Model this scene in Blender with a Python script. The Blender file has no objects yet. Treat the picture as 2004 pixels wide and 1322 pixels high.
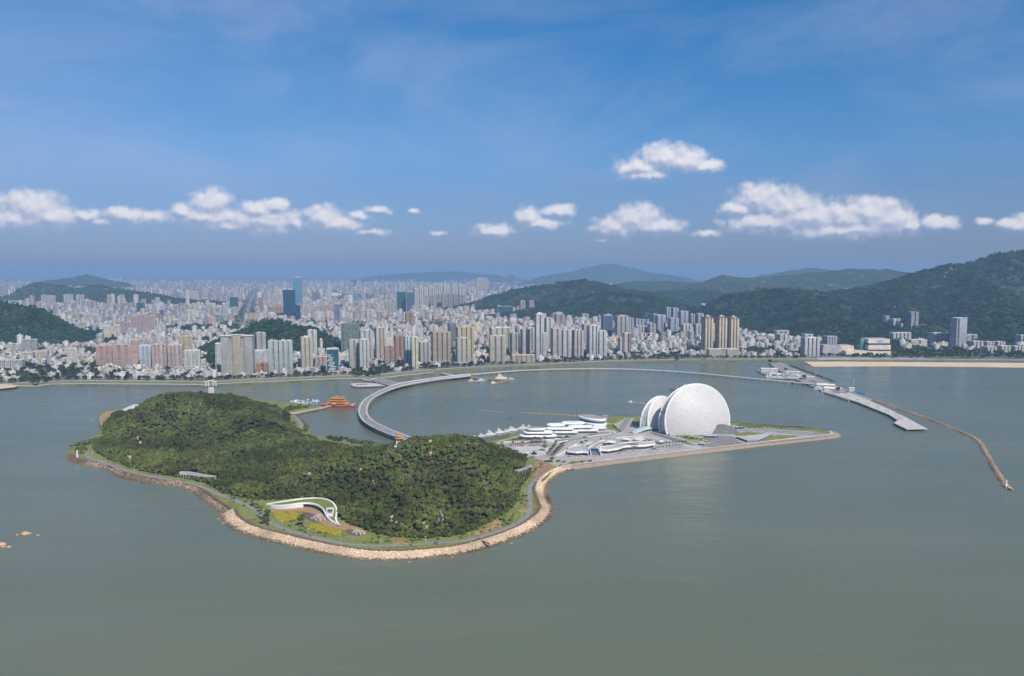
import bpy, math, random
import numpy as np
from mathutils import Vector, Matrix

random.seed(7)
rng = np.random.default_rng(7)
scene = bpy.context.scene
COL = scene.collection

# ------------------------------------------------------------------ camera
CAM_H = 296.0
FPX = 1560.0            # focal length of the photograph in its own pixels
PITCH = math.atan(131.0 / FPX)
CT, ST = math.cos(PITCH), math.sin(PITCH)
cam_data = bpy.data.cameras.new('camera')
cam_data.sensor_width = 36.0
cam_data.lens = 36.0 * FPX / 2004.0
cam_data.clip_start = 1.0
cam_data.clip_end = 120000.0
cam = bpy.data.objects.new('camera', cam_data)
COL.objects.link(cam)
cam.location = (0, 0, CAM_H)
cam.rotation_euler = (math.radians(90) - PITCH, 0, 0)
scene.camera = cam

# ------------------------------------------------------------------ light, exposure
SUN_AZ = math.radians(149.0)     # clockwise from +Y (the view direction): behind the camera, to its right
SUN_EL = math.radians(45.0)
SUN_DIR = Vector((math.sin(SUN_AZ) * math.cos(SUN_EL), math.cos(SUN_AZ) * math.cos(SUN_EL), math.sin(SUN_EL)))
sun_data = bpy.data.lights.new('sun', 'SUN')
sun_data.energy = 5.0
sun_data.angle = math.radians(0.5)
sun_data.color = (1.0, 0.91, 0.78)
sun = bpy.data.objects.new('sun', sun_data)
COL.objects.link(sun)
sun.rotation_euler = SUN_DIR.to_track_quat('Z', 'Y').to_euler()
sun.location = (0, 0, 3000)

scene.view_settings.view_transform = 'Standard'
scene.view_settings.look = 'None'
scene.view_settings.exposure = 0.0
scene.view_settings.gamma = 1.0
scene.view_settings.use_curve_mapping = False
scene.render.engine = 'CYCLES'
scene.cycles.max_bounces = 5
scene.cycles.diffuse_bounces = 2
scene.cycles.glossy_bounces = 2
scene.cycles.transmission_bounces = 2
scene.cycles.volume_bounces = 1
scene.cycles.use_denoising = True
scene.cycles.caustics_reflective = False
scene.cycles.caustics_refractive = False
scene.cycles.sample_clamp_indirect = 4.0

# photograph pixel (2004 x 1322) -> point on the plane z
def ray(px, py):
    cx = (px - 1002.0) / FPX
    cy = (661.0 - py) / FPX
    return cx, CT + cy * ST, -ST + cy * CT
def at(px, py, z=0.0):
    dx, dy, dz = ray(px, py)
    t = (z - CAM_H) / dz
    return (dx * t, dy * t)
def height_at(py, y):
    """height of the point that shows at row py when it stands y metres away"""
    _, dy, dz = ray(1002, py)
    return CAM_H + y * dz / dy
def at_dist(px, py, y):
    dx, dy, dz = ray(px, py)
    return (dx * y / dy, y, CAM_H + y * dz / dy)
def azel(px, py):
    dx, dy, dz = ray(px, py)
    return math.degrees(math.atan2(dx, dy)), math.degrees(math.atan2(dz, math.hypot(dx, dy)))
def P(pts, z=0.0):
    return [at(a, b, z) for a, b in pts]

# ------------------------------------------------------------------ sky
world = bpy.data.worlds.new('World')
scene.world = world
world.use_nodes = True
nt = world.node_tree
nt.nodes.clear()
def N(tree, kind, **kw):
    n = tree.nodes.new(kind)
    for k, v in kw.items():
        setattr(n, k, v)
    return n
def L(tree, a, b):
    tree.links.new(a, b)
def M(tree, op, a, b=None, c=None, clamp=False):
    n = tree.nodes.new('ShaderNodeMath')
    n.operation = op
    n.use_clamp = clamp
    for i, v in enumerate((a, b, c)):
        if v is None:
            continue
        if isinstance(v, (int, float)):
            n.inputs[i].default_value = v
        else:
            tree.links.new(v, n.inputs[i])
    return n.outputs[0]
def MR(tree, v, a, b, c=0.0, d=1.0, smooth=True):
    n = tree.nodes.new('ShaderNodeMapRange')
    if smooth:
        n.interpolation_type = 'SMOOTHSTEP'
    tree.links.new(v, n.inputs[0])
    for i, x in enumerate((a, b, c, d)):
        n.inputs[i + 1].default_value = x
    return n.outputs[0]
def MIX(tree, fac, a, b, blend='MIX'):
    n = tree.nodes.new('ShaderNodeMix')
    n.data_type = 'RGBA'
    n.blend_type = blend
    for sock, v in ((n.inputs[0], fac), (n.inputs[6], a), (n.inputs[7], b)):
        if isinstance(v, (int, float)):
            sock.default_value = v
        elif isinstance(v, tuple):
            sock.default_value = v if len(v) == 4 else (*v, 1.0)
        else:
            tree.links.new(v, sock)
    return n.outputs[2]
def NOISE(tree, vec, scale, detail=4.0, rough=0.55, dist=0.0):
    n = tree.nodes.new('ShaderNodeTexNoise')
    n.inputs['Scale'].default_value = scale
    n.inputs['Detail'].default_value = detail
    n.inputs['Roughness'].default_value = rough
    n.inputs['Distortion'].default_value = dist
    if vec is not None:
        tree.links.new(vec, n.inputs['Vector'])
    return n
def RAMP(tree, fac, stops):
    n = tree.nodes.new('ShaderNodeValToRGB')
    el = n.color_ramp.elements
    while len(el) < len(stops):
        el.new(0.5)
    for e, (p, c) in zip(el, stops):
        e.position = p
        e.color = (*c, 1.0)
    if fac is not None:
        tree.links.new(fac, n.inputs[0])
    return n.outputs[0]

# cloud puffs: photograph column, row, half width, half height (in its pixels) -> directions on the sky
PUFFS = [
    (62, 410, 60, 34), (30, 428, 48, 20), (105, 426, 44, 20), (172, 422, 28, 12, 0.25), (200, 432, 60, 14, 0.45),
    (243, 418, 38, 17), (295, 424, 44, 16, 0.30), (357, 414, 17, 15), (413, 398, 38, 28), (400, 424, 70, 20),
    (540, 402, 28, 15), (505, 412, 38, 20), (515, 430, 80, 26), (440, 440, 70, 16, 0.30), (575, 434, 30, 18, 0.30),
    (632, 426, 40, 25), (660, 438, 62, 18), (740, 410, 36, 11, 0.35), (700, 424, 40, 14, 0.30), (730, 454, 70, 11, 0.45), (808, 412, 16, 8, 0.30),
    (862, 455, 34, 9, 0.45), (966, 452, 44, 16), (1036, 424, 32, 22), (1060, 436, 50, 15), (1092, 413, 34, 13, 0.12),
    (1245, 428, 56, 30), (1205, 444, 48, 19, 0.10), (1290, 444, 52, 18), (1180, 470, 40, 8, 0.55),
    (1298, 308, 54, 27), (1250, 326, 54, 20), (1345, 314, 50, 25), (1384, 324, 34, 16), (1260, 342, 50, 13, 0.20),
    (1482, 388, 54, 30), (1440, 408, 30, 16), (1540, 404, 50, 34), (1580, 424, 80, 34), (1500, 436, 90, 22),
    (1655, 428, 50, 28), (1705, 418, 56, 32), (1745, 432, 52, 26), (1660, 450, 130, 20), (1775, 440, 26, 14),
    (1386, 456, 36, 10, 0.30), (1834, 436, 36, 15), (1926, 432, 18, 11, 0.30), (1990, 440, 34, 13), (2050, 430, 50, 18),
    (-60, 425, 60, 28), (2140, 430, 80, 22),
]
grp = bpy.data.node_groups.new('cloud_density', 'ShaderNodeTree')
grp.interface.new_socket('Vector', in_out='INPUT', socket_type='NodeSocketVector')
grp.interface.new_socket('Density', in_out='OUTPUT', socket_type='NodeSocketFloat')
gi, go = N(grp, 'NodeGroupInput'), N(grp, 'NodeGroupOutput')
w1 = NOISE(grp, gi.outputs[0], 0.6, 2.0, 0.5)
w2 = NOISE(grp, gi.outputs[0], 1.5, 4.0, 0.55)
def warp(noise, amt):
    s = N(grp, 'ShaderNodeVectorMath', operation='SUBTRACT')
    L(grp, noise.outputs['Color'], s.inputs[0])
    s.inputs[1].default_value = (0.5, 0.5, 0.5)
    m = N(grp, 'ShaderNodeVectorMath', operation='MULTIPLY')
    L(grp, s.outputs[0], m.inputs[0])
    m.inputs[1].default_value = amt
    return m.outputs[0]
a1 = N(grp, 'ShaderNodeVectorMath', operation='ADD'); L(grp, gi.outputs[0], a1.inputs[0]); L(grp, warp(w1, (0.7, 0.35, 0)), a1.inputs[1])
a2 = N(grp, 'ShaderNodeVectorMath', operation='ADD'); L(grp, a1.outputs[0], a2.inputs[0]); L(grp, warp(w2, (0.55, 0.5, 0)), a2.inputs[1])
run = None
for (px, py, rw, rh, *faint) in PUFFS:
    az, el = azel(px, py)
    s = N(grp, 'ShaderNodeVectorMath', operation='SUBTRACT'); L(grp, a2.outputs[0], s.inputs[0]); s.inputs[1].default_value = (az, el, 0)
    m = N(grp, 'ShaderNodeVectorMath', operation='MULTIPLY'); L(grp, s.outputs[0], m.inputs[0])
    m.inputs[1].default_value = (FPX / rw / 57.3 / 1.22, FPX / rh / 57.3 / 1.3, 0)
    ln = N(grp, 'ShaderNodeVectorMath', operation='LENGTH'); L(grp, m.outputs[0], ln.inputs[0])
    if faint: rw, rh = rw*1.25, rh*1.25; m.inputs[1].default_value = (FPX / rw / 57.3 / 1.22, FPX / rh / 57.3 / 1.3, 0)
    lnv = M(grp, 'ADD', ln.outputs['Value'], faint[0]) if faint else ln.outputs['Value']
    if run is None:
        run = lnv
    else:
        n = N(grp, 'ShaderNodeMath', operation='SMOOTH_MIN'); n.inputs[2].default_value = 0.25
        L(grp, run, n.inputs[0]); L(grp, lnv, n.inputs[1])
        run = n.outputs[0]
bil = N(grp, 'ShaderNodeTexVoronoi', feature='SMOOTH_F1'); bil.inputs['Scale'].default_value = 1.15; bil.inputs['Smoothness'].default_value = 0.25; L(grp, a1.outputs[0], bil.inputs['Vector'])
bil2 = N(grp, 'ShaderNodeTexVoronoi', feature='SMOOTH_F1'); bil2.inputs['Scale'].default_value = 2.7; bil2.inputs['Smoothness'].default_value = 0.2; L(grp, a2.outputs[0], bil2.inputs['Vector'])
dens = M(grp, 'SUBTRACT', 1.0, run)
dens = M(grp, 'ADD', dens, M(grp, 'MULTIPLY', M(grp, 'SUBTRACT', 0.42, bil.outputs['Distance']), 0.30))
dens = M(grp, 'ADD', dens, M(grp, 'MULTIPLY', M(grp, 'SUBTRACT', 0.42, bil2.outputs['Distance']), 0.13))
L(grp, dens, go.inputs[0])

tc = N(nt, 'ShaderNodeTexCoord')
sx = N(nt, 'ShaderNodeSeparateXYZ'); L(nt, tc.outputs['Generated'], sx.inputs[0])
az = M(nt, 'MULTIPLY', M(nt, 'ARCTAN2', sx.outputs[0], sx.outputs[1]), 57.29578)
el = M(nt, 'MULTIPLY', M(nt, 'ARCSINE', sx.outputs[2]), 57.29578)
dirv = N(nt, 'ShaderNodeCombineXYZ'); L(nt, az, dirv.inputs[0]); L(nt, el, dirv.inputs[1])
c1 = N(nt, 'ShaderNodeGroup'); c1.node_tree = grp; L(nt, dirv.outputs[0], c1.inputs[0])
off = N(nt, 'ShaderNodeVectorMath', operation='ADD'); L(nt, dirv.outputs[0], off.inputs[0]); off.inputs[1].default_value = (0.16, 0.34, 0)
c2 = N(nt, 'ShaderNodeGroup'); c2.node_tree = grp; L(nt, off.outputs[0], c2.inputs[0])
soft = M(nt, 'ADD', 0.46, M(nt, 'MULTIPLY', M(nt, 'SUBTRACT', c2.outputs[0], c1.outputs[0], clamp=True), 1.0))
alpha = MR(nt, M(nt, 'DIVIDE', c1.outputs[0], soft), -0.05, 1.15, 0.0, 0.92)
lit = M(nt, 'ADD', 0.44, M(nt, 'MULTIPLY', M(nt, 'SUBTRACT', c1.outputs[0], c2.outputs[0]), 1.25), clamp=True)
cloud_col = RAMP(nt, lit, [(0.0, (4.6, 5.2, 7.4)), (0.30, (5.8, 6.3, 8.3)), (0.55, (8.6, 8.6, 9.6)), (0.85, (10.7, 10.4, 10.7))])
sky = N(nt, 'ShaderNodeTexSky', sky_type='NISHITA')
sky.sun_disc = False
sky.sun_elevation = SUN_EL
sky.sun_rotation = SUN_AZ
sky.altitude = 300
sky.air_density = 1.0
sky.dust_density = 0.6
sky.ozone_density = 2.0
# a deep blue: clear humid air above the haze layer
tint = RAMP(nt, MR(nt, el, -5.0, 60.0, smooth=False), [(0.0, (0.48, 0.55, 0.96)), (0.105, (0.50, 0.58, 0.97)), (0.16, (0.48, 0.68, 1.04)), (0.20, (0.46, 0.80, 1.18)), (0.30, (0.32, 0.86, 1.28)), (0.40, (0.20, 0.88, 1.36)), (1.0, (0.24, 0.82, 1.36))])
skyc = MIX(nt, 1.0, sky.outputs[0], tint, 'MULTIPLY')
# high thin veils
veil_v = N(nt, 'ShaderNodeVectorMath', operation='MULTIPLY'); L(nt, dirv.outputs[0], veil_v.inputs[0]); veil_v.inputs[1].default_value = (0.042, 0.11, 1)
vn = NOISE(nt, veil_v.outputs[0], 1.3, 7.0, 0.58, 0.5)
veil = MR(nt, vn.outputs['Fac'], 0.36, 0.76, 0.0, 0.36)
veil = M(nt, 'ADD', veil, MR(nt, az, 8.0, -34.0, 0.0, 0.15))
veil = M(nt, 'MULTIPLY', veil, MR(nt, el, 2.0, 8.0))
skyc = MIX(nt, veil, skyc, (5.4, 6.1, 8.5))
bg = N(nt, 'ShaderNodeBackground'); L(nt, skyc, bg.inputs[0]); bg.inputs[1].default_value = 0.085
bgc = N(nt, 'ShaderNodeBackground'); L(nt, MIX(nt, alpha, skyc, cloud_col), bgc.inputs[0]); bgc.inputs[1].default_value = 0.085
band = M(nt, 'MULTIPLY', M(nt, 'MULTIPLY', M(nt, 'GREATER_THAN', el, 1.0), M(nt, 'LESS_THAN', el, 10.5)), M(nt, 'LESS_THAN', M(nt, 'ABSOLUTE', az), 42.0))
mixs = N(nt, 'ShaderNodeMixShader'); L(nt, band, mixs.inputs[0]); L(nt, bg.outputs[0], mixs.inputs[1]); L(nt, bgc.outputs[0], mixs.inputs[2])
out = N(nt, 'ShaderNodeOutputWorld'); L(nt, mixs.outputs[0], out.inputs[0])
world.cycles.sampling_method = 'MANUAL'
world.cycles.sample_map_resolution = 512

# ------------------------------------------------------------------ object helpers
def tag(o, label=None, cat=None, group=None, kind=None):
    if label: o['label'] = label
    if cat: o['category'] = cat
    if group: o['group'] = group
    if kind: o['kind'] = kind
    return o
def empty(name, loc=(0, 0, 0), rz=0.0, label=None, cat=None, group=None):
    o = bpy.data.objects.new(name, None)
    COL.objects.link(o)
    o.location = loc
    o.rotation_euler = (0, 0, rz)
    o.empty_display_size = 1.0
    return tag(o, label, cat, group)
def copy_tree(o, parent=None):
    c = o.copy()
    COL.objects.link(c)
    c.parent = parent
    for ch in o.children:
        copy_tree(ch, c)
    return c

class MB:
    """collects faces and links them as ONE mesh object"""
    def __init__(s):
        s.v, s.f, s.c, s.uv, s.m = [], [], [], [], []
        s.mats = []
        s.smooth = False
    def face(s, pts, col=(0.5, 0.5, 0.5, 0), uv=None, m=0):
        i = len(s.v)
        s.v.extend(pts)
        n = len(pts)
        s.f.append(tuple(range(i, i + n)))
        s.c.append(col if len(col) == 4 else (*col, 0))
        s.uv.append(uv or ((0.0, 0.0),) * n)
        s.m.append(m)
    def box(s, cx, cy, z0, z1, w, d, rot=0.0, col=(0.6, 0.6, 0.6, 0), top=None, m=0, bottom=False, u0=0.0):
        c, n = math.cos(rot), math.sin(rot)
        q = [(cx + x * c - y * n, cy + x * n + y * c) for x, y in ((-w/2, -d/2), (w/2, -d/2), (w/2, d/2), (-w/2, d/2))]
        s.prism(q, z0, z1, col, top, m, bottom)
    def prism(s, poly, z0, z1, col=(0.6, 0.6, 0.6, 0), top=None, m=0, bottom=False, mtop=None):
        n = len(poly)
        h = z1 - z0
        for i in range(n):
            a, b = poly[i], poly[(i + 1) % n]
            ln = math.hypot(b[0] - a[0], b[1] - a[1])
            s.face([(a[0], a[1], z0), (b[0], b[1], z0), (b[0], b[1], z1), (a[0], a[1], z1)], col, ((0, 0), (ln, 0), (ln, h), (0, h)), m)
        tcol = top or (*col[:3], 0)
        s.face([(p[0], p[1], z1) for p in poly], tcol, None, m if mtop is None else mtop)
        if bottom:
            s.face([(p[0], p[1], z0) for p in reversed(poly)], (*col[:3], 0), None, m)
    def frustum(s, poly, z0, poly2, z1, col=(0.6, 0.6, 0.6, 0), m=0, cap=True):
        n = len(poly)
        for i in range(n):
            j = (i + 1) % n
            s.face([(*poly[i], z0), (*poly[j], z0), (*poly2[j], z1), (*poly2[i], z1)], col, None, m)
        if cap:
            s.face([(*p, z1) for p in poly2], col, None, m)
    def tube(s, path, r, n=6, col=(0.6, 0.6, 0.6, 0), m=0, caps=True):
        rings = []
        k = len(path)
        rs = r if hasattr(r, '__len__') else [r] * k
        for i, p in enumerate(path):
            a = Vector(path[max(i - 1, 0)]); b = Vector(path[min(i + 1, k - 1)])
            t = (b - a).normalized()
            e1 = t.orthogonal().normalized() if abs(t.z) > 0.95 else t.cross(Vector((0, 0, 1))).normalized()
            e2 = t.cross(e1).normalized()
            rings.append([tuple(Vector(p) + rs[i] * (math.cos(2*math.pi*q/n) * e1 + math.sin(2*math.pi*q/n) * e2)) for q in range(n)])
        for i in range(k - 1):
            for q in range(n):
                s.face([rings[i][q], rings[i + 1][q], rings[i + 1][(q + 1) % n], rings[i][(q + 1) % n]], col, None, m)
        if caps:
            s.face(rings[0][::-1][::-1], col, None, m); s.face(rings[-1][::-1], col, None, m)
    def lathe(s, prof, cx=0.0, cy=0.0, n=12, col=(0.6, 0.6, 0.6, 0), m=0, sx=1.0, sy=1.0):
        for (r0, z0), (r1, z1) in zip(prof[:-1], prof[1:]):
            for q in range(n):
                a, b = 2*math.pi*q/n, 2*math.pi*(q + 1)/n
                p = [(cx + sx*r0*math.cos(a), cy + sy*r0*math.sin(a), z0), (cx + sx*r0*math.cos(b), cy + sy*r0*math.sin(b), z0),
                     (cx + sx*r1*math.cos(b), cy + sy*r1*math.sin(b), z1), (cx + sx*r1*math.cos(a), cy + sy*r1*math.sin(a), z1)]
                if r0 < 1e-4: p = [p[0], p[2], p[3]]
                elif r1 < 1e-4: p = [p[0], p[1], p[2]]
                s.face(p, col, None, m)
    def build(s, name, mats, parent=None, loc=None, rz=0.0, smooth=False, kind=None):
        me = bpy.data.meshes.new(name)
        me.from_pydata(s.v, [], s.f)
        if not isinstance(mats, (list, tuple)): mats = [mats]
        for m in mats: me.materials.append(m)
        nf = len(s.f)
        a = me.attributes.new('Col', 'FLOAT_COLOR', 'FACE')
        a.data.foreach_set('color', np.asarray(s.c, dtype=np.float32).ravel())
        u = me.uv_layers.new(name='UVMap')
        flat = [x for f in s.uv for p in f for x in p]
        u.data.foreach_set('uv', np.asarray(flat, dtype=np.float32))
        me.polygons.foreach_set('material_index', np.asarray(s.m, dtype=np.int32))
        if smooth:
            me.polygons.foreach_set('use_smooth', np.ones(nf, dtype=bool))
        me.update()
        o = bpy.data.objects.new(name, me)
        COL.objects.link(o)
        if parent is not None: o.parent = parent
        if loc is not None: o.location = loc
        o.rotation_euler = (0, 0, rz)
        if kind: o['kind'] = kind
        return o
def weld(o, dist=1e-3):
    import bmesh
    bm = bmesh.new(); bm.from_mesh(o.data)
    bmesh.ops.remove_doubles(bm, verts=bm.verts, dist=dist)
    bmesh.ops.recalc_face_normals(bm, faces=bm.faces)
    bm.to_mesh(o.data); bm.free()
    return o
def mesh_np(name, v, f, mats, col=None, uv=None, smooth=False, kind='structure', link=True):
    me = bpy.data.meshes.new(name)
    v = np.asarray(v, dtype=np.float32); f = np.asarray(f, dtype=np.int32)
    me.vertices.add(len(v)); me.vertices.foreach_set('co', v.ravel())
    k = f.shape[1]
    me.loops.add(f.size); me.loops.foreach_set('vertex_index', f.ravel())
    me.polygons.add(len(f)); me.polygons.foreach_set('loop_start', np.arange(0, f.size, k, dtype=np.int32))
    if col is not None:
        a = me.attributes.new('Col', 'FLOAT_COLOR', 'FACE'); a.data.foreach_set('color', np.asarray(col, dtype=np.float32).ravel())
    if uv is not None:
        u = me.uv_layers.new(name='UVMap'); u.data.foreach_set('uv', np.asarray(uv, dtype=np.float32).ravel())
    for m in (mats if isinstance(mats, (list, tuple)) else [mats]): me.materials.append(m)
    if smooth: me.polygons.foreach_set('use_smooth', np.ones(len(f), dtype=bool))
    me.update(calc_edges=True)
    o = bpy.data.objects.new(name, me)
    if link: COL.objects.link(o)
    if kind: o['kind'] = kind
    return o

# numpy noise
_perm = np.random.default_rng(3).permutation(4096).astype(np.int64)
_val = np.random.default_rng(4).random(4096)
def vnoise(x, y):
    xi, yi = np.floor(x).astype(np.int64), np.floor(y).astype(np.int64)
    fx, fy = x - xi, y - yi
    fx = fx*fx*fx*(fx*(fx*6 - 15) + 10); fy = fy*fy*fy*(fy*(fy*6 - 15) + 10)
    def h(a, b): return _val[(_perm[a & 4095] + b * 57) & 4095]
    return (h(xi, yi)*(1-fx) + h(xi+1, yi)*fx)*(1-fy) + (h(xi, yi+1)*(1-fx) + h(xi+1, yi+1)*fx)*fy
def fbm(x, y, scale, octv=5, gain=0.5):
    a, s, tot, amp = 0.0, 1.0/scale, 0.0, 1.0
    for i in range(octv):
        a = a + amp*vnoise(x*s + 17.3*i, y*s - 9.1*i); tot += amp; amp *= gain; s *= 2.03
    return a/tot - 0.5
def ridged(x, y, scale, octv=5, gain=0.55):
    a, s, tot, amp = 0.0, 1.0/scale, 0.0, 1.0
    for i in range(octv):
        n = 1 - np.abs(2*vnoise(x*s + 7.7*i, y*s + 31.1*i) - 1); a = a + amp*n*n; tot += amp; amp *= gain; s *= 2.1
    return a/tot
def seg_dist(X, Y, pts, closed=False):
    """distance to a polyline, and the interpolation (segment index, t) of the nearest point"""
    best = np.full(X.shape, 1e18); bi = np.zeros(X.shape, int); bt = np.zeros(X.shape)
    n = len(pts)
    for i in range(n if closed else n - 1):
        ax, ay = pts[i][:2]; bx, by = pts[(i + 1) % n][:2]
        dx, dy = bx - ax, by - ay
        t = np.clip(((X - ax)*dx + (Y - ay)*dy)/max(dx*dx + dy*dy, 1e-9), 0, 1)
        d = (X - ax - t*dx)**2 + (Y - ay - t*dy)**2
        k = d < best
        best = np.where(k, d, best); bi = np.where(k, i, bi); bt = np.where(k, t, bt)
    return np.sqrt(best), bi, bt
def inside(X, Y, poly):
    r = np.zeros(X.shape, bool)
    n = len(poly)
    for i in range(n):
        ax, ay = poly[i]; bx, by = poly[(i + 1) % n]
        if ay == by: continue
        k = ((ay > Y) != (by > Y)) & (X < (bx - ax)*(Y - ay)/(by - ay) + ax)
        r ^= k
    return r
def sdist(X, Y, poly):
    d, _, _ = seg_dist(X, Y, poly, True)
    return np.where(inside(X, Y, poly), d, -d)
def resample(pts, step):
    out = [tuple(pts[0])]
    for a, b in zip(pts[:-1], pts[1:]):
        ln = math.dist(a[:2], b[:2]); n = max(1, int(ln/step))
        for k in range(1, n + 1):
            out.append(tuple(a[i] + (b[i] - a[i])*k/n for i in range(len(a))))
    return out
def smooth_path(pts, it=3, closed=False):
    for _ in range(it):
        q = []
        n = len(pts)
        if not closed: q.append(pts[0])
        for i in range(n if closed else n - 1):
            a, b = pts[i], pts[(i + 1) % n]
            q.append(tuple(0.75*x + 0.25*y for x, y in zip(a, b))); q.append(tuple(0.25*x + 0.75*y for x, y in zip(a, b)))
        if not closed: q.append(pts[-1])
        pts = q
    return pts
def offset_path(pts, d):
    """shifts an open path to its left by d"""
    out = []
    n = len(pts)
    for i in range(n):
        a, b = pts[max(i-1, 0)], pts[min(i+1, n-1)]
        tx, ty = b[0]-a[0], b[1]-a[1]; l = math.hypot(tx, ty) or 1
        out.append((pts[i][0] - ty/l*d, pts[i][1] + tx/l*d))
    return out
# ------------------------------------------------------------------ materials
def new_mat(name):
    m = bpy.data.materials.new(name)
    m.use_nodes = True
    t = m.node_tree
    b = t.nodes['Principled BSDF']
    b.inputs['Specular IOR Level'].default_value = 0.3
    return m, t, b
def plain(name, col, rough=0.7, var=0.12, scale=0.15, metallic=0.0, spec=0.3):
    """a base colour with soft mottling in it"""
    m, t, b = new_mat(name)
    tcn = N(t, 'ShaderNodeTexCoord')
    n = NOISE(t, tcn.outputs['Object'], scale, 5.0, 0.6)
    lo = tuple(c*(1 - var) for c in col); hi = tuple(min(1, c*(1 + var)) for c in col)
    c = RAMP(t, n.outputs['Fac'], [(0.3, lo), (0.7, hi)])
    L(t, c, b.inputs['Base Color'])
    b.inputs['Roughness'].default_value = rough
    b.inputs['Metallic'].default_value = metallic
    b.inputs['Specular IOR Level'].default_value = spec
    return m
def attr_mat(name, rough=0.7, var=0.15, scale=0.05):
    """the piece's own paint colour (face attribute) with weathering"""
    m, t, b = new_mat(name)
    a = N(t, 'ShaderNodeAttribute', attribute_name='Col')
    g = N(t, 'ShaderNodeNewGeometry')
    n = NOISE(t, g.outputs['Position'], scale, 4.0, 0.6)
    f = MR(t, n.outputs['Fac'], 0.3, 0.7, 1 - var, 1 + var)
    mm = N(t, 'ShaderNodeVectorMath', operation='SCALE'); L(t, a.outputs['Color'], mm.inputs[0]); L(t, f, mm.inputs['Scale'])
    L(t, mm.outputs[0], b.inputs['Base Color'])
    b.inputs['Roughness'].default_value = rough
    return m
PAINT = attr_mat('painted_surface')

def building_mat(name, cellw=3.3, cellh=3.0):
    m, t, b = new_mat(name)
    a = N(t, 'ShaderNodeAttribute', attribute_name='Col')
    uv = N(t, 'ShaderNodeUVMap', uv_map='UVMap')
    s = N(t, 'ShaderNodeSeparateXYZ'); L(t, uv.outputs[0], s.inputs[0])
    u = M(t, 'DIVIDE', s.outputs[0], cellw); v = M(t, 'DIVIDE', s.outputs[1], cellh)
    fu, fv = M(t, 'FRACT', u), M(t, 'FRACT', v)
    wu = M(t, 'MULTIPLY', M(t, 'GREATER_THAN', fu, 0.16), M(t, 'LESS_THAN', fu, 0.84))
    rib = M(t, 'GREATER_THAN', a.outputs['Alpha'], 0.75)
    wu = M(t, 'MAXIMUM', wu, rib)
    wv = M(t, 'MULTIPLY', M(t, 'GREATER_THAN', fv, 0.24), M(t, 'LESS_THAN', fv, 0.82))
    on = M(t, 'GREATER_THAN', a.outputs['Alpha'], 0.25)
    mask = M(t, 'MULTIPLY', M(t, 'MULTIPLY', wu, wv), on)
    cell = N(t, 'ShaderNodeCombineXYZ'); L(t, M(t, 'FLOOR', u), cell.inputs[0]); L(t, M(t, 'FLOOR', v), cell.inputs[1])
    g = N(t, 'ShaderNodeNewGeometry')
    wn = N(t, 'ShaderNodeTexWhiteNoise', noise_dimensions='3D'); L(t, cell.outputs[0], wn.inputs['Vector'])
    glass = RAMP(t, wn.outputs['Value'], [(0.0, (0.025, 0.035, 0.045)), (0.55, (0.06, 0.08, 0.095)), (0.8, (0.15, 0.165, 0.165)), (1.0, (0.32, 0.31, 0.28))])  # lighter panes hold sky light in their colour, picked at random
    n = NOISE(t, g.outputs['Position'], 0.07, 4.0, 0.65)
    f = MR(t, n.outputs['Fac'], 0.3, 0.7, 0.84, 1.12)
    mm = N(t, 'ShaderNodeVectorMath', operation='SCALE'); L(t, a.outputs['Color'], mm.inputs[0]); L(t, f, mm.inputs['Scale'])
    c = MIX(t, mask, mm.outputs[0], glass)
    L(t, c, b.inputs['Base Color'])
    L(t, M(t, 'SUBTRACT', 0.8, M(t, 'MULTIPLY', mask, 0.5)), b.inputs['Roughness'])
    return m
WALL = building_mat('rendered_wall_with_windows')

def glass_mat(name, col, cw=3.0, ch=3.6):
    m, t, b = new_mat(name)
    uv = N(t, 'ShaderNodeUVMap', uv_map='UVMap')
    s = N(t, 'ShaderNodeSeparateXYZ'); L(t, uv.outputs[0], s.inputs[0])
    u = M(t, 'DIVIDE', s.outputs[0], cw); v = M(t, 'DIVIDE', s.outputs[1], ch)
    line = M(t, 'MAXIMUM', M(t, 'LESS_THAN', M(t, 'FRACT', u), 0.1), M(t, 'LESS_THAN', M(t, 'FRACT', v), 0.22))
    cell = N(t, 'ShaderNodeCombineXYZ'); L(t, M(t, 'FLOOR', u), cell.inputs[0]); L(t, M(t, 'FLOOR', v), cell.inputs[1])
    wn = N(t, 'ShaderNodeTexWhiteNoise', noise_dimensions='3D'); L(t, cell.outputs[0], wn.inputs['Vector'])
    lo = tuple(c*0.75 for c in col); hi = tuple(c*1.35 for c in col)
    gc = RAMP(t, wn.outputs['Value'], [(0.0, lo), (1.0, hi)])
    c = MIX(t, line, gc, tuple(min(1, c*1.6 + 0.02) for c in col))
    L(t, c, b.inputs['Base Color'])
    b.inputs['Roughness'].default_value = 0.18
    b.inputs['Specular IOR Level'].default_value = 0.7
    return m
GLASS_NAVY = glass_mat('dark_navy_glass', (0.006, 0.04, 0.075))
GLASS_BLUE = glass_mat('pale_blue_glass', (0.08, 0.17, 0.26))
GLASS_TEAL = glass_mat('teal_glass', (0.016, 0.065, 0.078))
GLASS_DARK = glass_mat('dark_shop_glass', (0.02, 0.035, 0.05))
GLASS_GREY = glass_mat('grey_blue_glass', (0.06, 0.085, 0.13))

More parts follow.
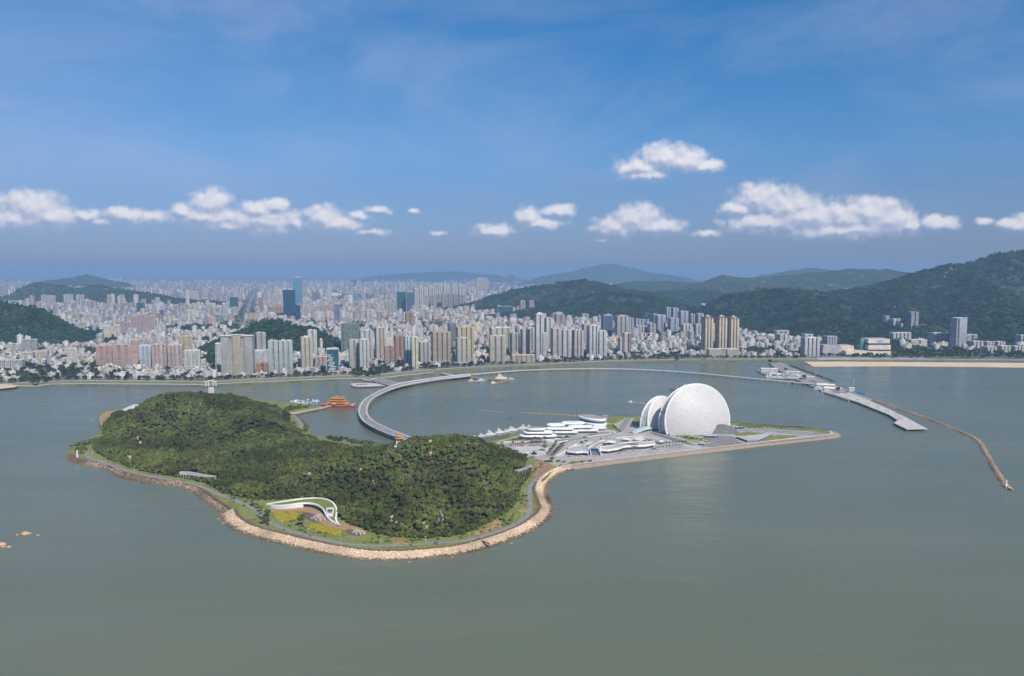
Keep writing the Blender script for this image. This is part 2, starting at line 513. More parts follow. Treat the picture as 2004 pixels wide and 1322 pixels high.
# water: muddy green-grey estuary, wind ripples
def water_mat():
    m, t, b = new_mat('estuary_water')
    g = N(t, 'ShaderNodeNewGeometry')
    sc = N(t, 'ShaderNodeVectorMath', operation='MULTIPLY'); L(t, g.outputs['Position'], sc.inputs[0]); sc.inputs[1].default_value = (0.0012, 0.0032, 1)
    big = NOISE(t, sc.outputs[0], 1.0, 4.0, 0.55, 0.4)
    c = RAMP(t, big.outputs['Fac'], [(0.25, (0.112, 0.132, 0.076)), (0.5, (0.132, 0.148, 0.090)), (0.75, (0.158, 0.170, 0.112))])
    L(t, c, b.inputs['Base Color'])
    s2 = N(t, 'ShaderNodeVectorMath', operation='MULTIPLY'); L(t, g.outputs['Position'], s2.inputs[0]); s2.inputs[1].default_value = (0.10, 0.22, 0.1)
    n1 = NOISE(t, s2.outputs[0], 1.0, 5.0, 0.62, 0.3)
    s3 = N(t, 'ShaderNodeVectorMath', operation='MULTIPLY'); L(t, g.outputs['Position'], s3.inputs[0]); s3.inputs[1].default_value = (0.006, 0.016, 0.1)
    n2 = NOISE(t, s3.outputs[0], 1.0, 4.0, 0.6, 0.5)
    hsum = M(t, 'ADD', n1.outputs['Fac'], M(t, 'MULTIPLY', n2.outputs['Fac'], 5.0))
    bp = N(t, 'ShaderNodeBump'); bp.inputs['Strength'].default_value = 0.5; bp.inputs['Distance'].default_value = 1.0
    L(t, hsum, bp.inputs['Height']); L(t, bp.outputs[0], b.inputs['Normal'])
    rr = MR(t, n2.outputs['Fac'], 0.35, 0.7, 0.17, 0.30)
    L(t, rr, b.inputs['Roughness'])
    b.inputs['IOR'].default_value = 1.33
    b.inputs['Specular IOR Level'].default_value = 0.5
    return m
WATER = water_mat()

def leaf_mat(name, cols, rough=0.75):
    m, t, b = new_mat(name)
    oi = N(t, 'ShaderNodeObjectInfo')
    g = N(t, 'ShaderNodeNewGeometry')
    c = RAMP(t, oi.outputs['Random'], [(i/(len(cols) - 1), x) for i, x in enumerate(cols)])
    n = NOISE(t, g.outputs['Position'], 0.5, 3.0, 0.6)
    f = MR(t, n.outputs['Fac'], 0.3, 0.7, 0.72, 1.3)
    big = NOISE(t, g.outputs['Position'], 0.012, 3.0, 0.5)
    f = M(t, 'MULTIPLY', f, MR(t, big.outputs['Fac'], 0.36, 0.64, 0.66, 1.35))
    mm = N(t, 'ShaderNodeVectorMath', operation='SCALE'); L(t, c, mm.inputs[0]); L(t, f, mm.inputs['Scale'])
    L(t, mm.outputs[0], b.inputs['Base Color'])
    b.inputs['Roughness'].default_value = rough
    b.inputs['Specular IOR Level'].default_value = 0.15
    if 'stone' not in name:      # leaves let part of the light through
        tr = N(t, 'ShaderNodeBsdfTranslucent'); L(t, mm.outputs[0], tr.inputs[0])
        mx = N(t, 'ShaderNodeMixShader'); mx.inputs[0].default_value = 0.4
        L(t, b.outputs[0], mx.inputs[1]); L(t, tr.outputs[0], mx.inputs[2]); L(t, mx.outputs[0], t.nodes['Material Output'].inputs[0])
    return m
LEAF = leaf_mat('forest_leaves', [(0.090, 0.114, 0.033), (0.141, 0.178, 0.040), (0.174, 0.211, 0.046), (0.108, 0.132, 0.048), (0.204, 0.237, 0.046), (0.123, 0.150, 0.051), (0.198, 0.196, 0.077), (0.136, 0.172, 0.040)])
LEAF_GREY = leaf_mat('casuarina_needles', [(0.085, 0.084, 0.050), (0.105, 0.094, 0.062), (0.080, 0.082, 0.042), (0.110, 0.086, 0.064)])
LEAF_CITY = leaf_mat('city_tree_leaves', [(0.030, 0.058, 0.020), (0.042, 0.080, 0.024), (0.054, 0.094, 0.024), (0.070, 0.108, 0.030), (0.038, 0.066, 0.022)])
LEAF_HILL = leaf_mat('hill_wood_leaves', [(0.022, 0.062, 0.028), (0.036, 0.088, 0.032), (0.050, 0.106, 0.034), (0.062, 0.116, 0.042), (0.030, 0.072, 0.030)])
LEAF_PALM = leaf_mat('palm_fronds', [(0.040, 0.068, 0.018), (0.055, 0.085, 0.022), (0.048, 0.070, 0.026)])
LEAF_YELLOW = leaf_mat('yellow_green_leaves', [(0.12, 0.17, 0.015), (0.16, 0.19, 0.015)])
BARK = plain('bark', (0.12, 0.09, 0.065), 0.9)

def ground_mat(name, stops, scale=0.02, bump=0.0, detail=6.0, rough=0.9, fine=0.4):
    m, t, b = new_mat(name)
    g = N(t, 'ShaderNodeNewGeometry')
    n = NOISE(t, g.outputs['Position'], scale, detail, 0.62)
    c = RAMP(t, n.outputs['Fac'], stops)
    n2 = NOISE(t, g.outputs['Position'], fine, 3.0, 0.6)
    f = MR(t, n2.outputs['Fac'], 0.3, 0.7, 0.82, 1.15)
    mm = N(t, 'ShaderNodeVectorMath', operation='SCALE'); L(t, c, mm.inputs[0]); L(t, f, mm.inputs['Scale'])
    L(t, mm.outputs[0], b.inputs['Base Color'])
    b.inputs['Roughness'].default_value = rough
    b.inputs['Specular IOR Level'].default_value = 0.15
    if bump:
        bp = N(t, 'ShaderNodeBump'); bp.inputs['Strength'].default_value = 1.0; bp.inputs['Distance'].default_value = bump
        L(t, n.outputs['Fac'], bp.inputs['Height']); L(t, bp.outputs[0], b.inputs['Normal'])
    return m
GRASS = ground_mat('mown_grass', [(0.3, (0.150, 0.175, 0.045)), (0.55, (0.205, 0.225, 0.062)), (0.75, (0.250, 0.240, 0.095))], 0.05)
LAWN = ground_mat('bright_lawn', [(0.3, (0.150, 0.185, 0.035)), (0.7, (0.215, 0.240, 0.055))], 0.05)
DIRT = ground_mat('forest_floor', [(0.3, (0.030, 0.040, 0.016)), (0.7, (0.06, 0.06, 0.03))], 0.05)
SOIL = ground_mat('brown_soil', [(0.3, (0.24, 0.155, 0.085)), (0.7, (0.34, 0.235, 0.14))], 0.06)
TANPAVE = ground_mat('tan_gravel_paving', [(0.3, (0.33, 0.21, 0.10)), (0.7, (0.40, 0.27, 0.14))], 0.08)
SAND = ground_mat('beach_sand', [(0.3, (0.62, 0.46, 0.30)), (0.7, (0.70, 0.54, 0.36))], 0.01)
CITYGROUND = ground_mat('city_ground', [(0.35, (0.12, 0.13, 0.09)), (0.5, (0.20, 0.19, 0.17)), (0.62, (0.08, 0.11, 0.045))], 0.012, rough=0.9)
ASPHALT = ground_mat('asphalt', [(0.3, (0.22, 0.215, 0.22)), (0.7, (0.29, 0.28, 0.285))], 0.08)
CONCRETE = ground_mat('pale_concrete', [(0.3, (0.47, 0.44, 0.42)), (0.7, (0.58, 0.55, 0.52))], 0.06)
PLAZA = ground_mat('grey_plaza_paving', [(0.3, (0.33, 0.31, 0.30)), (0.7, (0.45, 0.425, 0.41))], 0.05)
PLAZA_D = ground_mat('dark_plaza_paving', [(0.3, (0.19, 0.185, 0.195)), (0.7, (0.26, 0.255, 0.26))], 0.05)
PURPLE = ground_mat('red_brown_promenade', [(0.3, (0.145, 0.085, 0.080)), (0.7, (0.185, 0.115, 0.105))], 0.08)
SEAWALL = ground_mat('seawall_blocks', [(0.3, (0.26, 0.21, 0.17)), (0.7, (0.36, 0.29, 0.23))], 0.15, fine=0.8)
RUBBLE = ground_mat('beige_rubble', [(0.3, (0.42, 0.30, 0.20)), (0.5, (0.56, 0.42, 0.30)), (0.7, (0.64, 0.51, 0.38))], 0.35, fine=0.9)
MUDROCK = ground_mat('weed_stained_rubble', [(0.3, (0.10, 0.075, 0.05)), (0.7, (0.25, 0.18, 0.12))], 0.2, fine=0.9)
def hill_mat():
    m, t, b = new_mat('far_forest')
    g = N(t, 'ShaderNodeNewGeometry')
    n = NOISE(t, g.outputs['Position'], 0.045, 5.0, 0.7)
    n2 = NOISE(t, g.outputs['Position'], 0.006, 4.0, 0.6)
    c = RAMP(t, n.outputs['Fac'], [(0.28, (0.010, 0.030, 0.018)), (0.5, (0.024, 0.056, 0.026)), (0.72, (0.046, 0.082, 0.032))])
    c = MIX(t, MR(t, n2.outputs['Fac'], 0.45, 0.7), c, (0.062, 0.066, 0.034))
    n3 = NOISE(t, g.outputs['Position'], 0.011, 6.0, 0.75)
    rock = MR(t, n3.outputs['Fac'], 0.58, 0.66)
    c = MIX(t, rock, c, (0.30, 0.22, 0.16))
    L(t, c, b.inputs['Base Color'])
    b.inputs['Roughness'].default_value = 0.95
    b.inputs['Specular IOR Level'].default_value = 0.1
    bp = N(t, 'ShaderNodeBump'); bp.inputs['Strength'].default_value = 1.0; bp.inputs['Distance'].default_value = 9.0
    L(t, n.outputs['Fac'], bp.inputs['Height']); L(t, bp.outputs[0], b.inputs['Normal'])
    return m
HILL = hill_mat()
WHITE = plain('white_paint', (0.80, 0.80, 0.79), 0.45, 0.05, 0.1)
GREYC = plain('grey_concrete', (0.34, 0.33, 0.32), 0.8, 0.15, 0.1)
STEEL = plain('grey_steel', (0.25, 0.26, 0.28), 0.5, 0.1, 0.2)
FOAM = plain('wake_foam', (0.75, 0.78, 0.78), 0.8, 0.1, 0.1)

def haze_mat():
    m = bpy.data.materials.new('haze_air')
    m.use_nodes = True
    t = m.node_tree
    t.nodes.clear()
    v = N(t, 'ShaderNodeVolumePrincipled')
    v.inputs['Color'].default_value = (0.34, 0.535, 0.82, 1)
    v.inputs['Density'].default_value = HAZE_DENSITY
    v.inputs['Anisotropy'].default_value = 0.0
    o = N(t, 'ShaderNodeOutputMaterial')
    L(t, v.outputs[0], o.inputs['Volume'])
    return m
HAZE_DENSITY = 0.000067
# ------------------------------------------------------------------ sea, land, hills
FAR = 44000.0
sea = MB(); sea.face([(-FAR, -3000, 0), (FAR, -3000, 0), (FAR, 9000, 0), (-FAR, 9000, 0)])
tag(sea.build('sea_water', WATER), 'grey-green estuary water with faint wind ripples', kind='structure')
LZ = 4.0
COAST_PX = [(-40, 764), (0, 761), (30, 758), (52, 758.5), (72, 759), (95, 755), (130, 754), (170, 754), (250, 754.5), (330, 755), (405, 756), (450, 753), (500, 750.5), (560, 748), (620, 745.5), (685, 743), (705, 743.5), (722, 747), (735, 743), (760, 741), (800, 736), (850, 731.5),
            (900, 727), (950, 724.5), (1000, 722), (1100, 717.5), (1200, 712.5), (1300, 710), (1400, 708.5), (1490, 708.5), (1520, 708.5), (1574, 708), (1640, 708), (1760, 709), (1900, 710), (2010, 710.6), (2080, 711)]
COAST = [at(a, b, 0) for a, b in COAST_PX]
COAST = [(-9000, 1900), (-2600, 1960)] + COAST + [(2600, 2560), (12000, 2600)]
land = MB()
poly = COAST + [(FAR, 2600), (FAR, FAR), (-FAR, FAR), (-FAR, 1800)]
land.prism(poly, -1.0, LZ - 0.3, (0.3, 0.3, 0.3, 0))
lo = land.build('city_ground', CITYGROUND); tag(lo, 'flat city ground behind the waterfront', kind='structure')

def land_strip(name, d0, d1, i0, i1, z, mat, label, z1=None):
    a = resample(COAST[i0:i1], 40)
    p, q = offset_path(a, d0), offset_path(a, d1)
    mb = MB()
    for k in range(len(a) - 1):
        mb.face([(*p[k], z), (*p[k+1], z), (*q[k+1], z1 or z), (*q[k], z1 or z)])
    return tag(mb.build(name, mat), label, kind='structure')

def ridge_mesh(name, crests, res, seed, noise=0.16, base=LZ - 6, mat=None):
    """crests: list of polylines of (column, row, distance, half width). A height field with the crest where the photograph shows it."""
    lines = []
    allp = []
    for c in crests:
        ln = []
        for (px, py, d, w) in c:
            x, y, z = at_dist(px, py, d)
            ln.append((x, y, z - 6.0, w)); allp.append((x, y, w))
        lines.append(ln)
    x0 = min(p[0] - 2.2*p[2] for p in allp); x1 = max(p[0] + 2.2*p[2] for p in allp)
    y0 = min(p[1] - 2.2*p[2] for p in allp); y1 = max(p[1] + 2.2*p[2] for p in allp)
    nx, ny = int((x1 - x0)/res) + 1, int((y1 - y0)/res) + 1
    X, Y = np.meshgrid(np.linspace(x0, x1, nx), np.linspace(y0, y1, ny))
    h = np.zeros(X.shape)
    wx = X + 90*fbm(X + seed*313, Y, 330, 4); wy = Y + 90*fbm(X, Y + seed*217, 330, 4)
    for ln in lines:
        d, i, t = seg_dist(wx, wy, ln)
        A = np.array(ln)
        j = np.minimum(i + 1, len(ln) - 1)
        H = A[i, 2]*(1 - t) + A[j, 2]*t; W = A[i, 3]*(1 - t) + A[j, 3]*t
        r = d/W
        prof = np.exp(-(r*1.25)**2)*0.7 + 0.3*np.clip(1 - r*0.62, 0, 1)
        spur = (ridged(X + seed*55, Y + seed*31, 420, 4) - 0.45)*noise*3.2*np.clip(r*1.3, 0, 1.0)
        hh = H*np.clip(prof*(1 + spur), 0, 2)
        h = np.maximum(h, hh) + 0.12*np.minimum(h, hh)*np.exp(-np.abs(h - hh)/30)
    rel = np.clip(h/40, 0, 1)
    h = h + rel*(fbm(X, Y, 75, 4)*26 + fbm(X + 999, Y, 14, 2)*8)
    Z = base + h
    v = np.stack([X, Y, Z], -1).reshape(-1, 3)
    idx = np.arange(nx*ny).reshape(ny, nx)
    f = np.stack([idx[:-1, :-1], idx[:-1, 1:], idx[1:, 1:], idx[1:, :-1]], -1).reshape(-1, 4)
    keep = (Z.reshape(-1)[f] > LZ - 3.5).any(1)
    o = mesh_np(name, v, f[keep], mat or HILL, smooth=True)
    HILLS.append((x0, y0, res, X[0], Y[:, 0], Z))
    return o
HILLS = []
def hill_height(x, y):
    z = np.full(np.shape(x), -5.0)
    for (x0, y0, res, xs, ys, Z) in HILLS:
        i = np.clip(np.round((x - xs[0])/(xs[1] - xs[0])).astype(int), 0, len(xs) - 1); j = np.clip(np.round((y - ys[0])/(ys[1] - ys[0])).astype(int), 0, len(ys) - 1)
        ok = (x >= xs[0]) & (x <= xs[-1]) & (y >= ys[0]) & (y <= ys[-1])
        z = np.where(ok, np.maximum(z, Z[j, i]), z)
    return z
tag(ridge_mesh('hill', [[(-160, 570, 3300, 330), (-60, 582, 3300, 330), (0, 590, 3300, 300), (40, 598, 3300, 270), (75, 612, 3260, 230), (105, 628, 3220, 170), (130, 642, 3180, 120)]], 9, 1), 'wooded hill at the left edge of the city', kind='structure')
tag(ridge_mesh('hill', [[(452, 652, 2950, 80), (490, 638, 2960, 120), (520, 626, 2970, 140), (548, 621, 2980, 150), (580, 628, 2980, 150), (610, 640, 2970, 130), (640, 653, 2960, 110), (668, 664, 2950, 80)]], 7, 2), 'wooded knoll in the middle of the city behind the front towers', kind='structure')
tag(ridge_mesh('hill', [[(20, 578, 7300, 200), (45, 562, 7400, 300), (72, 551, 7500, 380), (110, 557, 7500, 330), (140, 563, 7500, 300), (190, 556, 7500, 340), (230, 563, 7400, 320), (290, 574, 7200, 280), (340, 582, 6900, 200), (420, 588, 6700, 130)]], 18, 3), 'long low wooded ridge beyond the left part of the city', kind='structure')
tag(ridge_mesh('hill', [[(95, 547, 11500, 420), (140, 542, 11500, 460), (168, 535, 11500, 480), (205, 545, 11500, 420), (235, 550, 11500, 350)]], 32, 4), 'hazy cone-shaped hill far behind the left of the city', kind='structure')
tag(ridge_mesh('hill', [
    [(915, 594, 6000, 220), (965, 578, 6100, 320), (1020, 566, 6200, 380), (1055, 557, 6300, 430), (1100, 551, 6300, 470), (1140, 546, 6300, 480), (1175, 554, 6300, 450), (1215, 562, 6300, 400), (1270, 572, 6300, 350)],
    [(1040, 604, 5000, 230), (1095, 588, 5050, 330), (1150, 576, 5100, 380), (1195, 571, 5100, 400), (1250, 577, 5050, 380), (1300, 588, 5000, 320), (1345, 602, 4900, 220)]], 15, 5), 'green hills behind the middle of the city', kind='structure')
tag(ridge_mesh('mountain', [
    [(1375, 606, 4500, 200), (1415, 584, 4500, 300), (1450, 569, 4500, 360), (1480, 563, 4500, 400), (1530, 565, 4450, 400), (1580, 568, 4450, 400), (1640, 573, 4500, 380), (1690, 562, 4700, 430), (1740, 552, 4800, 480), (1788, 540, 4900, 520), (1815, 526, 5000, 560), (1865, 516, 5000, 600), (1900, 518, 5000, 600), (1940, 499, 5000, 620), (1990, 491, 5000, 650), (2060, 486, 4900, 650), (2200, 490, 4700, 600)],
    [(1560, 585, 4050, 250), (1600, 612, 3700, 220), (1640, 628, 3450, 170)],
    [(1740, 560, 4550, 300), (1760, 592, 4000, 260), (1790, 622, 3600, 200)],
    [(1900, 540, 4500, 330), (1930, 580, 3900, 300), (1960, 622, 3400, 240), (2040, 630, 3300, 240)]], 13, 6, 0.24), 'dark wooded mountain rising at the right behind the shore', kind='structure')
tag(ridge_mesh('mountain', [[(1330, 562, 8300, 300), (1385, 549, 8300, 450), (1420, 536, 8300, 560), (1450, 541, 8300, 560), (1500, 541, 8300, 600), (1560, 535, 8300, 640), (1610, 530, 8300, 660), (1660, 525, 8300, 700), (1692, 524, 8300, 700), (1735, 525, 8300, 700), (1790, 536, 8300, 650), (1850, 545, 8300, 600)]], 26, 7, 0.24), 'blue forested ridge behind the right mountain', kind='structure')
tag(ridge_mesh('hill', [[(1160, 566, 9000, 300), (1235, 549, 9200, 420), (1300, 548, 9300, 420), (1370, 552, 9300, 420), (1430, 556, 9300, 400)], [(1230, 566, 7500, 300), (1300, 568, 7400, 350), (1370, 566, 7300, 350), (1440, 572, 7000, 320)]], 28, 8), 'low bluish hills in the valley between the ridges', kind='structure')
tag(ridge_mesh('mountain', [[(1470, 541, 13500, 700), (1545, 528, 13500, 900), (1592, 523, 13500, 900), (1645, 529, 13500, 850), (1720, 534, 13500, 800)]], 60, 9), 'pale blue ridge on the skyline right of centre', kind='structure')
tag(ridge_mesh('mountain', [[(1070, 539, 17500, 500), (1115, 531, 19500, 650), (1150, 521, 19500, 750), (1188, 514, 19500, 800), (1228, 521, 19500, 750), (1280, 533, 19500, 600), (1330, 540, 17500, 500)]], 80, 10), 'faint blue mountain far off on the skyline', kind='structure')
tag(ridge_mesh('mountain', [[(760, 536, 22000, 900), (840, 531, 22000, 1100), (900, 530, 22000, 1100), (960, 536, 22000, 900)]], 110, 11), 'barely visible mountain on the hazy skyline behind the city', kind='structure')

# the waterfront of the city: promenade, lawn, road
land_strip('promenade', 0.0, 12.0, 4, 24, LZ + 0.1, CONCRETE, 'pale waterfront promenade along the city shore')
land_strip('lawn', 12.0, 42.0, 3, 36, LZ + 0.05, GRASS, 'strip of grass along the city shore')
land_strip('road', 44.0, 66.0, 0, 42, LZ + 0.09, ASPHALT, 'waterfront road along the city shore')
land_strip('pavement', 66.0, 74.0, 0, 42, LZ + 0.2, CONCRETE, 'pavement between the waterfront road and the trees')
mb = MB()
_top = P([(1574, 707.4), (1640, 707), (1760, 708), (1900, 709), (2010, 709.6), (2400, 710)], LZ + 0.3); _low = P([(1592, 717.2), (1660, 716.6), (1770, 716.3), (1900, 717.6), (2010, 719), (2400, 721)], 0.05)
for k in range(5): mb.face([(*_low[k], 0.05), (*_low[k+1], 0.05), (*_top[k+1], LZ + 0.3), (*_top[k], LZ + 0.3)])
tag(mb.build('beach', SAND), 'pale sandy beach along the right shore', kind='structure')
mb = MB(); mb.face([(*p, LZ + 0.3) for p in P([(-200, 764), (0, 760.5), (28, 757.5), (38, 754), (20, 751.5), (-200, 752)], LZ + 0.3)])
tag(mb.build('beach', SAND), 'small sandy beach at the left edge', kind='structure')
mb = MB(); mb.face([(*p, LZ + 0.35) for p in P([(1795, 699), (1840, 690), (1910, 693), (1915, 697), (1850, 702)], LZ)])
tag(mb.build('sports_field', LAWN), 'green sports field behind the right beach', kind='structure')

# haze: closed box round the camera and everything
hz = MB(); hz.box(0, 19500, -2.0, 545.0, 2*FAR - 400, 48000, bottom=True)
ho = hz.build('haze', haze_mat()); tag(ho, 'thin blue haze over the whole bay', kind='stuff')
# ------------------------------------------------------------------ vegetation kit
def crown_mesh(name, seed, mat, rx=4.0, rz=3.4, lumps=9, leaves=170, size=1.0, link=False):
    """an uneven crown: lobes hung with leaf-clump faces, dark hollow between them; its base sits at z = 0"""
    r = np.random.default_rng(seed)
    V, F = [], []
    def tri_fan(c, nrm, s):
        nrm = nrm/np.linalg.norm(nrm)
        a = np.cross(nrm, r.normal(size=3)); a /= np.linalg.norm(a); b = np.cross(nrm, a)
        i = len(V)
        k = 4
        for q in range(k):
            an = 2*math.pi*(q + r.uniform(-.3, .3))/k
            V.append(c + s*r.uniform(0.7, 1.3)*(math.cos(an)*a + math.sin(an)*b) + nrm*r.uniform(-0.25, 0.25)*s)
        F.append((i, i + 1, i + 2, i + 3))
    cs = []
    for k in range(lumps):
        an = r.uniform(0, 2*math.pi); rad = rx*0.62*math.sqrt(r.uniform(0, 1)) if k else 0
        top = 1 - (rad/rx)**2
        cs.append((np.array([rad*math.cos(an), rad*math.sin(an), rz*(0.45 + 0.75*top*r.uniform(0.6, 1.1))]), rx*r.uniform(0.36, 0.56)))
    # dark core
    for c, q in cs:
        i = len(V); n = 6
        for zz, f in ((-0.5, 0.6), (0.35, 0.75)):
            for j in range(n):
                V.append(c + np.array([q*f*math.cos(2*math.pi*j/n), q*f*math.sin(2*math.pi*j/n), q*zz]))
        for j in range(n):
            F.append((i + j, i + (j + 1) % n, i + n + (j + 1) % n, i + n + j))
        F.append((i + n, i + n + 1, i + n + 2, i + n + 3)); F.append((i + n, i + n + 3, i + n + 4, i + n + 5))
    per = leaves//lumps
    for c, q in cs:
        for _ in range(per):
            d = r.normal(size=3); d /= np.linalg.norm(d)
            if d[2] < -0.35: d[2] = -d[2]
            p = c + d*q*r.uniform(0.78, 1.08)*np.array([1, 1, 0.85])
            tri_fan(p, d + r.normal(size=3)*0.45 + np.array([0, 0, 0.25]), size*r.uniform(0.55, 1.0))
    o = mesh_np(name, V, F, mat, kind=None, link=link)
    return o
def trunk_mb(mb, h, r0, r1, limbs=3, seed=0, spread=2.0):
    rr = random.Random(seed)
    mb.tube([(0, 0, -0.6), (rr.uniform(-.15, .15), rr.uniform(-.15, .15), h*0.5), (rr.uniform(-.3, .3), rr.uniform(-.3, .3), h)], [r0, (r0 + r1)/2, r1], 6)
    for k in range(limbs):
        a = 2*math.pi*k/limbs + rr.uniform(-.4, .4)
        mb.tube([(0, 0, h*0.72), (spread*0.5*math.cos(a), spread*0.5*math.sin(a), h*1.0), (spread*math.cos(a), spread*math.sin(a), h*1.25)], [r1*0.8, r1*0.55, r1*0.3], 5)
    return mb
def palm_crown_mb(mb, h, n=13, ln=3.4, seed=0, droop=0.9):
    rr = random.Random(seed)
    for k in range(n):
        a = 2*math.pi*k/n*1.0 + rr.uniform(-.2, .2); up = rr.uniform(0.15, 0.75)
        prev = None
        for j in range(5):
            t = j/4
            rad = ln*t*(1 - 0.12*t); z = h + ln*(up*t - droop*t*t*(0.6 + 0.4*(1 - up)))
            w = 0.62*math.sin(math.pi*min(1, 0.12 + t*0.95)) + 0.06
            c = (rad*math.cos(a), rad*math.sin(a), z)
            l = (c[0] - w*math.sin(a), c[1] + w*math.cos(a), z - 0.22*w); q = (c[0] + w*math.sin(a), c[1] - w*math.cos(a), z - 0.22*w)
            if prev:
                mb.face([prev[0], prev[1], c, l], (0.05, 0.08, 0.02, 0)); mb.face([prev[1], prev[2], q, c], (0.05, 0.08, 0.02, 0))
            prev = (l, c, q)
    return mb

# forest tree kinds: crown objects used by the scattered masses (kept out of the scene collection) and by the single trees
forest_col = bpy.data.collections.new('forest_tree_kinds')
for i in range(7):
    forest_col.objects.link(crown_mesh('forest_crown', 100 + i, LEAF_GREY if i == 6 else LEAF, rx=3.6 + 0.3*(i % 3), rz=3.4 + 0.5*(i % 2), lumps=9 + i % 3, leaves=190, size=0.95))
city_tree_col = bpy.data.collections.new('city_tree_kinds')
for i in range(3):
    city_tree_col.objects.link(crown_mesh('city_crown', 200 + i, LEAF_CITY, rx=4.4, rz=4.2, lumps=6, leaves=60, size=1.9))
hill_tree_col = bpy.data.collections.new('hill_tree_kinds')
for i in range(3):
    hill_tree_col.objects.link(crown_mesh('hill_crown', 300 + i, LEAF_HILL, rx=6.0, rz=4.6, lumps=5, leaves=35, size=2.6))

def scatter(name, pts, scales, rots, coll, mat, label, kind='stuff'):
    """one object: points that carry copies of the pieces in COLL"""
    me = bpy.data.meshes.new(name)
    pts = np.asarray(pts, dtype=np.float32)
    me.vertices.add(len(pts)); me.vertices.foreach_set('co', pts.ravel())
    a = me.attributes.new('scl', 'FLOAT_VECTOR', 'POINT'); a.data.foreach_set('vector', np.asarray(scales, dtype=np.float32).ravel())
    a = me.attributes.new('rot', 'FLOAT_VECTOR', 'POINT'); a.data.foreach_set('vector', np.asarray(rots, dtype=np.float32).ravel())
    o = bpy.data.objects.new(name, me); COL.objects.link(o)
    ng = bpy.data.node_groups.new(name + '_scatter', 'GeometryNodeTree')
    ng.interface.new_socket('Geometry', in_out='INPUT', socket_type='NodeSocketGeometry')
    ng.interface.new_socket('Geometry', in_out='OUTPUT', socket_type='NodeSocketGeometry')
    i, q = N(ng, 'NodeGroupInput'), N(ng, 'NodeGroupOutput')
    ci = N(ng, 'GeometryNodeCollectionInfo'); ci.inputs['Collection'].default_value = coll
    ci.inputs['Separate Children'].default_value = True; ci.inputs['Reset Children'].default_value = True
    ip = N(ng, 'GeometryNodeInstanceOnPoints'); ip.inputs['Pick Instance'].default_value = True
    s1 = N(ng, 'GeometryNodeInputNamedAttribute', data_type='FLOAT_VECTOR'); s1.inputs[0].default_value = 'scl'
    s2 = N(ng, 'GeometryNodeInputNamedAttribute', data_type='FLOAT_VECTOR'); s2.inputs[0].default_value = 'rot'
    er = N(ng, 'FunctionNodeEulerToRotation')
    rv = N(ng, 'FunctionNodeRandomValue', data_type='INT'); rv.inputs[4].default_value = 0; rv.inputs[5].default_value = len(coll.objects) - 1
    L(ng, i.outputs[0], ip.inputs['Points']); L(ng, ci.outputs[0], ip.inputs['Instance'])
    L(ng, s1.outputs[0], ip.inputs['Scale']); L(ng, s2.outputs[0], er.inputs[0]); L(ng, er.outputs[0], ip.inputs['Rotation'])
    L(ng, rv.outputs[2], ip.inputs['Instance Index'])
    L(ng, ip.outputs[0], q.inputs[0])
    md = o.modifiers.new('scatter', 'NODES'); md.node_group = ng
    return tag(o, label, kind=kind)
def rand_scatter(name, xyz, smin, smax, coll, label, seed=0, zvar=0.25):
    r = np.random.default_rng(seed)
    n = len(xyz)
    s = r.uniform(smin, smax, n)
    sc = np.stack([s*r.uniform(0.85, 1.15, n), s*r.uniform(0.85, 1.15, n), s*r.uniform(1 - zvar, 1 + zvar, n)], -1)
    ro = np.stack([r.uniform(-.12, .12, n), r.uniform(-.12, .12, n), r.uniform(0, 6.28, n)], -1)
    return scatter(name, xyz, sc, ro, coll, None, label)

# woods on the far hills
def hill_woods():
    out = []
    for k, (x0, y0, res, xs, ys, Z) in enumerate(HILLS):
        step = {0: 11, 1: 10, 2: 26, 4: 17, 5: 14}.get(k)
        if not step: continue
        X, Y = np.meshgrid(np.arange(xs[0], xs[-1], step), np.arange(ys[0], ys[-1], step))
        r = np.random.default_rng(k)
        X = X + r.uniform(-.5, .5, X.shape)*step; Y = Y + r.uniform(-.5, .5, Y.shape)*step
        Zh = hill_height(X, Y)
        px = 1002 + FPX*X/Y
        keep = (Zh > LZ - 1) & (px > -60) & (px < 2070) & (r.random(X.shape) < 0.9)
        # leave bare rock and clearings
        keep &= fbm(X, Y, 90, 4) < 0.17
        # only slopes that can be seen from the bay side
        dzy = (hill_height(X, Y + res) - hill_height(X, Y - res))/(2*res)
        keep &= dzy > -0.22
        out.append(np.stack([X[keep], Y[keep], Zh[keep] - 1.5], -1))
    return out
_hw = hill_woods()
for _k, _pts in enumerate(_hw):
    if len(_pts):
        rand_scatter('hill_woods', _pts, 0.8 + 0.25*(_k in (2, 3, 4)), 1.5 + 0.5*(_k in (2, 3, 4)), hill_tree_col, ['dark woods covering the hill at the left edge', 'dark woods covering the knoll in the middle of the city', 'woods on the long low ridge at the left', 'woods on the green hills behind the middle of the city', 'woods covering the big mountain at the right'][_k], 40 + _k)
# ------------------------------------------------------------------ city
def jit(c, a=0.04):
    k = random.uniform(1 - a*2, 1 + a*2)
    return tuple(min(0.85, max(0.01, x*k + random.uniform(-a, a)*0.3)) for x in c)
WHITE_C, CREAM, GREY, PINK, BROWN, LAV, BEIGE, YEL, ORANGE, BLUEW, TAN = (0.66, 0.65, 0.62), (0.68, 0.60, 0.46), (0.42, 0.42, 0.42), (0.58, 0.40, 0.34), (0.34, 0.22, 0.17), (0.52, 0.46, 0.47), (0.55, 0.48, 0.38), (0.66, 0.52, 0.26), (0.42, 0.18, 0.07), (0.60, 0.66, 0.72), (0.46, 0.36, 0.28)
FOOT = []          # footprints that the low city leaves free (x, y, radius)

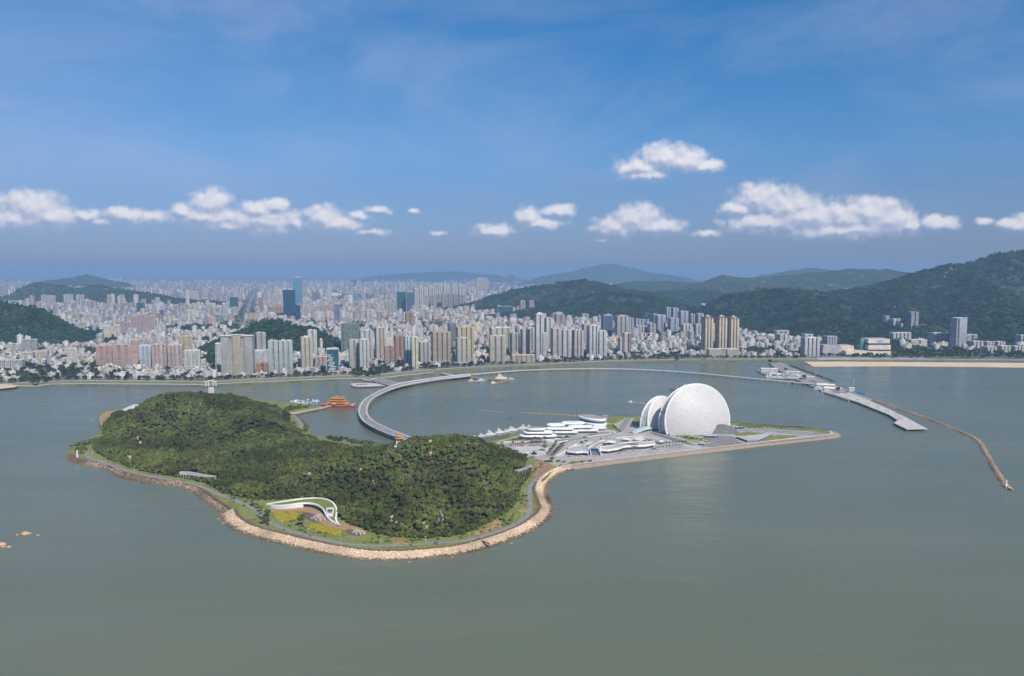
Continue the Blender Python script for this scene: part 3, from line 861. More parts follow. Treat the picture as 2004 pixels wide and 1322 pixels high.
def tower(px0, px1, ytop, ybase, col, label, style='balc', rot=16, bays=3, depth=None, top='hut', cat='apartment tower', name='apartment_tower', glass=None, podium=None, accent=None, ribbon=False, ground=None):
    z0 = LZ if ground is None else ground
    if style != 'glass': col = tuple(c*0.90 for c in col); accent = accent and tuple(c*0.92 for c in accent)
    pc = (px0 + px1)/2
    if ground is not None:      # stands on the slope: follow the line of sight to the hillside
        dx, dy, dz = ray(pc, ybase)
        yy = np.arange(2400.0, 6000.0, 8.0)
        hit = np.nonzero(CAM_H + yy*dz/dy <= np.maximum(hill_height(yy*dx/dy, yy), LZ))[0]
        z0 = float(CAM_H + yy[hit[0]]*dz/dy) - 1.0
    x, y = at(pc, ybase, z0)
    t = y/CT
    bw = (px1 - px0)/FPX*math.hypot(y, CAM_H)*1.0
    rt = math.radians(rot)
    d = depth or max(13.0, min(26.0, bw*0.62))
    w = max(8.0, (bw - d*abs(math.sin(rt)))/max(0.5, abs(math.cos(rt))))
    h = height_at(ytop, y) - z0
    y2 = y + (d/2)
    x2 = x*y2/y
    root = empty(name, (x2, y2, z0), rt, label, cat)
    FOOT.append((x2, y2, max(w, d)*0.62 + 8))
    fl = 3.05
    nf = max(2, int(h/fl))
    a = 1.0 if ribbon else 0.5
    slot_shade = style in ('balc', 'slab') and bays > 1
    base = (*col, a); top_c = (*jit((0.42, 0.41, 0.40)), 0)
    z1 = h*0.955 if top in ('hut', 'crown', 'canopy', 'pagoda') else h
    if style == 'glass':
        b = MB(); b.box(0, 0, 0, z1, w, d, 0, base, top_c); b.build('curtain_wall', glass, root)
        p = MB()
        for sx in (-1, 1):
            for sy in (-1, 1): p.box(sx*(w/2), sy*(d/2), 0, z1 + 1.2, 1.0, 1.0, 0, (*col, 0))
        p.build('corner_fin', PAINT, root, kind='stuff')
        r = MB(); r.box(0, 0, z1, z1 + 3.5, w*0.92, d*0.92, 0, (*col, 0), top_c); r.box(w*0.1, 0, z1 + 3.5, h + 2, w*0.35, d*0.4, 0, (0.4, 0.4, 0.42, 0)); r.build('roof', PAINT, root)
    else:
        b = MB(); b.box(0, 2.0, 0, z1, w, d - 4.0, 0, (*col, 1.0 if slot_shade else a), top_c); b.build('wall', WALL, root)  # window ribbons darken the recessed body, standing in for shade between bays
        n = bays
        bwid = w/(n + (n - 1)*0.42) if n > 1 else w*0.8
        step = bwid*1.42
        slab = MB()
        for k in range(n):
            bx = -w/2 + bwid/2 + k*step if n > 1 else 0
            bay = MB()
            hb = z1*(1.0 if k % 2 else 0.985)
            cc = accent if (accent and k == n//2) else jit(col, 0.02)
            bay.box(bx, -d/2 + 1.6, 0, hb, bwid*0.94, 6.0, 0, (*cc, a), top_c)
            bay.build('bay', WALL, root)
            if style in ('balc', 'grid'):
                sc = jit(tuple(min(0.8, c*1.12 + 0.03) for c in col), 0.02)
                for f in range(1, nf):
                    zf = f*fl
                    if zf > hb - 1: break
                    slab.box(bx, -d/2 - 1.6, zf - 0.15, zf + (0.6 if style == 'balc' else 0.25), bwid*0.80, 1.2, 0, (*sc, 0), bottom=True)
                if style == 'grid':
                    m = max(2, int(bwid/3.6))
                    for q in range(m + 1):
                        slab.box(bx - bwid*0.45 + bwid*0.9*q/m, -d/2 - 1.55, 0, hb, 0.5, 1.0, 0, (*sc, 0))
            if k < n - 1 and n > 1:   # the shaded slot between two bays
                slab.box(bx + step/2, -d/2 + 3.2, 0, z1*0.99, 0.5, 0.6, 0, (*jit(col), 0))
        for sx in (-1, 1):      # balconies of the side walls
            if style == 'balc':
                for f in range(1, nf):
                    zf = f*fl
                    if zf > z1 - 1: break
                    slab.box(sx*(w/2 + 0.5), 0.6, zf - 0.15, zf + 0.6, 1.0, d*0.38, 0, (*jit(col, 0.02), 0), bottom=True)
        slab.build('balcony', PAINT, root, kind='stuff')
        r = MB()
        r.box(0, -d/2 + 0.9, z1, z1 + 1.3, w, 0.5, 0, (*jit(col), 0)); r.box(0, d/2 - 0.3, z1, z1 + 1.3, w, 0.5, 0, (*jit(col), 0))
        r.box(-w/2 + 0.25, 0.6, z1, z1 + 1.3, 0.5, d - 2, 0, (*jit(col), 0)); r.box(w/2 - 0.25, 0.6, z1, z1 + 1.3, 0.5, d - 2, 0, (*jit(col), 0))
        if top == 'hut':
            r.box(-w*0.16, 1, z1, h, w*0.26, d*0.42, 0, (*jit(col), 0), top_c); r.box(w*0.22, 1.5, z1, z1 + (h - z1)*0.7, w*0.2, d*0.36, 0, (*jit(col), 0), top_c)
        elif top == 'crown':
            r.box(0, 0.6, z1, z1 + (h - z1)*0.5, w*0.7, d*0.7, 0, (*jit(col), 0), top_c); r.box(0, 0.6, z1 + (h - z1)*0.5, h, w*0.42, d*0.46, 0, (*jit(col), 0), top_c)
        elif top == 'canopy':
            for sx in (-0.33, 0.33): r.box(sx*w, 0, z1 + 2.2, z1 + 3.2, w*0.36, d*1.05, 0, (0.72, 0.72, 0.72, 0), bottom=True)
            r.box(0, 0, z1, h - 1, w*0.26, d*0.7, 0, (*(accent or YEL), 0)); r.box(0, 0, h - 1, h, w*0.42, d*1.05, 0, (0.70, 0.69, 0.66, 0), bottom=True)
        elif top == 'pagoda':
            q = [(-w*.5, -d*.5), (w*.5, -d*.5), (w*.5, d*.5), (-w*.5, d*.5)]
            r.prism([(x_*1.08, y_*1.08) for x_, y_ in q], z1 + 1.3, z1 + 2.1, (0.30, 0.20, 0.16, 0), bottom=True)
            r.box(0, 0, z1 + 2.1, z1 + 2.1 + (h - z1)*0.5, w*0.5, d*0.5, 0, (*col, 0))
            zz = z1 + 2.1 + (h - z1)*0.5
            r.prism([(x_*.62, y_*.62) for x_, y_ in q], zz, zz + 0.8, (0.36, 0.26, 0.2, 0), bottom=True)
            r.frustum([(x_*.4, y_*.4) for x_, y_ in q], zz + 0.8, [(x_*.04, y_*.04) for x_, y_ in q], h + 4, (0.50, 0.40, 0.32, 0))
        elif top == 'red':
            q = [(-w*.5, -d*.5), (w*.5, -d*.5), (w*.5, d*.5), (-w*.5, d*.5)]
            r.frustum([(x_*1.02, y_*1.02) for x_, y_ in q], z1 + 0.2, [(x_*.6, y_*.15) for x_, y_ in q], z1 + 5, (0.36, 0.11, 0.07, 0))
        r.build('roof', PAINT, root)
    if podium:
        pw, pd, ph, pcol = podium
        pm = MB(); pm.box(0, -2, 0, ph, w*pw, d + pd, 0, (*pcol, 1.0), (0.42, 0.40, 0.38, 0)); pm.build('podium', WALL, root)
    return root

G = dict(style='glass', cat='office tower', name='office_tower')
# front rank, left to right ------------------------------------------------
tower(5, 46, 704, 724.5, WHITE_C, 'long low white hotel slab behind the trees at the far left', 'grid', rot=10, bays=4, depth=22, top='crown', name='hotel_block', cat='hotel', ribbon=True)
tower(45, 75, 663, 691, GREY, 'broad grey apartment slab left of the blue sheds near the wooded hill', 'grid', bays=3, rot=20)
tower(16, 30, 672, 689, WHITE_C, 'small white tower left of the broad grey slab, the left of two', 'balc', bays=1)
tower(31, 44, 671, 689, WHITE_C, 'small white tower touching the left side of the broad grey slab', 'balc', bays=1)
tower(45, 67, 689, 706, CREAM, 'short cream block in front of the broad grey slab', 'grid', bays=3)
tower(72, 95, 686, 706, CREAM, 'short cream block with flat front right of its twin before the broad grey slab', 'grid', bays=3)
tower(131, 153, 681, 712, WHITE_C, 'white corner tower with big square windows between the school and the pink towers', 'grid', bays=2, rot=28)
tower(190, 223, 674, 719, PINK, 'leftmost pink-brown tower of the front row with dark balconies', 'balc', bays=3, rot=18)
tower(223, 262, 673, 719, PINK, 'second pink-brown tower of the front row with pale vertical stripes', 'balc', bays=3, rot=18, top='crown')
tower(257, 276, 663, 718, (0.60, 0.42, 0.35), 'plain pink slab tower rising behind the pink-brown front row', 'slab', bays=1, rot=24)
tower(275, 299, 674, 722, BLUEW, 'pale blue-white tower with a domed white roof in the pink front row', 'balc', bays=3, rot=14, top='crown')
tower(298, 329, 672, 723, (0.58, 0.44, 0.40), 'pink and white striped tower right of the pale blue-white one', 'balc', bays=4, rot=18, accent=(0.68, 0.66, 0.70))
tower(329, 360, 673, 723, (0.57, 0.43, 0.39), 'pink and white striped tower joined to the right side of its twin', 'balc', bays=4, rot=18, accent=(0.68, 0.66, 0.70))
tower(349, 379, 656, 700, BEIGE, 'yellow-striped tower with glass corners behind the pink and white pair', 'grid', bays=3, rot=24, accent=YEL, top='crown')
tower(362, 394, 684, 727, (0.66, 0.68, 0.62), 'white and pale green tower on a long white podium before the seafront trees', 'grid', bays=4, rot=14, podium=(1.9, 10, 15, WHITE_C))
tower(421, 438, 670, 724, WHITE_C, 'narrow plain white slab just left of the broad grid-fronted twin tower', 'slab', bays=1, rot=25)
tower(436, 498, 655, 733, (0.50, 0.49, 0.47), 'broad grey grid-fronted twin tower with roof canopies and a golden centre box', 'grid', bays=3, rot=4, depth=26, top='canopy', accent=YEL)
tower(500, 522, 649, 700, (0.50, 0.48, 0.45), 'grey tower with a dark left side behind the broad grid-fronted twin', 'slab', bays=2, rot=26)
tower(497, 526, 684, 722, (0.70, 0.71, 0.74), 'white block with big black square windows behind the orange stepped building', 'grid', bays=1, rot=8, top='hut')
tower(501, 526, 709, 735, ORANGE, 'rust-orange stepped building at the foot of the broad grid-fronted twin tower', 'slab', bays=2, rot=20, name='stepped_building', cat='building', top='crown')
tower(525, 547, 664, 732, (0.50, 0.56, 0.54), 'left half of the green-tinted glass balcony pair', 'balc', bays=2, rot=14)
tower(546, 575, 664, 732, (0.52, 0.57, 0.55), 'right half of the green-tinted glass balcony pair', 'balc', bays=3, rot=14)
tower(588, 614, 657, 727, (0.62, 0.57, 0.46), 'slim cream tower with a yellow-lit edge and long grey podium', 'balc', bays=3, rot=20, top='crown', podium=(1.9, 10, 11, (0.40, 0.40, 0.42)))
tower(601, 622, 644, 700, WHITE_C, 'white wavy-balcony tower behind the slim cream one', 'balc', bays=2, rot=20)
tower(616, 640, 697, 722, PINK, 'squat pink building between the slim cream tower and the teal glass block', 'slab', bays=3, rot=12)
_tg = tower(638, 665, 681, 732, (0.55, 0.57, 0.55), 'teal glass office block with slanting white bands and a white roof box', glass=GLASS_TEAL, rot=14, podium=(1.1, 6, 10, WHITE_C), **G)
tower(667, 706, 631, 690, (0.16, 0.25, 0.20), 'wide building shrouded in green scaffold netting', 'slab', bays=1, rot=12, depth=30, cat='building', name='netted_building')
tower(682, 704, 663, 722, (0.56, 0.55, 0.50), 'left of the two joined white and grey towers before the netted building', 'balc', bays=2, rot=18)
tower(702, 724, 662, 724, (0.64, 0.64, 0.60), 'right of the two joined white and grey towers before the netted building', 'balc', bays=3, rot=18, top='crown')
tower(703, 732, 644, 706, (0.56, 0.54, 0.52), 'stepped grey-white tower right behind the joined white and grey pair', 'balc', bays=3, rot=20, top='crown')
tower(733, 758, 638, 700, (0.66, 0.60, 0.56), 'white tower with an orange-striped middle bay', 'balc', bays=3, rot=22, accent=(0.60, 0.30, 0.18))
tower(751, 773, 674, 716, (0.58, 0.40, 0.31), 'salmon pink mid-rise with ribbon windows before the orange-striped tower', 'grid', bays=2, rot=16, ribbon=True)
tower(771, 791, 654, 708, (0.44, 0.27, 0.21), 'red-brown tower left of the white and blue-glass seafront tower', 'balc', bays=2, rot=20)
tower(790, 808, 656, 718, (0.56, 0.64, 0.66), 'white and blue-glass seafront tower, its left wing', 'balc', bays=3, rot=22)
tower(805, 819, 657, 722, (0.78, 0.70, 0.52), 'bright cream right wing of the white and blue-glass seafront tower', 'slab', bays=2, rot=16)
tower(819, 844, 668, 712, (0.52, 0.50, 0.48), 'grey mid-rise with a curved white frame left of the brown twin-bay tower', 'balc', bays=3, rot=18)
tower(844, 883, 647, 712, (0.46, 0.38, 0.30), 'wide brown-beige tower with twin bays on an arcaded brown podium', 'balc', bays=4, rot=16, podium=(1.35, 14, 9, (0.42, 0.30, 0.24)))
tower(876, 894, 631, 680, (0.20, 0.19, 0.24), 'dark banded tower behind the wide brown-beige one', 'balc', bays=1, rot=20)
tower(892, 929, 637, 702, (0.60, 0.50, 0.34), 'tall yellow-beige stepped tower with a bright yellow right edge', 'balc', bays=4, rot=18, top='crown')
tower(891, 921, 659, 714, (0.56, 0.56, 0.44), 'lower greenish cream tower in front of the yellow-beige stepped one', 'balc', bays=3, rot=18, top='crown', podium=(1.4, 10, 9, (0.45, 0.48, 0.50)))
tower(957, 991, 655, 710, (0.60, 0.53, 0.44), 'wide cream tower with an even grid of balconies at the waterfront', 'balc', bays=3, rot=8)
tower(958, 1003, 639, 694, (0.66, 0.62, 0.54), 'broad cream tower standing behind the even-gridded waterfront one', 'slab', bays=4, rot=18)
tower(997, 1017, 650, 698, (0.50, 0.50, 0.48), 'grey-white tower with a dark shaded flank left of the tallest white tower', 'balc', bays=2, rot=22)
tower(1018, 1037, 642, 699, (0.54, 0.54, 0.52), 'grey-white tower between its shaded twin and the tallest white tower', 'balc', bays=2, rot=22)
tower(1028, 1048, 639, 692, (0.62, 0.60, 0.56), 'pale tower half hidden behind the tallest white tower', 'balc', bays=2, rot=20)
tower(1046, 1064, 611, 702, (0.60, 0.60, 0.61), 'tallest white waterfront tower with white banded balconies', 'balc', bays=2, rot=14, top='crown')
tower(1059, 1071, 649, 702, (0.58, 0.60, 0.66), 'shorter bluish wing on the right of the tallest white tower', 'grid', bays=1, rot=14)
tower(1065, 1082, 620, 684, (0.66, 0.63, 0.56), 'slim cream tower right behind the tallest white tower', 'balc', bays=2, rot=20)
tower(1078, 1099, 640, 701, (0.58, 0.52, 0.50), 'first of the balcony towers right of the tallest white tower, brownish', 'balc', bays=2, rot=14)
tower(1098, 1118, 643, 701, (0.60, 0.60, 0.62), 'second of the balcony towers right of the tallest white tower, whiter', 'balc', bays=2, rot=14)
tower(1119, 1142, 644, 700, (0.58, 0.53, 0.52), 'third of the balcony towers, with a brown-edged face', 'balc', bays=3, rot=16)
tower(1148, 1172, 634, 700, (0.64, 0.64, 0.67), 'fourth of the balcony towers, white with a stepped crown', 'balc', bays=3, rot=16, top='crown')
tower(1169, 1187, 645, 700, (0.62, 0.63, 0.66), 'last balcony tower at the right end of the row', 'balc', bays=2, rot=14)
tower(1138, 1156, 633, 684, (0.56, 0.44, 0.40), 'pink tower with a domed top behind the gap of the balcony towers', 'balc', bays=2, rot=18, top='crown')
tower(1001, 1047, 694, 709, (0.66, 0.56, 0.42), 'long low cream building behind the trees before the grey-white towers', 'grid', bays=5, rot=6, depth=20, cat='building', name='low_building')
tower(1209, 1223, 659, 694, (0.60, 0.57, 0.54), 'slim white and dark tower, left of the brown-topped pair', 'slab', bays=2, rot=20)
tower(1218, 1235, 650, 694, (0.68, 0.62, 0.58), 'slim white tower with a brown top and red lines', 'slab', bays=2, rot=14, accent=BROWN)
tower(1203, 1230, 616, 664, (0.50, 0.47, 0.45), 'grey-brown tower standing in front of the green hills, left of the bluish slabs', 'balc', bays=3, rot=16, top='crown')
tower(1176, 1199, 615, 661, (0.34, 0.40, 0.50), 'blue glass office tower with a white top band below the green hills', glass=GLASS_GREY, rot=24, **G)
tower(1136, 1152, 613, 640, (0.46, 0.45, 0.48), 'dull grey slab below the green hills left of the blue glass tower', 'slab', bays=2, rot=18)
tower(1085, 1106, 614, 640, (0.44, 0.36, 0.36), 'brown-grey pair block below the green hills behind the tallest white tower', 'slab', bays=2, rot=18)
tower(1372, 1394, 618, 692, (0.68, 0.57, 0.42), 'leftmost of the three tall cream towers with pagoda tops', 'balc', bays=3, rot=20, top='pagoda')
tower(1399, 1421, 618, 692, (0.70, 0.59, 0.44), 'middle one of the three tall cream towers with pagoda tops', 'balc', bays=3, rot=20, top='pagoda')
tower(1422, 1444, 619, 692, (0.70, 0.59, 0.44), 'rightmost of the three tall cream towers with pagoda tops', 'balc', bays=3, rot=20, top='pagoda')
tower(1383, 1446, 683, 698, (0.70, 0.64, 0.56), 'white banded podium building at the feet of the three cream towers', 'grid', bays=2, rot=6, depth=24, cat='building', name='podium_building', ribbon=True, top='flat')
_c = (0.44, 0.46, 0.52)
for (a0, a1, t0, b0, l) in [(1276, 1287, 613, 642, 'leftmost'), (1281, 1302, 615, 650, 'second'), (1301, 1312, 600, 640, 'third and darkest'), (1312, 1327, 601, 640, 'fourth and tallest'), (1306, 1328, 621, 651, 'lower front'), (1326, 1346, 607, 648, 'fifth'), (1349, 1359, 613, 650, 'sixth'), (1360, 1376, 612, 650, 'last')]:
    tower(a0, a1, t0, b0, jit(_c, 0.06), l + ' tower of the blue-grey cluster left of the three cream towers', 'balc', bays=2, rot=22)
for (a0, a1, t0, b0, l) in [(1228, 1240, 621, 650, 'first'), (1241, 1254, 623, 650, 'second'), (1254, 1263, 624, 650, 'third'), (1262, 1275, 629, 654, 'fourth')]:
    tower(a0, a1, t0, b0, jit((0.50, 0.53, 0.60), 0.04), l + ' of the bluish slabs in line under the hills right of the grey-brown tower', 'slab', bays=2, rot=18)
tower(1243, 1266, 637, 655, (0.58, 0.56, 0.52), 'low white and grey slab before the bluish slabs', 'slab', bays=4, rot=14)
tower(1267, 1283, 633, 656, (0.50, 0.46, 0.42), 'tan block with plain side left of the wooded rise', 'slab', bays=2, rot=20)
tower(1331, 1353, 633, 663, (0.66, 0.62, 0.54), 'cream and white tower in front of the blue-grey cluster', 'balc', bays=3, rot=18)
tower(1357, 1372, 633, 662, (0.60, 0.58, 0.56), 'white tower hiding left behind the three cream towers', 'balc', bays=2, rot=18)
tower(1441, 1448, 640, 668, (0.52, 0.52, 0.56), 'thin grey tower peeping out right of the three cream towers', 'slab', bays=1, rot=16)
tower(1516, 1541, 653, 677, (0.62, 0.61, 0.58), 'white tower with a dark left side before the mountain foot', 'slab', bays=2, rot=28)
tower(1567, 1602, 659, 697, (0.66, 0.65, 0.66), 'wide white tower near the head of the causeway', 'balc', bays=4, rot=12, top='crown')
tower(1568, 1589, 653, 684, (0.64, 0.64, 0.64), 'white tower behind the wide one near the head of the causeway', 'balc', bays=2, rot=16)
tower(1611, 1636, 657, 682, (0.50, 0.52, 0.56), 'short striped tower group behind the art museum', 'slab', bays=4, rot=16)
tower(1515, 1543, 646, 662, (0.62, 0.57, 0.52), 'cream hillside block behind the white tower with the dark side', 'slab', bays=3, rot=10)
# hospital and slope at the right
tower(1858, 1893, 622, 681, (0.60, 0.62, 0.66), 'white and blue banded hospital tower under the mountain', 'grid', bays=1, rot=28, ribbon=True, depth=28, cat='hospital', name='hospital_tower', top='flat')
for (a0, a1, t0, b0, l) in [(1818, 1840, 650, 677, 'left'), (1840, 1858, 651, 677, 'middle'), (1857, 1882, 650, 678, 'right'), (1882, 1911, 654, 672, 'far right')]:
    tower(a0, a1, t0, b0, (0.62, 0.61, 0.62), l + ' low white ward block at the foot of the hospital tower', 'grid', bays=2, rot=16, ribbon=True, cat='hospital', name='hospital_block')
tower(1771, 1797, 609, 645, (0.36, 0.38, 0.46), 'unfinished dark tower with a bright edge on the mountain slope', 'slab', bays=2, rot=28, ground=1)
tower(1726, 1740, 617, 635, (0.44, 0.46, 0.52), 'small grey tower on the slope left of the unfinished dark one', 'slab', bays=1, rot=26, ground=1)
tower(1740, 1760, 623, 643, (0.64, 0.64, 0.64), 'white block below the small grey slope tower', 'slab', bays=2, rot=20, ground=1)
tower(1756, 1776, 632, 646, (0.66, 0.65, 0.64), 'low white block next to the unfinished dark tower', 'slab', bays=2, rot=16, ground=1)
tower(1739, 1782, 650, 668, (0.66, 0.65, 0.62), 'long white stepped block behind the art museum', 'grid', bays=5, rot=14)
tower(1776, 1812, 664, 677, (0.70, 0.67, 0.64), 'low white hall right behind the art museum', 'slab', bays=2, rot=8, cat='building', name='low_hall')
for i, (a0, a1, t0, b0) in enumerate([(1895, 1922, 667, 684), (1923, 1943, 668, 684), (1944, 1964, 668, 684), (1950, 1975, 676, 690), (1922, 1948, 678, 690), (1976, 2001, 677, 690), (1968, 1990, 657, 672), (1988, 2010, 655, 676)]):
    tower(a0, a1, t0, b0, jit((0.64, 0.61, 0.57)), ['largest grey-white housing block right of the hospital', 'second housing block right of the hospital', 'third housing block right of the hospital, rear row', 'middle block of the front housing row above the beach', 'left block of the front housing row above the beach', 'right block of the front housing row above the beach', 'hillside housing block at the right edge, the left one', 'hillside housing block cut by the right edge of the view'][i], 'slab', bays=3, rot=16)
m = MB()
for k in range(11): m.box(-3 - k*0.9 + (k % 3)*3, -12.5, 12 + k*4.3, 13.5 + k*4.3, 18 - k*0.6, .8, 0, (0.66, 0.66, 0.64, 0), bottom=True)
m.build('slanting_band', PAINT, _tg, kind='stuff')
# second rank and middle distance --------------------------------------------
for i, (a0, a1, t0, b0) in enumerate([(230, 244, 628, 653), (244, 258, 629, 653), (257, 270, 615, 656), (269, 281, 614, 656), (280, 293, 612, 655)]):
    tower(a0, a1, t0, b0, jit((0.58, 0.44, 0.46), 0.03), ['leftmost lower', 'second lower', 'first tall', 'middle tall', 'last and tallest'][i] + ' slab of the lilac-pink row behind the pink front towers', 'slab', bays=3, rot=18)
tower(292, 306, 616, 651, (0.56, 0.51, 0.42), 'beige slab closing the right end of the lilac-pink row', 'slab', bays=3, rot=20)
tower(202, 219, 636, 664, (0.74, 0.69, 0.50), 'bright cream tower left of the lilac-pink row', 'slab', bays=3, rot=28)
tower(222, 236, 634, 661, (0.72, 0.70, 0.54), 'smaller cream and glass tower between the bright cream one and the lilac-pink row', 'slab', bays=2, rot=28)
tower(153, 168, 630, 655, (0.58, 0.50, 0.44), 'tan tower with a red roof among red-roofed houses', 'slab', bays=2, rot=24)
tower(366, 383, 606, 633, (0.74, 0.70, 0.62), 'bright white tower pair in the middle of the left city', 'slab', bays=2, rot=24)
tower(384, 405, 608, 624, (0.54, 0.57, 0.64), 'wide bluish white hall right of the bright white pair', 'slab', bays=1, rot=14)
tower(434, 448, 592, 627, (0.68, 0.68, 0.68), 'white slab tower with ribbon windows left of the boulevard', 'slab', bays=1, rot=26, ribbon=True)
tower(450, 467, 580, 606, (0.20, 0.32, 0.36), 'teal glass tower at the left side of the boulevard', glass=GLASS_TEAL, rot=12, **G)
tower(269, 283, 591, 616, (0.06, 0.20, 0.24), 'small dark green glass tower amid the left city', glass=GLASS_TEAL, rot=8, **G)
tower(313, 321, 605, 622, (0.4, 0.42, 0.46), 'little dark-fronted tower right of the small dark green glass one', glass=GLASS_GREY, rot=12, **G)
tower(414, 421, 620, 644, (0.60, 0.50, 0.38), 'thin tan tower left of the knoll', 'slab', bays=1, rot=20)
tower(402, 436, 621, 634, (0.26, 0.36, 0.34), 'broad building under green netting left of the knoll', 'slab', bays=1, rot=10, cat='building', name='netted_building')
tower(82, 97, 576, 600, (0.54, 0.48, 0.50), 'left of the lilac towers under the long wooded ridge', 'slab', bays=3, rot=20)
tower(97, 110, 577, 600, (0.54, 0.49, 0.51), 'right of the lilac towers under the long wooded ridge', 'slab', bays=3, rot=20)
tower(126, 144, 575, 595, (0.58, 0.53, 0.44), 'cream towers block under the long wooded ridge, left of the row', 'slab', bays=3, rot=20)
tower(150, 166, 576, 596, (0.56, 0.50, 0.42), 'beige block under the long wooded ridge, middle of the row', 'slab', bays=3, rot=20)
tower(166, 196, 569, 590, (0.62, 0.55, 0.42), 'long yellowish row on the ridge side', 'slab', bays=5, rot=12)
tower(211, 222, 576, 597, (0.52, 0.48, 0.46), 'tall tan tower right of the yellowish row, the left of two', 'slab', bays=2, rot=20)
tower(233, 245, 576, 597, (0.52, 0.48, 0.46), 'tall tan tower right of the yellowish row, the right of two', 'slab', bays=2, rot=20)
tower(160, 180, 587, 612, (0.46, 0.45, 0.46), 'dull grey tower in the crowded left city', 'slab', bays=3, rot=20)
tower(175, 196, 604, 624, (0.62, 0.63, 0.66), 'white hall with tall slots right of the dull grey tower', 'slab', bays=3, rot=10)
tower(554, 580, 565, 625, (0.02, 0.06, 0.09), 'dark navy glass tower behind the wooded knoll', glass=GLASS_NAVY, rot=16, depth=42, **G)
tower(578, 589, 596, 626, (0.02, 0.06, 0.09), 'lower navy glass annex right of the dark navy tower', glass=GLASS_NAVY, rot=16, **G)
tower(573, 593, 541, 600, (0.28, 0.42, 0.55), 'tallest pale blue glass tower behind the dark navy one', glass=GLASS_BLUE, rot=10, depth=44, **G)
tower(505, 517, 581, 612, (0.40, 0.28, 0.24), 'brown tower right of the boulevard', 'slab', bays=2, rot=20)
tower(531, 544, 575, 602, (0.62, 0.56, 0.48), 'cream tower between the boulevard and the dark navy tower', 'slab', bays=3, rot=20)
tower(524, 555, 602, 622, (0.52, 0.36, 0.28), 'long red-roofed brown block left of the dark navy tower', 'slab', bays=5, rot=10, top='red')
tower(480, 512, 613, 626, (0.64, 0.56, 0.42), 'low cream block with red roof trim behind the knoll', 'slab', bays=4, rot=10, top='red')
tower(592, 603, 597, 622, (0.66, 0.58, 0.52), 'white and pink tower right of the navy annex', 'slab', bays=3, rot=12)
tower(612, 623, 597, 621, (0.64, 0.57, 0.51), 'white and pink tower next to the first, farther from the navy annex', 'slab', bays=3, rot=12)
tower(591, 601, 583, 600, (0.66, 0.65, 0.64), 'white arch-topped tower behind the white and pink pair', 'slab', bays=1, rot=10)
tower(612, 627, 571, 594, (0.26, 0.22, 0.28), 'dark brown-grey tower left of the stadium', 'slab', bays=2, rot=20)
tower(640, 650, 558, 594, (0.62, 0.62, 0.64), 'tall white slab tower in front of the stadium', 'slab', bays=1, rot=12)
tower(630, 650, 596, 612, (0.60, 0.42, 0.31), 'orange-pink stepped housing block', 'slab', bays=3, rot=18, top='crown')
tower(653, 667, 594, 633, (0.24, 0.24, 0.34), 'purple-grey slab tower above the roofs right of the knoll', 'slab', bays=2, rot=14)
tower(688, 702, 577, 592, (0.10, 0.40, 0.46), 'turquoise-topped building under construction', 'slab', bays=1, rot=8)
tower(707, 717, 574, 596, (0.40, 0.46, 0.54), 'grey-blue slab right of the turquoise-topped building', 'slab', bays=1, rot=12)
tower(716, 733, 605, 637, (0.64, 0.64, 0.60), 'white tower with a stepped top right behind the netted building', 'balc', bays=2, rot=16, top='crown')
tower(669, 683, 585, 604, (0.60, 0.46, 0.40), 'white and brown pair of slim towers', 'slab', bays=2, rot=20)
for i, (a0, a1, t0, b0) in enumerate([(753, 761, 588, 617), (761, 769, 588, 619), (768, 777, 585, 619)]):
    tower(a0, a1, t0, b0, (0.60, 0.55, 0.45), ['left', 'middle', 'right'][i] + ' of the three slim beige towers by the teal glass tower', 'slab', bays=2, rot=22)
tower(776, 795, 569, 612, (0.06, 0.20, 0.26), 'dark teal glass tower in the middle of the city', glass=GLASS_TEAL, rot=10, depth=36, **G)
tower(795, 811, 570, 613, (0.24, 0.30, 0.42), 'slate blue tower joined to the right of the dark teal one', glass=GLASS_GREY, rot=8, depth=36, **G)
tower(793, 810, 610, 644, (0.44, 0.27, 0.20), 'plain red-brown tower standing alone in the low roofs', 'slab', bays=2, rot=18)
_bk = [(811, 820, 563, 612), (820, 829, 559, 611), (829, 838, 562, 608), (838, 847, 558, 606), (846, 853, 561, 606), (830, 840, 577, 608), (841, 851, 576, 607), (852, 864, 575, 606), (864, 876, 574, 607), (876, 886, 573, 607), (886, 897, 573, 606), (897, 910, 575, 606), (857, 866, 555, 592), (867, 880, 556, 592), (884, 895, 556, 592), (897, 910, 557, 590), (915, 928, 560, 578)]
for i, (a0, a1, t0, b0) in enumerate(_bk):
    wht = i < 5 or i > 11
    tower(a0, a1, t0, b0, jit((0.66, 0.64, 0.60) if wht else (0.42, 0.37, 0.36), 0.03), ('%s %s tower of the dense estate right of the slate blue tower' % (['first', 'second', 'third', 'fourth', 'fifth', 'first', 'second', 'third', 'fourth', 'fifth', 'sixth', 'last', 'first rear', 'second rear', 'third rear', 'fourth rear', 'rightmost rear'][i], 'white' if wht else 'brown')), 'slab', bays=2, rot=18)
tower(931, 954, 543, 577, (0.60, 0.54, 0.46), 'big beige slab pair standing alone left of the green hills', 'slab', bays=4, rot=20)
tower(1016, 1028, 587, 616, (0.56, 0.42, 0.40), 'left of the pair of pinkish towers before the green hills', 'slab', bays=2, rot=20)
tower(1034, 1045, 587, 615, (0.56, 0.43, 0.41), 'right of the pair of pinkish towers before the green hills', 'slab', bays=2, rot=20)
tower(974, 1004, 599, 618, (0.14, 0.24, 0.28), 'low dark teal glass complex at the foot of the green hills', glass=GLASS_TEAL, rot=8, **G)
tower(994, 1007, 536, 556, (0.12, 0.20, 0.28), 'dark blue tower on the hazy skyline', glass=GLASS_GREY, rot=8, **G)
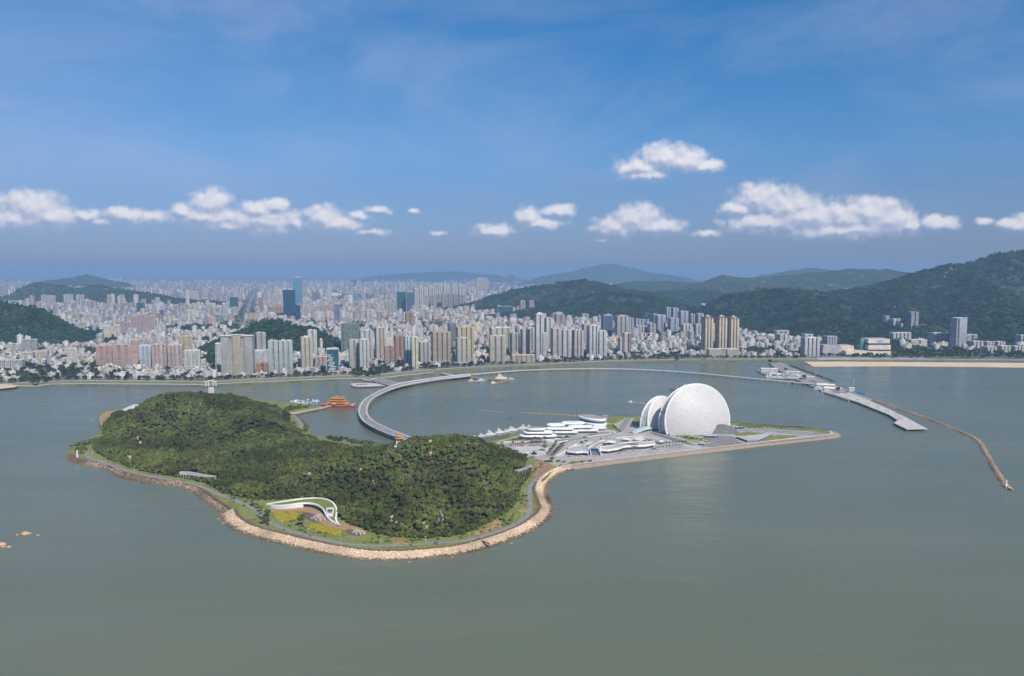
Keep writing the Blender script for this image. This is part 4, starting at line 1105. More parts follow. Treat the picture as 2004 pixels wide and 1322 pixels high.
for i, (a0, a1) in enumerate([(203, 210), (212, 219), (223, 230), (233, 239)]):
    tower(a0, a1, 544, 560, (0.62, 0.63, 0.66), ['first', 'second', 'third', 'fourth'][i] + ' of four white-framed towers on the left skyline', 'slab', bays=1, rot=14)
tower(693, 697, 545, 570, (0.10, 0.20, 0.26), 'thin dark teal tower on the hazy middle skyline', glass=GLASS_TEAL, rot=8, **G)

def crane(px, py, h, jib, rz, label, ground):
    root = tower_crane = empty('tower_crane', (*at(px, py, ground), ground), rz, label, 'crane')
    m = MB(); m.box(0, 0, 0, h, 1.6, 1.6, 0, (0.55, 0.26, 0.08, 0)); m.build('mast', PAINT, root)
    m = MB(); m.tube([(-jib*.3, 0, h - 1), (0, 0, h), (jib, 0, h + jib*.25)], .8, 5, (0.55, 0.26, 0.08, 0)); m.tube([(0, 0, h), (0, 0, h + 6)], .5, 4, (0.55, 0.26, 0.08, 0)); m.build('jib', PAINT, root)
    m = MB(); m.box(-jib*.3, 0, h - 3, h, 4, 2, 0, (0.4, .4, .4, 0)); m.build('counterweight', PAINT, root)
crane(1276, 664, 50, 28, 0.2, 'orange tower crane by the wooded rise left of the three cream towers', LZ)
crane(1787, 648, 110, 30, 2.6, 'orange tower crane rising behind the unfinished dark tower', LZ)
# ---- the low city: jittered rows of small blocks
PAL = [(WHITE_C, .36), (CREAM, .13), ((0.52, 0.51, 0.50), .16), ((0.56, 0.48, 0.45), .12), (BEIGE, .08), (LAV, .07), (TAN, .04), (BLUEW, .04), ((0.40, 0.29, 0.25), .03), ((0.30, 0.31, 0.36), .02)]
_pc = np.array([p[0] for p in PAL]); _pp = np.array([p[1] for p in PAL]); _pp = _pp/_pp.sum()
_pn = ['white', 'cream', 'grey', 'dusty pink', 'beige', 'lilac', 'tan', 'pale blue', 'brown', 'slate']
coast_off = np.array([p for p in COAST])
FOOTA = np.array(FOOT)
AVENUE = [at(a, b, LZ) for a, b in [(474, 642), (484, 608), (493, 582), (499, 566)]]
PARKS = [(450, 640, 26, 10), (400, 644, 50, 8), (330, 645, 25, 6), (215, 668, 22, 7), (180, 692, 18, 7), (560, 655, 90, 12), (700, 640, 18, 10), (418, 700, 18, 16), (1310, 655, 40, 7), (640, 575, 25, 6), (690, 583, 50, 6), (1480, 690, 40, 6), (95, 660, 35, 8), (735, 652, 14, 6), (860, 640, 10, 6)]
def in_park(px, py):
    k = np.zeros(px.shape, bool)
    for (a, b, w, h) in PARKS: k |= ((px - a)/w)**2 + ((py - b)/h)**2 < 1
    return k
def cells(y0, y1, sp, seed):
    r = np.random.default_rng(seed)
    half = y1*0.70
    n = int(2*half/sp); m = int((y1 - y0)/sp)
    X, Y = np.meshgrid((np.arange(n) - n/2)*sp, y0 + np.arange(m)*sp)
    X = X.ravel(); Y = Y.ravel()
    X = X + r.uniform(-.22, .22, X.shape)*sp; Y = Y + r.uniform(-.22, .22, Y.shape)*sp
    return X, Y, r
def usable(X, Y):
    depth = Y*CT + (CAM_H - LZ)*ST
    px = 1002 + FPX*X/depth
    py = 661 - FPX*(-(CAM_H - LZ)*CT + Y*ST)/depth
    py = 661 - FPX*((LZ - CAM_H)*CT + Y*ST)/depth
    ok = (px > -40) & (px < 2044) & (hill_height(X, Y) < LZ - 0.5)
    d, i, t = seg_dist(X, Y, [(p[0], p[1]) for p in COAST])
    cy = np.interp(X, coast_off[:, 0], coast_off[:, 1])
    ok &= (Y > cy) & (d > 92)
    da, _, _ = seg_dist(X, Y, AVENUE)
    ok &= da > 62
    return px, py, ok, da
boxes = []     # (px, py, size, x, y, w, d, rot, h, colour index)
treepts = []
for (y0, y1, sp, seed) in [(2100, 3000, 27, 1), (3000, 4300, 31, 2), (4300, 6500, 45, 3), (6500, 10500, 62, 4), (10500, 20000, 120, 5)]:
    X, Y, r = cells(y0, y1, sp, seed)
    px, py, ok, da = usable(X, Y)
    den = np.where(px < 1450, 0.57, np.where(px < 1560, 0.52, np.where(px < 1605, 0.35, np.where(px < 1765, 0.0, np.where(py < 688, 0.20, 0.0)))))
    den = np.where((px < 150) & (py > 720), 0.35, den)
    den = np.where((px > 1200) & (px < 1460) & (py < 640), 0.10, den)
    den = np.where((px > 1460) & (py < 655), 0.06, den)
    den = np.where((px > 955) & (py < 605), 0.25, den)
    den = np.where(in_park(px, py), 0.03, den)
    clump = fbm(X, Y, 260, 3)
    den = np.where(clump > 0.20, den*0.3, den)
    u = r.random(X.shape)
    free = np.ones(X.shape, bool)
    near = Y < 9000
    for (fx, fy, fr) in FOOTA:
        free &= (X - fx)**2 + (Y - fy)**2 > (fr + sp*0.22)**2
    b = ok & free & (u < den)
    tmask = ok & free & ~b & (r.random(X.shape) < (0.9 if y1 < 7000 else 0.5))
    treepts.append((X[tmask], Y[tmask], sp))
    av = (da < 60) & (da > 16) & (Y > 2700) & (Y < 8000)
    treepts.append((X[av], Y[av], sp))
    X, Y, px, py = X[b], Y[b], px[b], py[b]
    k = len(X)
    ang = 0.12 + 0.35*fbm(X, Y, 900, 2) + np.where(r.random(k) < 0.5, 0, math.pi/2) + r.normal(0, 0.05, k)
    w = r.uniform(0.55, 1.25, k)*sp*0.92; d = r.uniform(0.36, 0.60, k)*sp
    h = r.choice([9, 12, 15, 18, 18, 21, 21, 24, 27], k).astype(float) + r.uniform(0, 2, k)
    mid = (r.random(k) < np.where(py < 640, 0.17, 0.07))
    h = np.where(mid, r.uniform(28, 60, k), h)
    tall = (py < 602) & (r.random(k) < np.where(py < 585, 0.34, 0.12)*(fbm(X, Y, 700, 2) > -0.06)) & (px < 960)
    h = np.where(tall, r.uniform(55, 105, k), h)
    w = np.where(tall, r.uniform(22, 40, k), np.minimum(w, 46)); d = np.where(tall, r.uniform(15, 24, k), np.minimum(d, 34))
    h = np.where((py > 690) & (h > 18), r.uniform(10, 19, k), h)
    h = np.where((px > 1440), np.minimum(h, 24), h)
    ci = r.choice(len(PAL), k, p=_pp)
    far_ = (Y > 4300) & (r.random(k) < 0.6)
    ci = np.where(far_, r.choice([2, 3, 4, 5, 6, 6, 8, 8, 9], k), ci)
    for q in range(k):
        boxes.append((px[q], py[q], (w[q]*h[q])/Y[q]**2, X[q], Y[q], w[q], d[q], ang[q], h[q], ci[q], bool(tall[q])))
print('city blocks', len(boxes))
boxes.sort(key=lambda b: -b[2])
def box_arrays(bs, seed):
    r = np.random.default_rng(seed)
    n = len(bs)
    A = np.array([[b[3], b[4], b[5], b[6], b[7], b[8], b[9]] for b in bs])
    wallc = _pc[A[:, 6].astype(int)]*r.uniform(0.82, 1.12, (n, 1)) + r.normal(0, 0.012, (n, 3))
    roofc = np.full((n, 3), 0.30)*r.uniform(0.75, 1.35, (n, 1)) + r.normal(0, 0.01, (n, 3))
    q = r.random(n)
    roofc = np.where((q < 0.035)[:, None], np.array([[0.32, 0.12, 0.08]]), roofc); roofc = np.where(((q > 0.035) & (q < 0.06))[:, None], np.array([[0.10, 0.26, 0.42]]), roofc)
    roofc = np.where(((q > 0.06) & (q < 0.072))[:, None], np.array([[0.10, 0.32, 0.28]]), roofc)
    return A, np.clip(wallc*0.9, 0.03, 0.8), np.clip(roofc, 0.03, 0.7)
def boxes_to_mesh(name, bs, seed, kind):
    A, wc, rc = box_arrays(bs, seed)
    r = np.random.default_rng(seed + 1)
    n = len(bs)
    def geom(cx, cy, w, d, rot, z0, z1):
        c, s = np.cos(rot), np.sin(rot)
        V = []
        for (sx, sy) in ((-.5, -.5), (.5, -.5), (.5, .5), (-.5, .5)):
            V.append((cx + sx*w*c - sy*d*s, cy + sx*w*s + sy*d*c))
        v = np.stack([np.stack([a, b, z], -1) for z in (z0, z1) for a, b in V], 1)    # n,8,3
        return v.reshape(-1, 3)
    quad = np.array([[0, 1, 5, 4], [1, 2, 6, 5], [2, 3, 7, 6], [3, 0, 4, 7], [4, 5, 6, 7]])
    z0 = np.full(n, LZ - 1.0); z1 = LZ + A[:, 5]
    v1 = geom(A[:, 0], A[:, 1], A[:, 2], A[:, 3], A[:, 4], z0, z1)
    f1 = (np.arange(n)[:, None, None]*8 + quad[None]).reshape(-1, 4)
    def uvs(w, d, h):
        u = np.zeros((n, 5, 4, 2)); 
        for k, ln in enumerate((w, d, w, d)):
            u[:, k, 1, 0] = ln; u[:, k, 2, 0] = ln; u[:, k, 2, 1] = h; u[:, k, 3, 1] = h
        return u.reshape(-1, 2)
    u1 = uvs(A[:, 2], A[:, 3], A[:, 5] + 1)
    al = np.where(r.random(n) < 0.25, 1.0, 0.5)
    c1 = np.zeros((n, 5, 4)); c1[:, :4, :3] = wc[:, None, :]; c1[:, :4, 3] = al[:, None]; c1[:, 4, :3] = rc
    # stair and tank hut on the roof
    c, s = np.cos(A[:, 4]), np.sin(A[:, 4])
    ox = A[:, 2]*r.uniform(-.28, .28, n); oy = A[:, 3]*r.uniform(-.2, .2, n)
    v2 = geom(A[:, 0] + ox*c - oy*s, A[:, 1] + ox*s + oy*c, A[:, 2]*r.uniform(.18, .4, n), A[:, 3]*r.uniform(.3, .55, n), A[:, 4], z1 - 0.5, z1 + r.uniform(2.2, 4.2, n))
    c2 = np.zeros((n, 5, 4)); c2[:, :4, :3] = wc[:, None, :]; c2[:, 4, :3] = rc*1.1
    v = np.concatenate([v1, v2]); f = np.concatenate([f1, f1 + 8*n])
    return mesh_np(name, v, f, WALL, np.concatenate([c1.reshape(-1, 4), c2.reshape(-1, 4)]), np.concatenate([u1, np.zeros_like(u1)]), kind=kind)
ZONES = [(0, 150, 'left of the school sheds'), (150, 300, 'around the pink front towers'), (300, 430, 'behind the pink and white pair'), (430, 560, 'near the broad grid-fronted twin tower'), (560, 680, 'between the knoll and the teal glass block'), (680, 800, 'around the netted building'), (800, 930, 'around the wide brown-beige tower'), (930, 1080, 'around the even-gridded cream tower'), (1080, 1240, 'behind the balcony towers'), (1240, 1380, 'left of the three cream towers'), (1380, 1620, 'right of the three cream towers'), (1620, 2100, 'under the mountain at the right')]
def zone_of(px):
    for a, b, t in ZONES:
        if px < b: return t
    return ZONES[-1][2]
single = [b for b in boxes if not b[10]][:290]
ids = set(id(b) for b in single)
rest = [b for b in boxes if id(b) not in ids]
for k, bx in enumerate(single):
    o = boxes_to_mesh('low_rise_block', [bx], 1000 + k, None)
    # move the origin to the foot of the block
    o.data.transform(Matrix.Translation((-bx[3], -bx[4], -LZ))); o.location = (bx[3], bx[4], LZ)
    hh = 'tall' if bx[8] > 28 else ('mid-height' if bx[8] > 17 else 'low')
    g = '%s %s walk-up blocks %s' % (hh, _pn[bx[9]], zone_of(bx[0]))
    tag(o, '%s %s walk-up block among the roofs %s' % (hh, _pn[bx[9]], zone_of(bx[0])), 'building', g)
tag(boxes_to_mesh('city_blocks', rest, 77, 'stuff'), 'endless small blocks and distant towers of the city')
_tp = []
for X, Y, sp in treepts:
    r = np.random.default_rng(len(X))
    for k in range(4 if sp < 35 else 2):
        _tp.append(np.stack([X + r.uniform(-.4, .4, X.shape)*sp, Y + r.uniform(-.4, .4, X.shape)*sp, np.full(X.shape, LZ + 2.0)], -1))
_tp = np.concatenate(_tp)
rand_scatter('city_trees', _tp, 0.8, 1.7, city_tree_col, 'green tree masses in the streets and parks of the city', 5)
mb = MB()
a_, b_ = offset_path(AVENUE, 9), offset_path(AVENUE, -9)
for k in range(len(AVENUE) - 1): mb.face([(*a_[k], LZ + .1), (*b_[k], LZ + .1), (*b_[k+1], LZ + .1), (*a_[k+1], LZ + .1)])
tag(mb.build('boulevard', ASPHALT), 'straight tree-lined boulevard running away through the city', kind='structure')

sd_ = empty('stadium', (*at(640, 580, LZ), LZ), 0, 'white stadium with arched stand roofs beyond the knoll', 'stadium')
for s_ in (-1, 1):
    m = MB(); pts = [(150*math.cos(t), s_*70 + s_*50*math.sin(t)) for t in np.linspace(0.15, math.pi - 0.15, 15)]
    for k in range(14):
        a, b = pts[k], pts[k+1]; za, zb = (18 + 26*math.sin(math.pi*q/14) for q in (k, k + 1))
        m.face([(*a, za), (*b, zb), (b[0], b[1] - s_*60, zb - 8), (a[0], a[1] - s_*60, za - 8)], (0.74, 0.72, 0.70, 0)); m.face([(*a, 0), (*b, 0), (*b, zb), (*a, za)], (0.60, 0.58, 0.56, 0))
    m.build('stand', PAINT, sd_)
# ------------------------------------------------------------------ the wooded island and the reclaimed spit
SHORE_PX = [(127, 893), (135, 902), (165, 910), (195, 915), (214, 917), (218, 925), (240, 935), (280, 943), (330, 949), (360, 953), (385, 965), (405, 982), (425, 995), (437, 1004), (440, 1016), (455, 1030), (480, 1043), (520, 1053), (560, 1063), (600, 1073), (650, 1083), (700, 1091), (745, 1094), (800, 1093), (850, 1088), (900, 1083), (950, 1070), (1000, 1054), (1040, 1036), (1065, 1018), (1077, 1005), (1078, 995), (1068, 975), (1064, 960), (1068, 945), (1085, 930), (1105, 920), (1122, 918.5),
            (1200, 908), (1300, 896), (1400, 884), (1500, 872), (1600, 861), (1640, 856.5), (1648, 852), (1640, 847), (1600, 841.5), (1540, 837), (1480, 832), (1440, 829), (1380, 824), (1300, 817), (1240, 814.5), (1190, 816), (1150, 822), (1100, 829), (1060, 838), (1030, 846), (1000, 853), (960, 862), (930, 867), (890, 866), (850, 860), (815, 856), (797, 860), (760, 874), (720, 869), (690, 866), (660, 858), (640, 856), (606, 851), (607, 842), (600, 829), (586, 820), (572, 812), (590, 806), (620, 803), (632, 797.5), (612, 795), (580, 789), (545, 787), (500, 781), (420, 777), (340, 780), (275, 791), (255, 796), (235, 801), (205, 804), (194, 809), (192, 822), (199, 835), (190, 848), (165, 862), (140, 873), (128, 884)]
SHORE = [at(a, b, 0) for a, b in SHORE_PX]
GZ = 4.0
FOREST_PX = [(202, 862), (185, 868), (187, 880), (205, 893), (240, 908), (300, 925), (345, 931), (410, 944), (428, 958), (470, 972), (515, 978), (530, 978), (590, 972), (640, 972), (664, 985), (668, 1012), (700, 1030), (760, 1048), (830, 1053), (895, 1046), (935, 1033), (970, 1012), (996, 998), (1010, 972), (1016, 950), (1036, 926), (1020, 912), (1030, 898), (1000, 882), (960, 872), (900, 872), (850, 866), (815, 862), (790, 872), (745, 882), (700, 880), (660, 870), (610, 862), (590, 850), (570, 830), (560, 812), (545, 800), (500, 790), (430, 786), (340, 789), (285, 800), (250, 808), (222, 815), (205, 835)]
FOREST = [at(a, b, GZ) for a, b in FOREST_PX]
# ridge lines of the two hills: column, row of the bare ground, distance, half width
def isl_bumps(X, Y):
    def bump(pts):
        ln = [(*at_dist(px, py, d), w) for px, py, d, w in pts]
        d, i, t = seg_dist(X, Y, ln)
        A = np.array(ln); j = np.minimum(i + 1, len(ln) - 1)
        H = A[i, 2]*(1 - t) + A[j, 2]*t; W = A[i, 3]*(1 - t) + A[j, 3]*t
        return (H - GZ)*np.exp(-(d/W)**2)
    a = bump([(212, 858, 1380, 70), (245, 826, 1400, 95), (290, 801, 1440, 130), (340, 778, 1470, 150), (375, 776, 1480, 150), (430, 785, 1470, 140), (490, 798, 1450, 125), (545, 812, 1430, 105), (580, 838, 1400, 70)])
    b = bump([(470, 884, 1250, 105), (560, 886, 1230, 85), (640, 902, 1200, 65), (720, 906, 1150, 65)])
    c = bump([(735, 888, 1130, 80), (780, 873, 1110, 115), (835, 866, 1100, 135), (890, 869, 1090, 135), (945, 878, 1080, 120), (990, 897, 1070, 90), (1030, 922, 1060, 50)])
    k = 0.06
    return np.log(np.exp(k*a) + np.exp(k*b) + np.exp(k*c) - 2)/k
def island_z(X, Y):
    s = sdist(X, Y, SHORE)
    shore = np.clip((s + 3.0)/np.where(Y < 1040, 15.5, 12.0), -0.6, 1.0)
    z = -1.2 + (GZ + 1.2)*np.where(shore > 0, shore*shore*(3 - 2*shore), shore)
    f = np.clip(sdist(X, Y, FOREST)/75.0, 0, 1)
    f = f*f*(3 - 2*f)
    h = isl_bumps(X, Y) + 5*fbm(X, Y, 70, 4)
    return z + np.where(s > 18, f*np.maximum(h, 0), 0)
xs = [p[0] for p in SHORE]; ys = [p[1] for p in SHORE]
RX0, RX1, RY0, RY1 = min(xs) - 15, max(xs) + 15, min(ys) - 15, max(ys) + 15
IRES = 5.0
X, Y = np.meshgrid(np.arange(RX0, RX1, IRES), np.arange(RY0, RY1, IRES))
IZ = island_z(X, Y)
idx = np.arange(X.size).reshape(X.shape)
f = np.stack([idx[:-1, :-1], idx[:-1, 1:], idx[1:, 1:], idx[1:, :-1]], -1).reshape(-1, 4)
keep = (IZ.ravel()[f] > -1.15).any(1)
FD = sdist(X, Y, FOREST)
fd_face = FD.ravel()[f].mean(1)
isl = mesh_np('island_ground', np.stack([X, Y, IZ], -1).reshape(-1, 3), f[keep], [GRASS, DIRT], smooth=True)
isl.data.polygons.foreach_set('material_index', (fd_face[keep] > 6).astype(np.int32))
tag(isl, 'grassy ground and two wooded hills of the island', kind='structure')
def ground(x, y):
    return float(island_z(np.array([x]), np.array([y]))[0])
def ground_np(x, y):
    i = np.clip(((x - RX0)/IRES), 0, X.shape[1] - 1.001); j = np.clip(((y - RY0)/IRES), 0, X.shape[0] - 1.001)
    i0, j0 = i.astype(int), j.astype(int); fi, fj = i - i0, j - j0
    return (IZ[j0, i0]*(1-fi) + IZ[j0, i0+1]*fi)*(1-fj) + (IZ[j0+1, i0]*(1-fi) + IZ[j0+1, i0+1]*fi)*fj

LAYER = [0]
def patch(name, px, mat, label, z=None, kind='structure', smooth=2, world=False):
    """a flat sheet lying on the ground, its outline given where the photograph shows it"""
    LAYER[0] += 1
    zz = (GZ + 0.02 + 0.004*LAYER[0]) if z is None else z
    pts = px if world else P(px, GZ)
    if smooth: pts = smooth_path(pts, smooth, True)
    mb = MB(); mb.face([(*p, zz) for p in pts])
    o = mb.build(name, mat)
    if o.data.polygons[0].normal.z < 0: o.data.flip_normals()
    return tag(o, label, kind=kind)
def ribbon(name, px, width, mat, label, z=None, kind='structure', world=False, it=3, thick=None, w2=None):
    LAYER[0] += 1
    zz = (GZ + 0.02 + 0.004*LAYER[0]) if z is None else z
    pts = smooth_path(px if world else P(px, GZ), it)
    a, b = offset_path(pts, width/2), offset_path(pts, -width/2)
    mb = MB()
    for k in range(len(pts) - 1):
        mb.face([(*b[k], zz), (*b[k+1], zz), (*a[k+1], zz), (*a[k], zz)])
        if thick:
            mb.face([(*b[k], zz - thick), (*b[k+1], zz - thick), (*b[k+1], zz), (*b[k], zz)]); mb.face([(*a[k+1], zz - thick), (*a[k], zz - thick), (*a[k], zz), (*a[k+1], zz)])
    return tag(mb.build(name, mat), label, kind=kind)

# rubble bank along the water: a sloping strip and thousands of loose stones on it
def bank(name, i0, i1, w, mat, label, out=3.0, lift=0.4, path=None):
    a = resample(smooth_path(SHORE[i0:i1], 2), 5.0)
    rows = [np.array(offset_path(a, d)) for d in np.linspace(-out, w, 8)]
    zs = [island_z(q[:, 0], q[:, 1]) + lift for q in rows]
    V = np.concatenate([np.column_stack([q, z]) for q, z in zip(rows, zs)]); n = len(a)
    F = [(j*n + k, j*n + k + 1, (j+1)*n + k + 1, (j+1)*n + k) for j in range(7) for k in range(n - 1)]
    return tag(mesh_np(name, V, F, mat, smooth=True), label, kind='structure')
bank('rubble_bank', 13, 38, 11.0, RUBBLE, 'slope of beige rubble round the front of the island')
bank('rubble_bank', 0, 14, 7.0, MUDROCK, 'low brown rubble edge at the left end of the island')
def stone_mesh(seed):
    r = np.random.default_rng(seed)
    V = []; n = 6
    for z, q in ((-0.5, 0.55), (-0.1, 1.0), (0.45, 0.8)):
        for k in range(n): V.append((q*math.cos(6.283*k/n)*r.uniform(.7, 1.15), q*math.sin(6.283*k/n)*r.uniform(.7, 1.15), z*r.uniform(.8, 1.2)))
    F = [(i*n + k, i*n + (k+1) % n, (i+1)*n + (k+1) % n, (i+1)*n + k) for i in range(2) for k in range(n)] + [(12, 13, 14, 15), (12, 15, 16, 17)]
    return mesh_np('stone', V, F, STONE, kind=None, link=False)
STONE = leaf_mat('riprap_stone', [(0.34, 0.23, 0.14), (0.50, 0.37, 0.25), (0.60, 0.47, 0.34), (0.44, 0.33, 0.23), (0.66, 0.54, 0.40), (0.52, 0.36, 0.26)], 0.9)
STONE_DARK = leaf_mat('weedy_stone', [(0.09, 0.07, 0.045), (0.16, 0.12, 0.08), (0.22, 0.16, 0.10), (0.12, 0.09, 0.07)], 0.8)
stone_col = bpy.data.collections.new('stone_kinds'); dark_col = bpy.data.collections.new('dark_stone_kinds')
for i in range(4): stone_col.objects.link(stone_mesh(i))
for i in range(3):
    o = stone_mesh(20 + i); o.data.materials[0] = STONE_DARK; dark_col.objects.link(o)
def strew(name, i0, i1, n, d0, d1, coll, smin, smax, label, seed, lift=0.35):
    r = np.random.default_rng(seed)
    a = resample(smooth_path(SHORE[i0:i1], 2), 2.0)
    A = np.array(a); B = np.array(offset_path(a, 1.0)) - A
    k = r.integers(0, len(A), n); u = r.uniform(0, 1, n)
    d = d0 + (d1 - d0)*u
    p = A[k] + B[k]*d[:, None] + r.normal(0, 0.5, (n, 2))
    return rand_scatter(name, np.stack([p[:, 0], p[:, 1], np.maximum(island_z(p[:, 0], p[:, 1]), -0.5) + lift], -1), smin, smax, coll, label, seed, 0.3)
strew('rubble', 13, 38, 9000, -1.5, 11.0, stone_col, 0.4, 1.0, 'loose beige stones covering the slope', 1)
strew('rubble', 13, 38, 3000, -5.0, 1.5, dark_col, 0.5, 1.5, 'dark weedy stones along the waterline in front of the slope', 2)
strew('rubble', 0, 14, 2600, -3.0, 7.0, dark_col, 0.4, 1.1, 'brown stones along the left shore of the island', 3)
strew('rubble', 2, 14, 900, 1.0, 7.0, stone_col, 0.4, 0.9, 'pale stones mixed into the left shore of the island', 4)
# boulders standing in the water
def boulder(px, py, r, label, flat=0.55, mat=None, seed=0):
    rr = np.random.default_rng(seed); V = []; n = 9
    prof = [(-1.0, 0.9), (0.0, 1.0), (0.35, 0.92), (0.7, 0.62), (0.95, 0.28)]
    for z, q in prof:
        for k in range(n): V.append((q*r*1.2*math.cos(6.283*k/n)*rr.uniform(.82, 1.12), q*r*math.sin(6.283*k/n)*rr.uniform(.82, 1.12), z*r*flat*rr.uniform(.9, 1.1)))
    F = [(i*n + k, i*n + (k+1) % n, (i+1)*n + (k+1) % n, (i+1)*n + k) for i in range(len(prof) - 1) for k in range(n)]
    V.append((0, 0, r*flat)); t = len(V) - 1
    F += [((len(prof)-1)*n + k, (len(prof)-1)*n + (k+1) % n, t, t) for k in range(n)]
    me = bpy.data.meshes.new('boulder'); me.from_pydata(V, [], [tuple(dict.fromkeys(q)) for q in F]); me.materials.append(mat or BOULD)
    o = bpy.data.objects.new('boulder', me); COL.objects.link(o)
    x, y = at(px, py, 0); o.location = (x, y, 0)
    return tag(o, label, 'boulder')
BOULD = plain('tan_boulder', (0.50, 0.34, 0.21), 0.9, 0.25, 0.3)  # plain tan rock colour with random mottling
for i, (a, b, r, l) in enumerate([(49, 1044, 4.2, 'largest rounded tan boulder standing in the sea at the left'), (34, 1046, 1.6, 'flat little rock just left of the largest sea boulder'), (74, 1047, 1.8, 'small dark-footed rock right of the largest sea boulder'), (60, 1042.5, 1.4, 'low rock touching the right side of the largest sea boulder'), (3, 1065, 4.0, 'pale rock cut by the left edge of the view'), (6, 1069, 2.2, 'low rock below the pale rock at the left edge'), (17, 1069.5, 2.4, 'pair-topped brown rock right of the pale rock at the left edge')]):
    boulder(a, b, r, l, 0.6 if r > 3 else 0.4, seed=i)
for i, (a, b, r, l) in enumerate([(181, 822, 4.0, 'flat tan rock awash off the back left corner of the island'), (428, 1015, 2.2, 'brown rock in the shallows left of the rubble slope'), (437, 1023, 2.6, 'brown rock in the shallows at the start of the rubble slope'), (1000, 1063, 2.2, 'dark rock awash before the right part of the rubble slope'), (884, 1090, 2.0, 'tan rock awash before the middle of the rubble slope'), (800, 1099, 2.0, 'tan rock awash at the lowest point of the rubble slope')]):
    boulder(a, b, r, l, 0.4, plain('wet_rock_%d' % i, (0.30, 0.19, 0.12), 0.8, 0.3, 0.3) if i == 0 else bpy.data.materials['wet_rock_0'], seed=30 + i)

# paths, lawns and gardens on the island
PROM = offset_path(smooth_path(SHORE[13:38], 2), 14.5)
ribbon('promenade', PROM, 3.6, PURPLE, 'red-brown promenade along the top of the rubble slope', world=True, it=1)
PROM2 = offset_path(smooth_path(SHORE[0:14], 2), 9.5)
ribbon('promenade', PROM2, 3.4, PURPLE, 'red-brown promenade along the left shore of the island', world=True, it=1)
ROAD_PX = [(167, 872), (166, 886), (176, 897), (200, 903), (222, 912), (245, 920), (285, 930), (330, 938), (360, 943), (395, 951), (415, 962), (450, 975), (475, 985), (500, 995), (510, 1008), (525, 1021), (545, 1030), (580, 1042), (620, 1053), (680, 1065), (740, 1068), (800, 1066), (850, 1062), (900, 1059), (940, 1051), (980, 1038), (1015, 1023), (1034, 1008), (1038, 995), (1036, 975), (1035, 958), (1040, 945), (1055, 933), (1068, 925), (1074, 916), (1070, 908), (1062, 903)]
ribbon('road', ROAD_PX, 6.0, ASPHALT, 'narrow grey park road winding along the front of the island')
ribbon('path', [(510, 1012), (492, 1018), (478, 1016)], 3.0, PURPLE, 'short path joining the park road and the promenade')
ribbon('path', [(935, 1052), (948, 1060), (958, 1064)], 3.0, PURPLE, 'short path to the promenade at the right of the front lawn')
patch('terrace', [(511, 997), (535, 993), (570, 991), (606, 993), (628, 1001), (636, 1010), (655, 1018), (690, 1024), (715, 1037), (720, 1047), (700, 1043), (672, 1036), (640, 1031), (622, 1020), (612, 1006), (590, 1000), (555, 1000), (520, 1003)], TANPAVE, 'tan gravel terrace sweeping in front of the curved white building')
patch('flower_bed', [(536, 1003), (556, 1001), (556, 1006), (586, 1009), (587, 1014), (570, 1016), (560, 1022), (545, 1018), (537, 1010)], ground_mat('yellow_flowers', [(0.3, (0.22, 0.20, 0.015)), (0.7, (0.46, 0.34, 0.02))], 0.25), 'yellow flower bed of wavy bands left of the dark tree')
YFL = bpy.data.materials['yellow_flowers']
patch('flower_bed', [(561, 1000), (575, 1000), (586, 1004), (584, 1008), (568, 1007)], YFL, 'upper yellow flower bed beside the tan terrace')
patch('flower_bed', [(604, 1025), (625, 1025), (645, 1032), (668, 1037), (672, 1043), (655, 1048), (630, 1041), (606, 1032)], YFL, 'lower yellow and orange flower bed right of the dark tree')
def arcs(name, px, label, seed):
    """a stepped round court: dark red floor and pale curved benches"""
    patch('court', px, PURPLE, label + ', its floor')
arcs('court', [(588, 1001), (606, 1002), (620, 1009), (624, 1022), (604, 1020), (596, 1012)], 'dark red stepped court with curved white benches', 1)
arcs('court', [(673, 1035), (695, 1037), (706, 1045), (704, 1049), (688, 1047), (680, 1042)], 'small dark red court below the tip of the curved building', 2)
for j, (cx, cy, s, n, l) in enumerate([(596, 1020, 1.0, 4, 'in the large red court'), (679, 1047, 0.8, 3, 'in the small red court')]):
    for q in range(n):
        b = MB(); c = at(cx, cy, GZ)
        R = (9 + 3.4*q)*s
        pts = [(c[0] + 1.5*R*math.cos(t), c[1] + R*1.5*math.sin(t)) for t in np.linspace(0.15, 1.25, 9)]
        o, i2 = offset_path(pts, 0.5), offset_path(pts, -0.5)
        for k in range(8): b.prism([o[k], o[k+1], i2[k+1], i2[k]][::-1], GZ, GZ + 0.75, (0.66, 0.62, 0.60, 0))
        tag(b.build('bench', PAINT), '%s pale curved bench %s' % (['innermost', 'second', 'third', 'outermost'][q], l), 'bench', 'curved benches of the round courts')
patch('gravel_court', [(925, 1030), (938, 1018), (962, 1009), (968, 1012), (960, 1016), (985, 1022), (980, 1032), (955, 1042), (935, 1048), (926, 1044), (935, 1038), (955, 1032), (968, 1025), (950, 1020), (938, 1026)], TANPAVE, 'tan gravel loop path in the lawn at the right front')
patch('gravel_court', [(1012, 1001), (1020, 994), (1032, 996), (1032, 1003)], TANPAVE, 'tan bare patch by the park road at the right front')
patch('gravel_court', [(768, 1062), (785, 1058), (800, 1061), (798, 1066), (770, 1067)], TANPAVE, 'tan bare patch on the front lawn near the lowest point')
patch('bare_soil', [(1036, 925), (1045, 908), (1052, 899), (1070, 898), (1112, 899), (1120, 905), (1105, 910), (1090, 915), (1078, 925), (1062, 930), (1045, 932)], SOIL, 'bare brown soil where the island meets the spit')
patch('yellow_bed', [(1076, 916), (1084, 914), (1090, 916), (1082, 921), (1074, 921)], YFL, 'yellow flower bed beside the road to the spit')
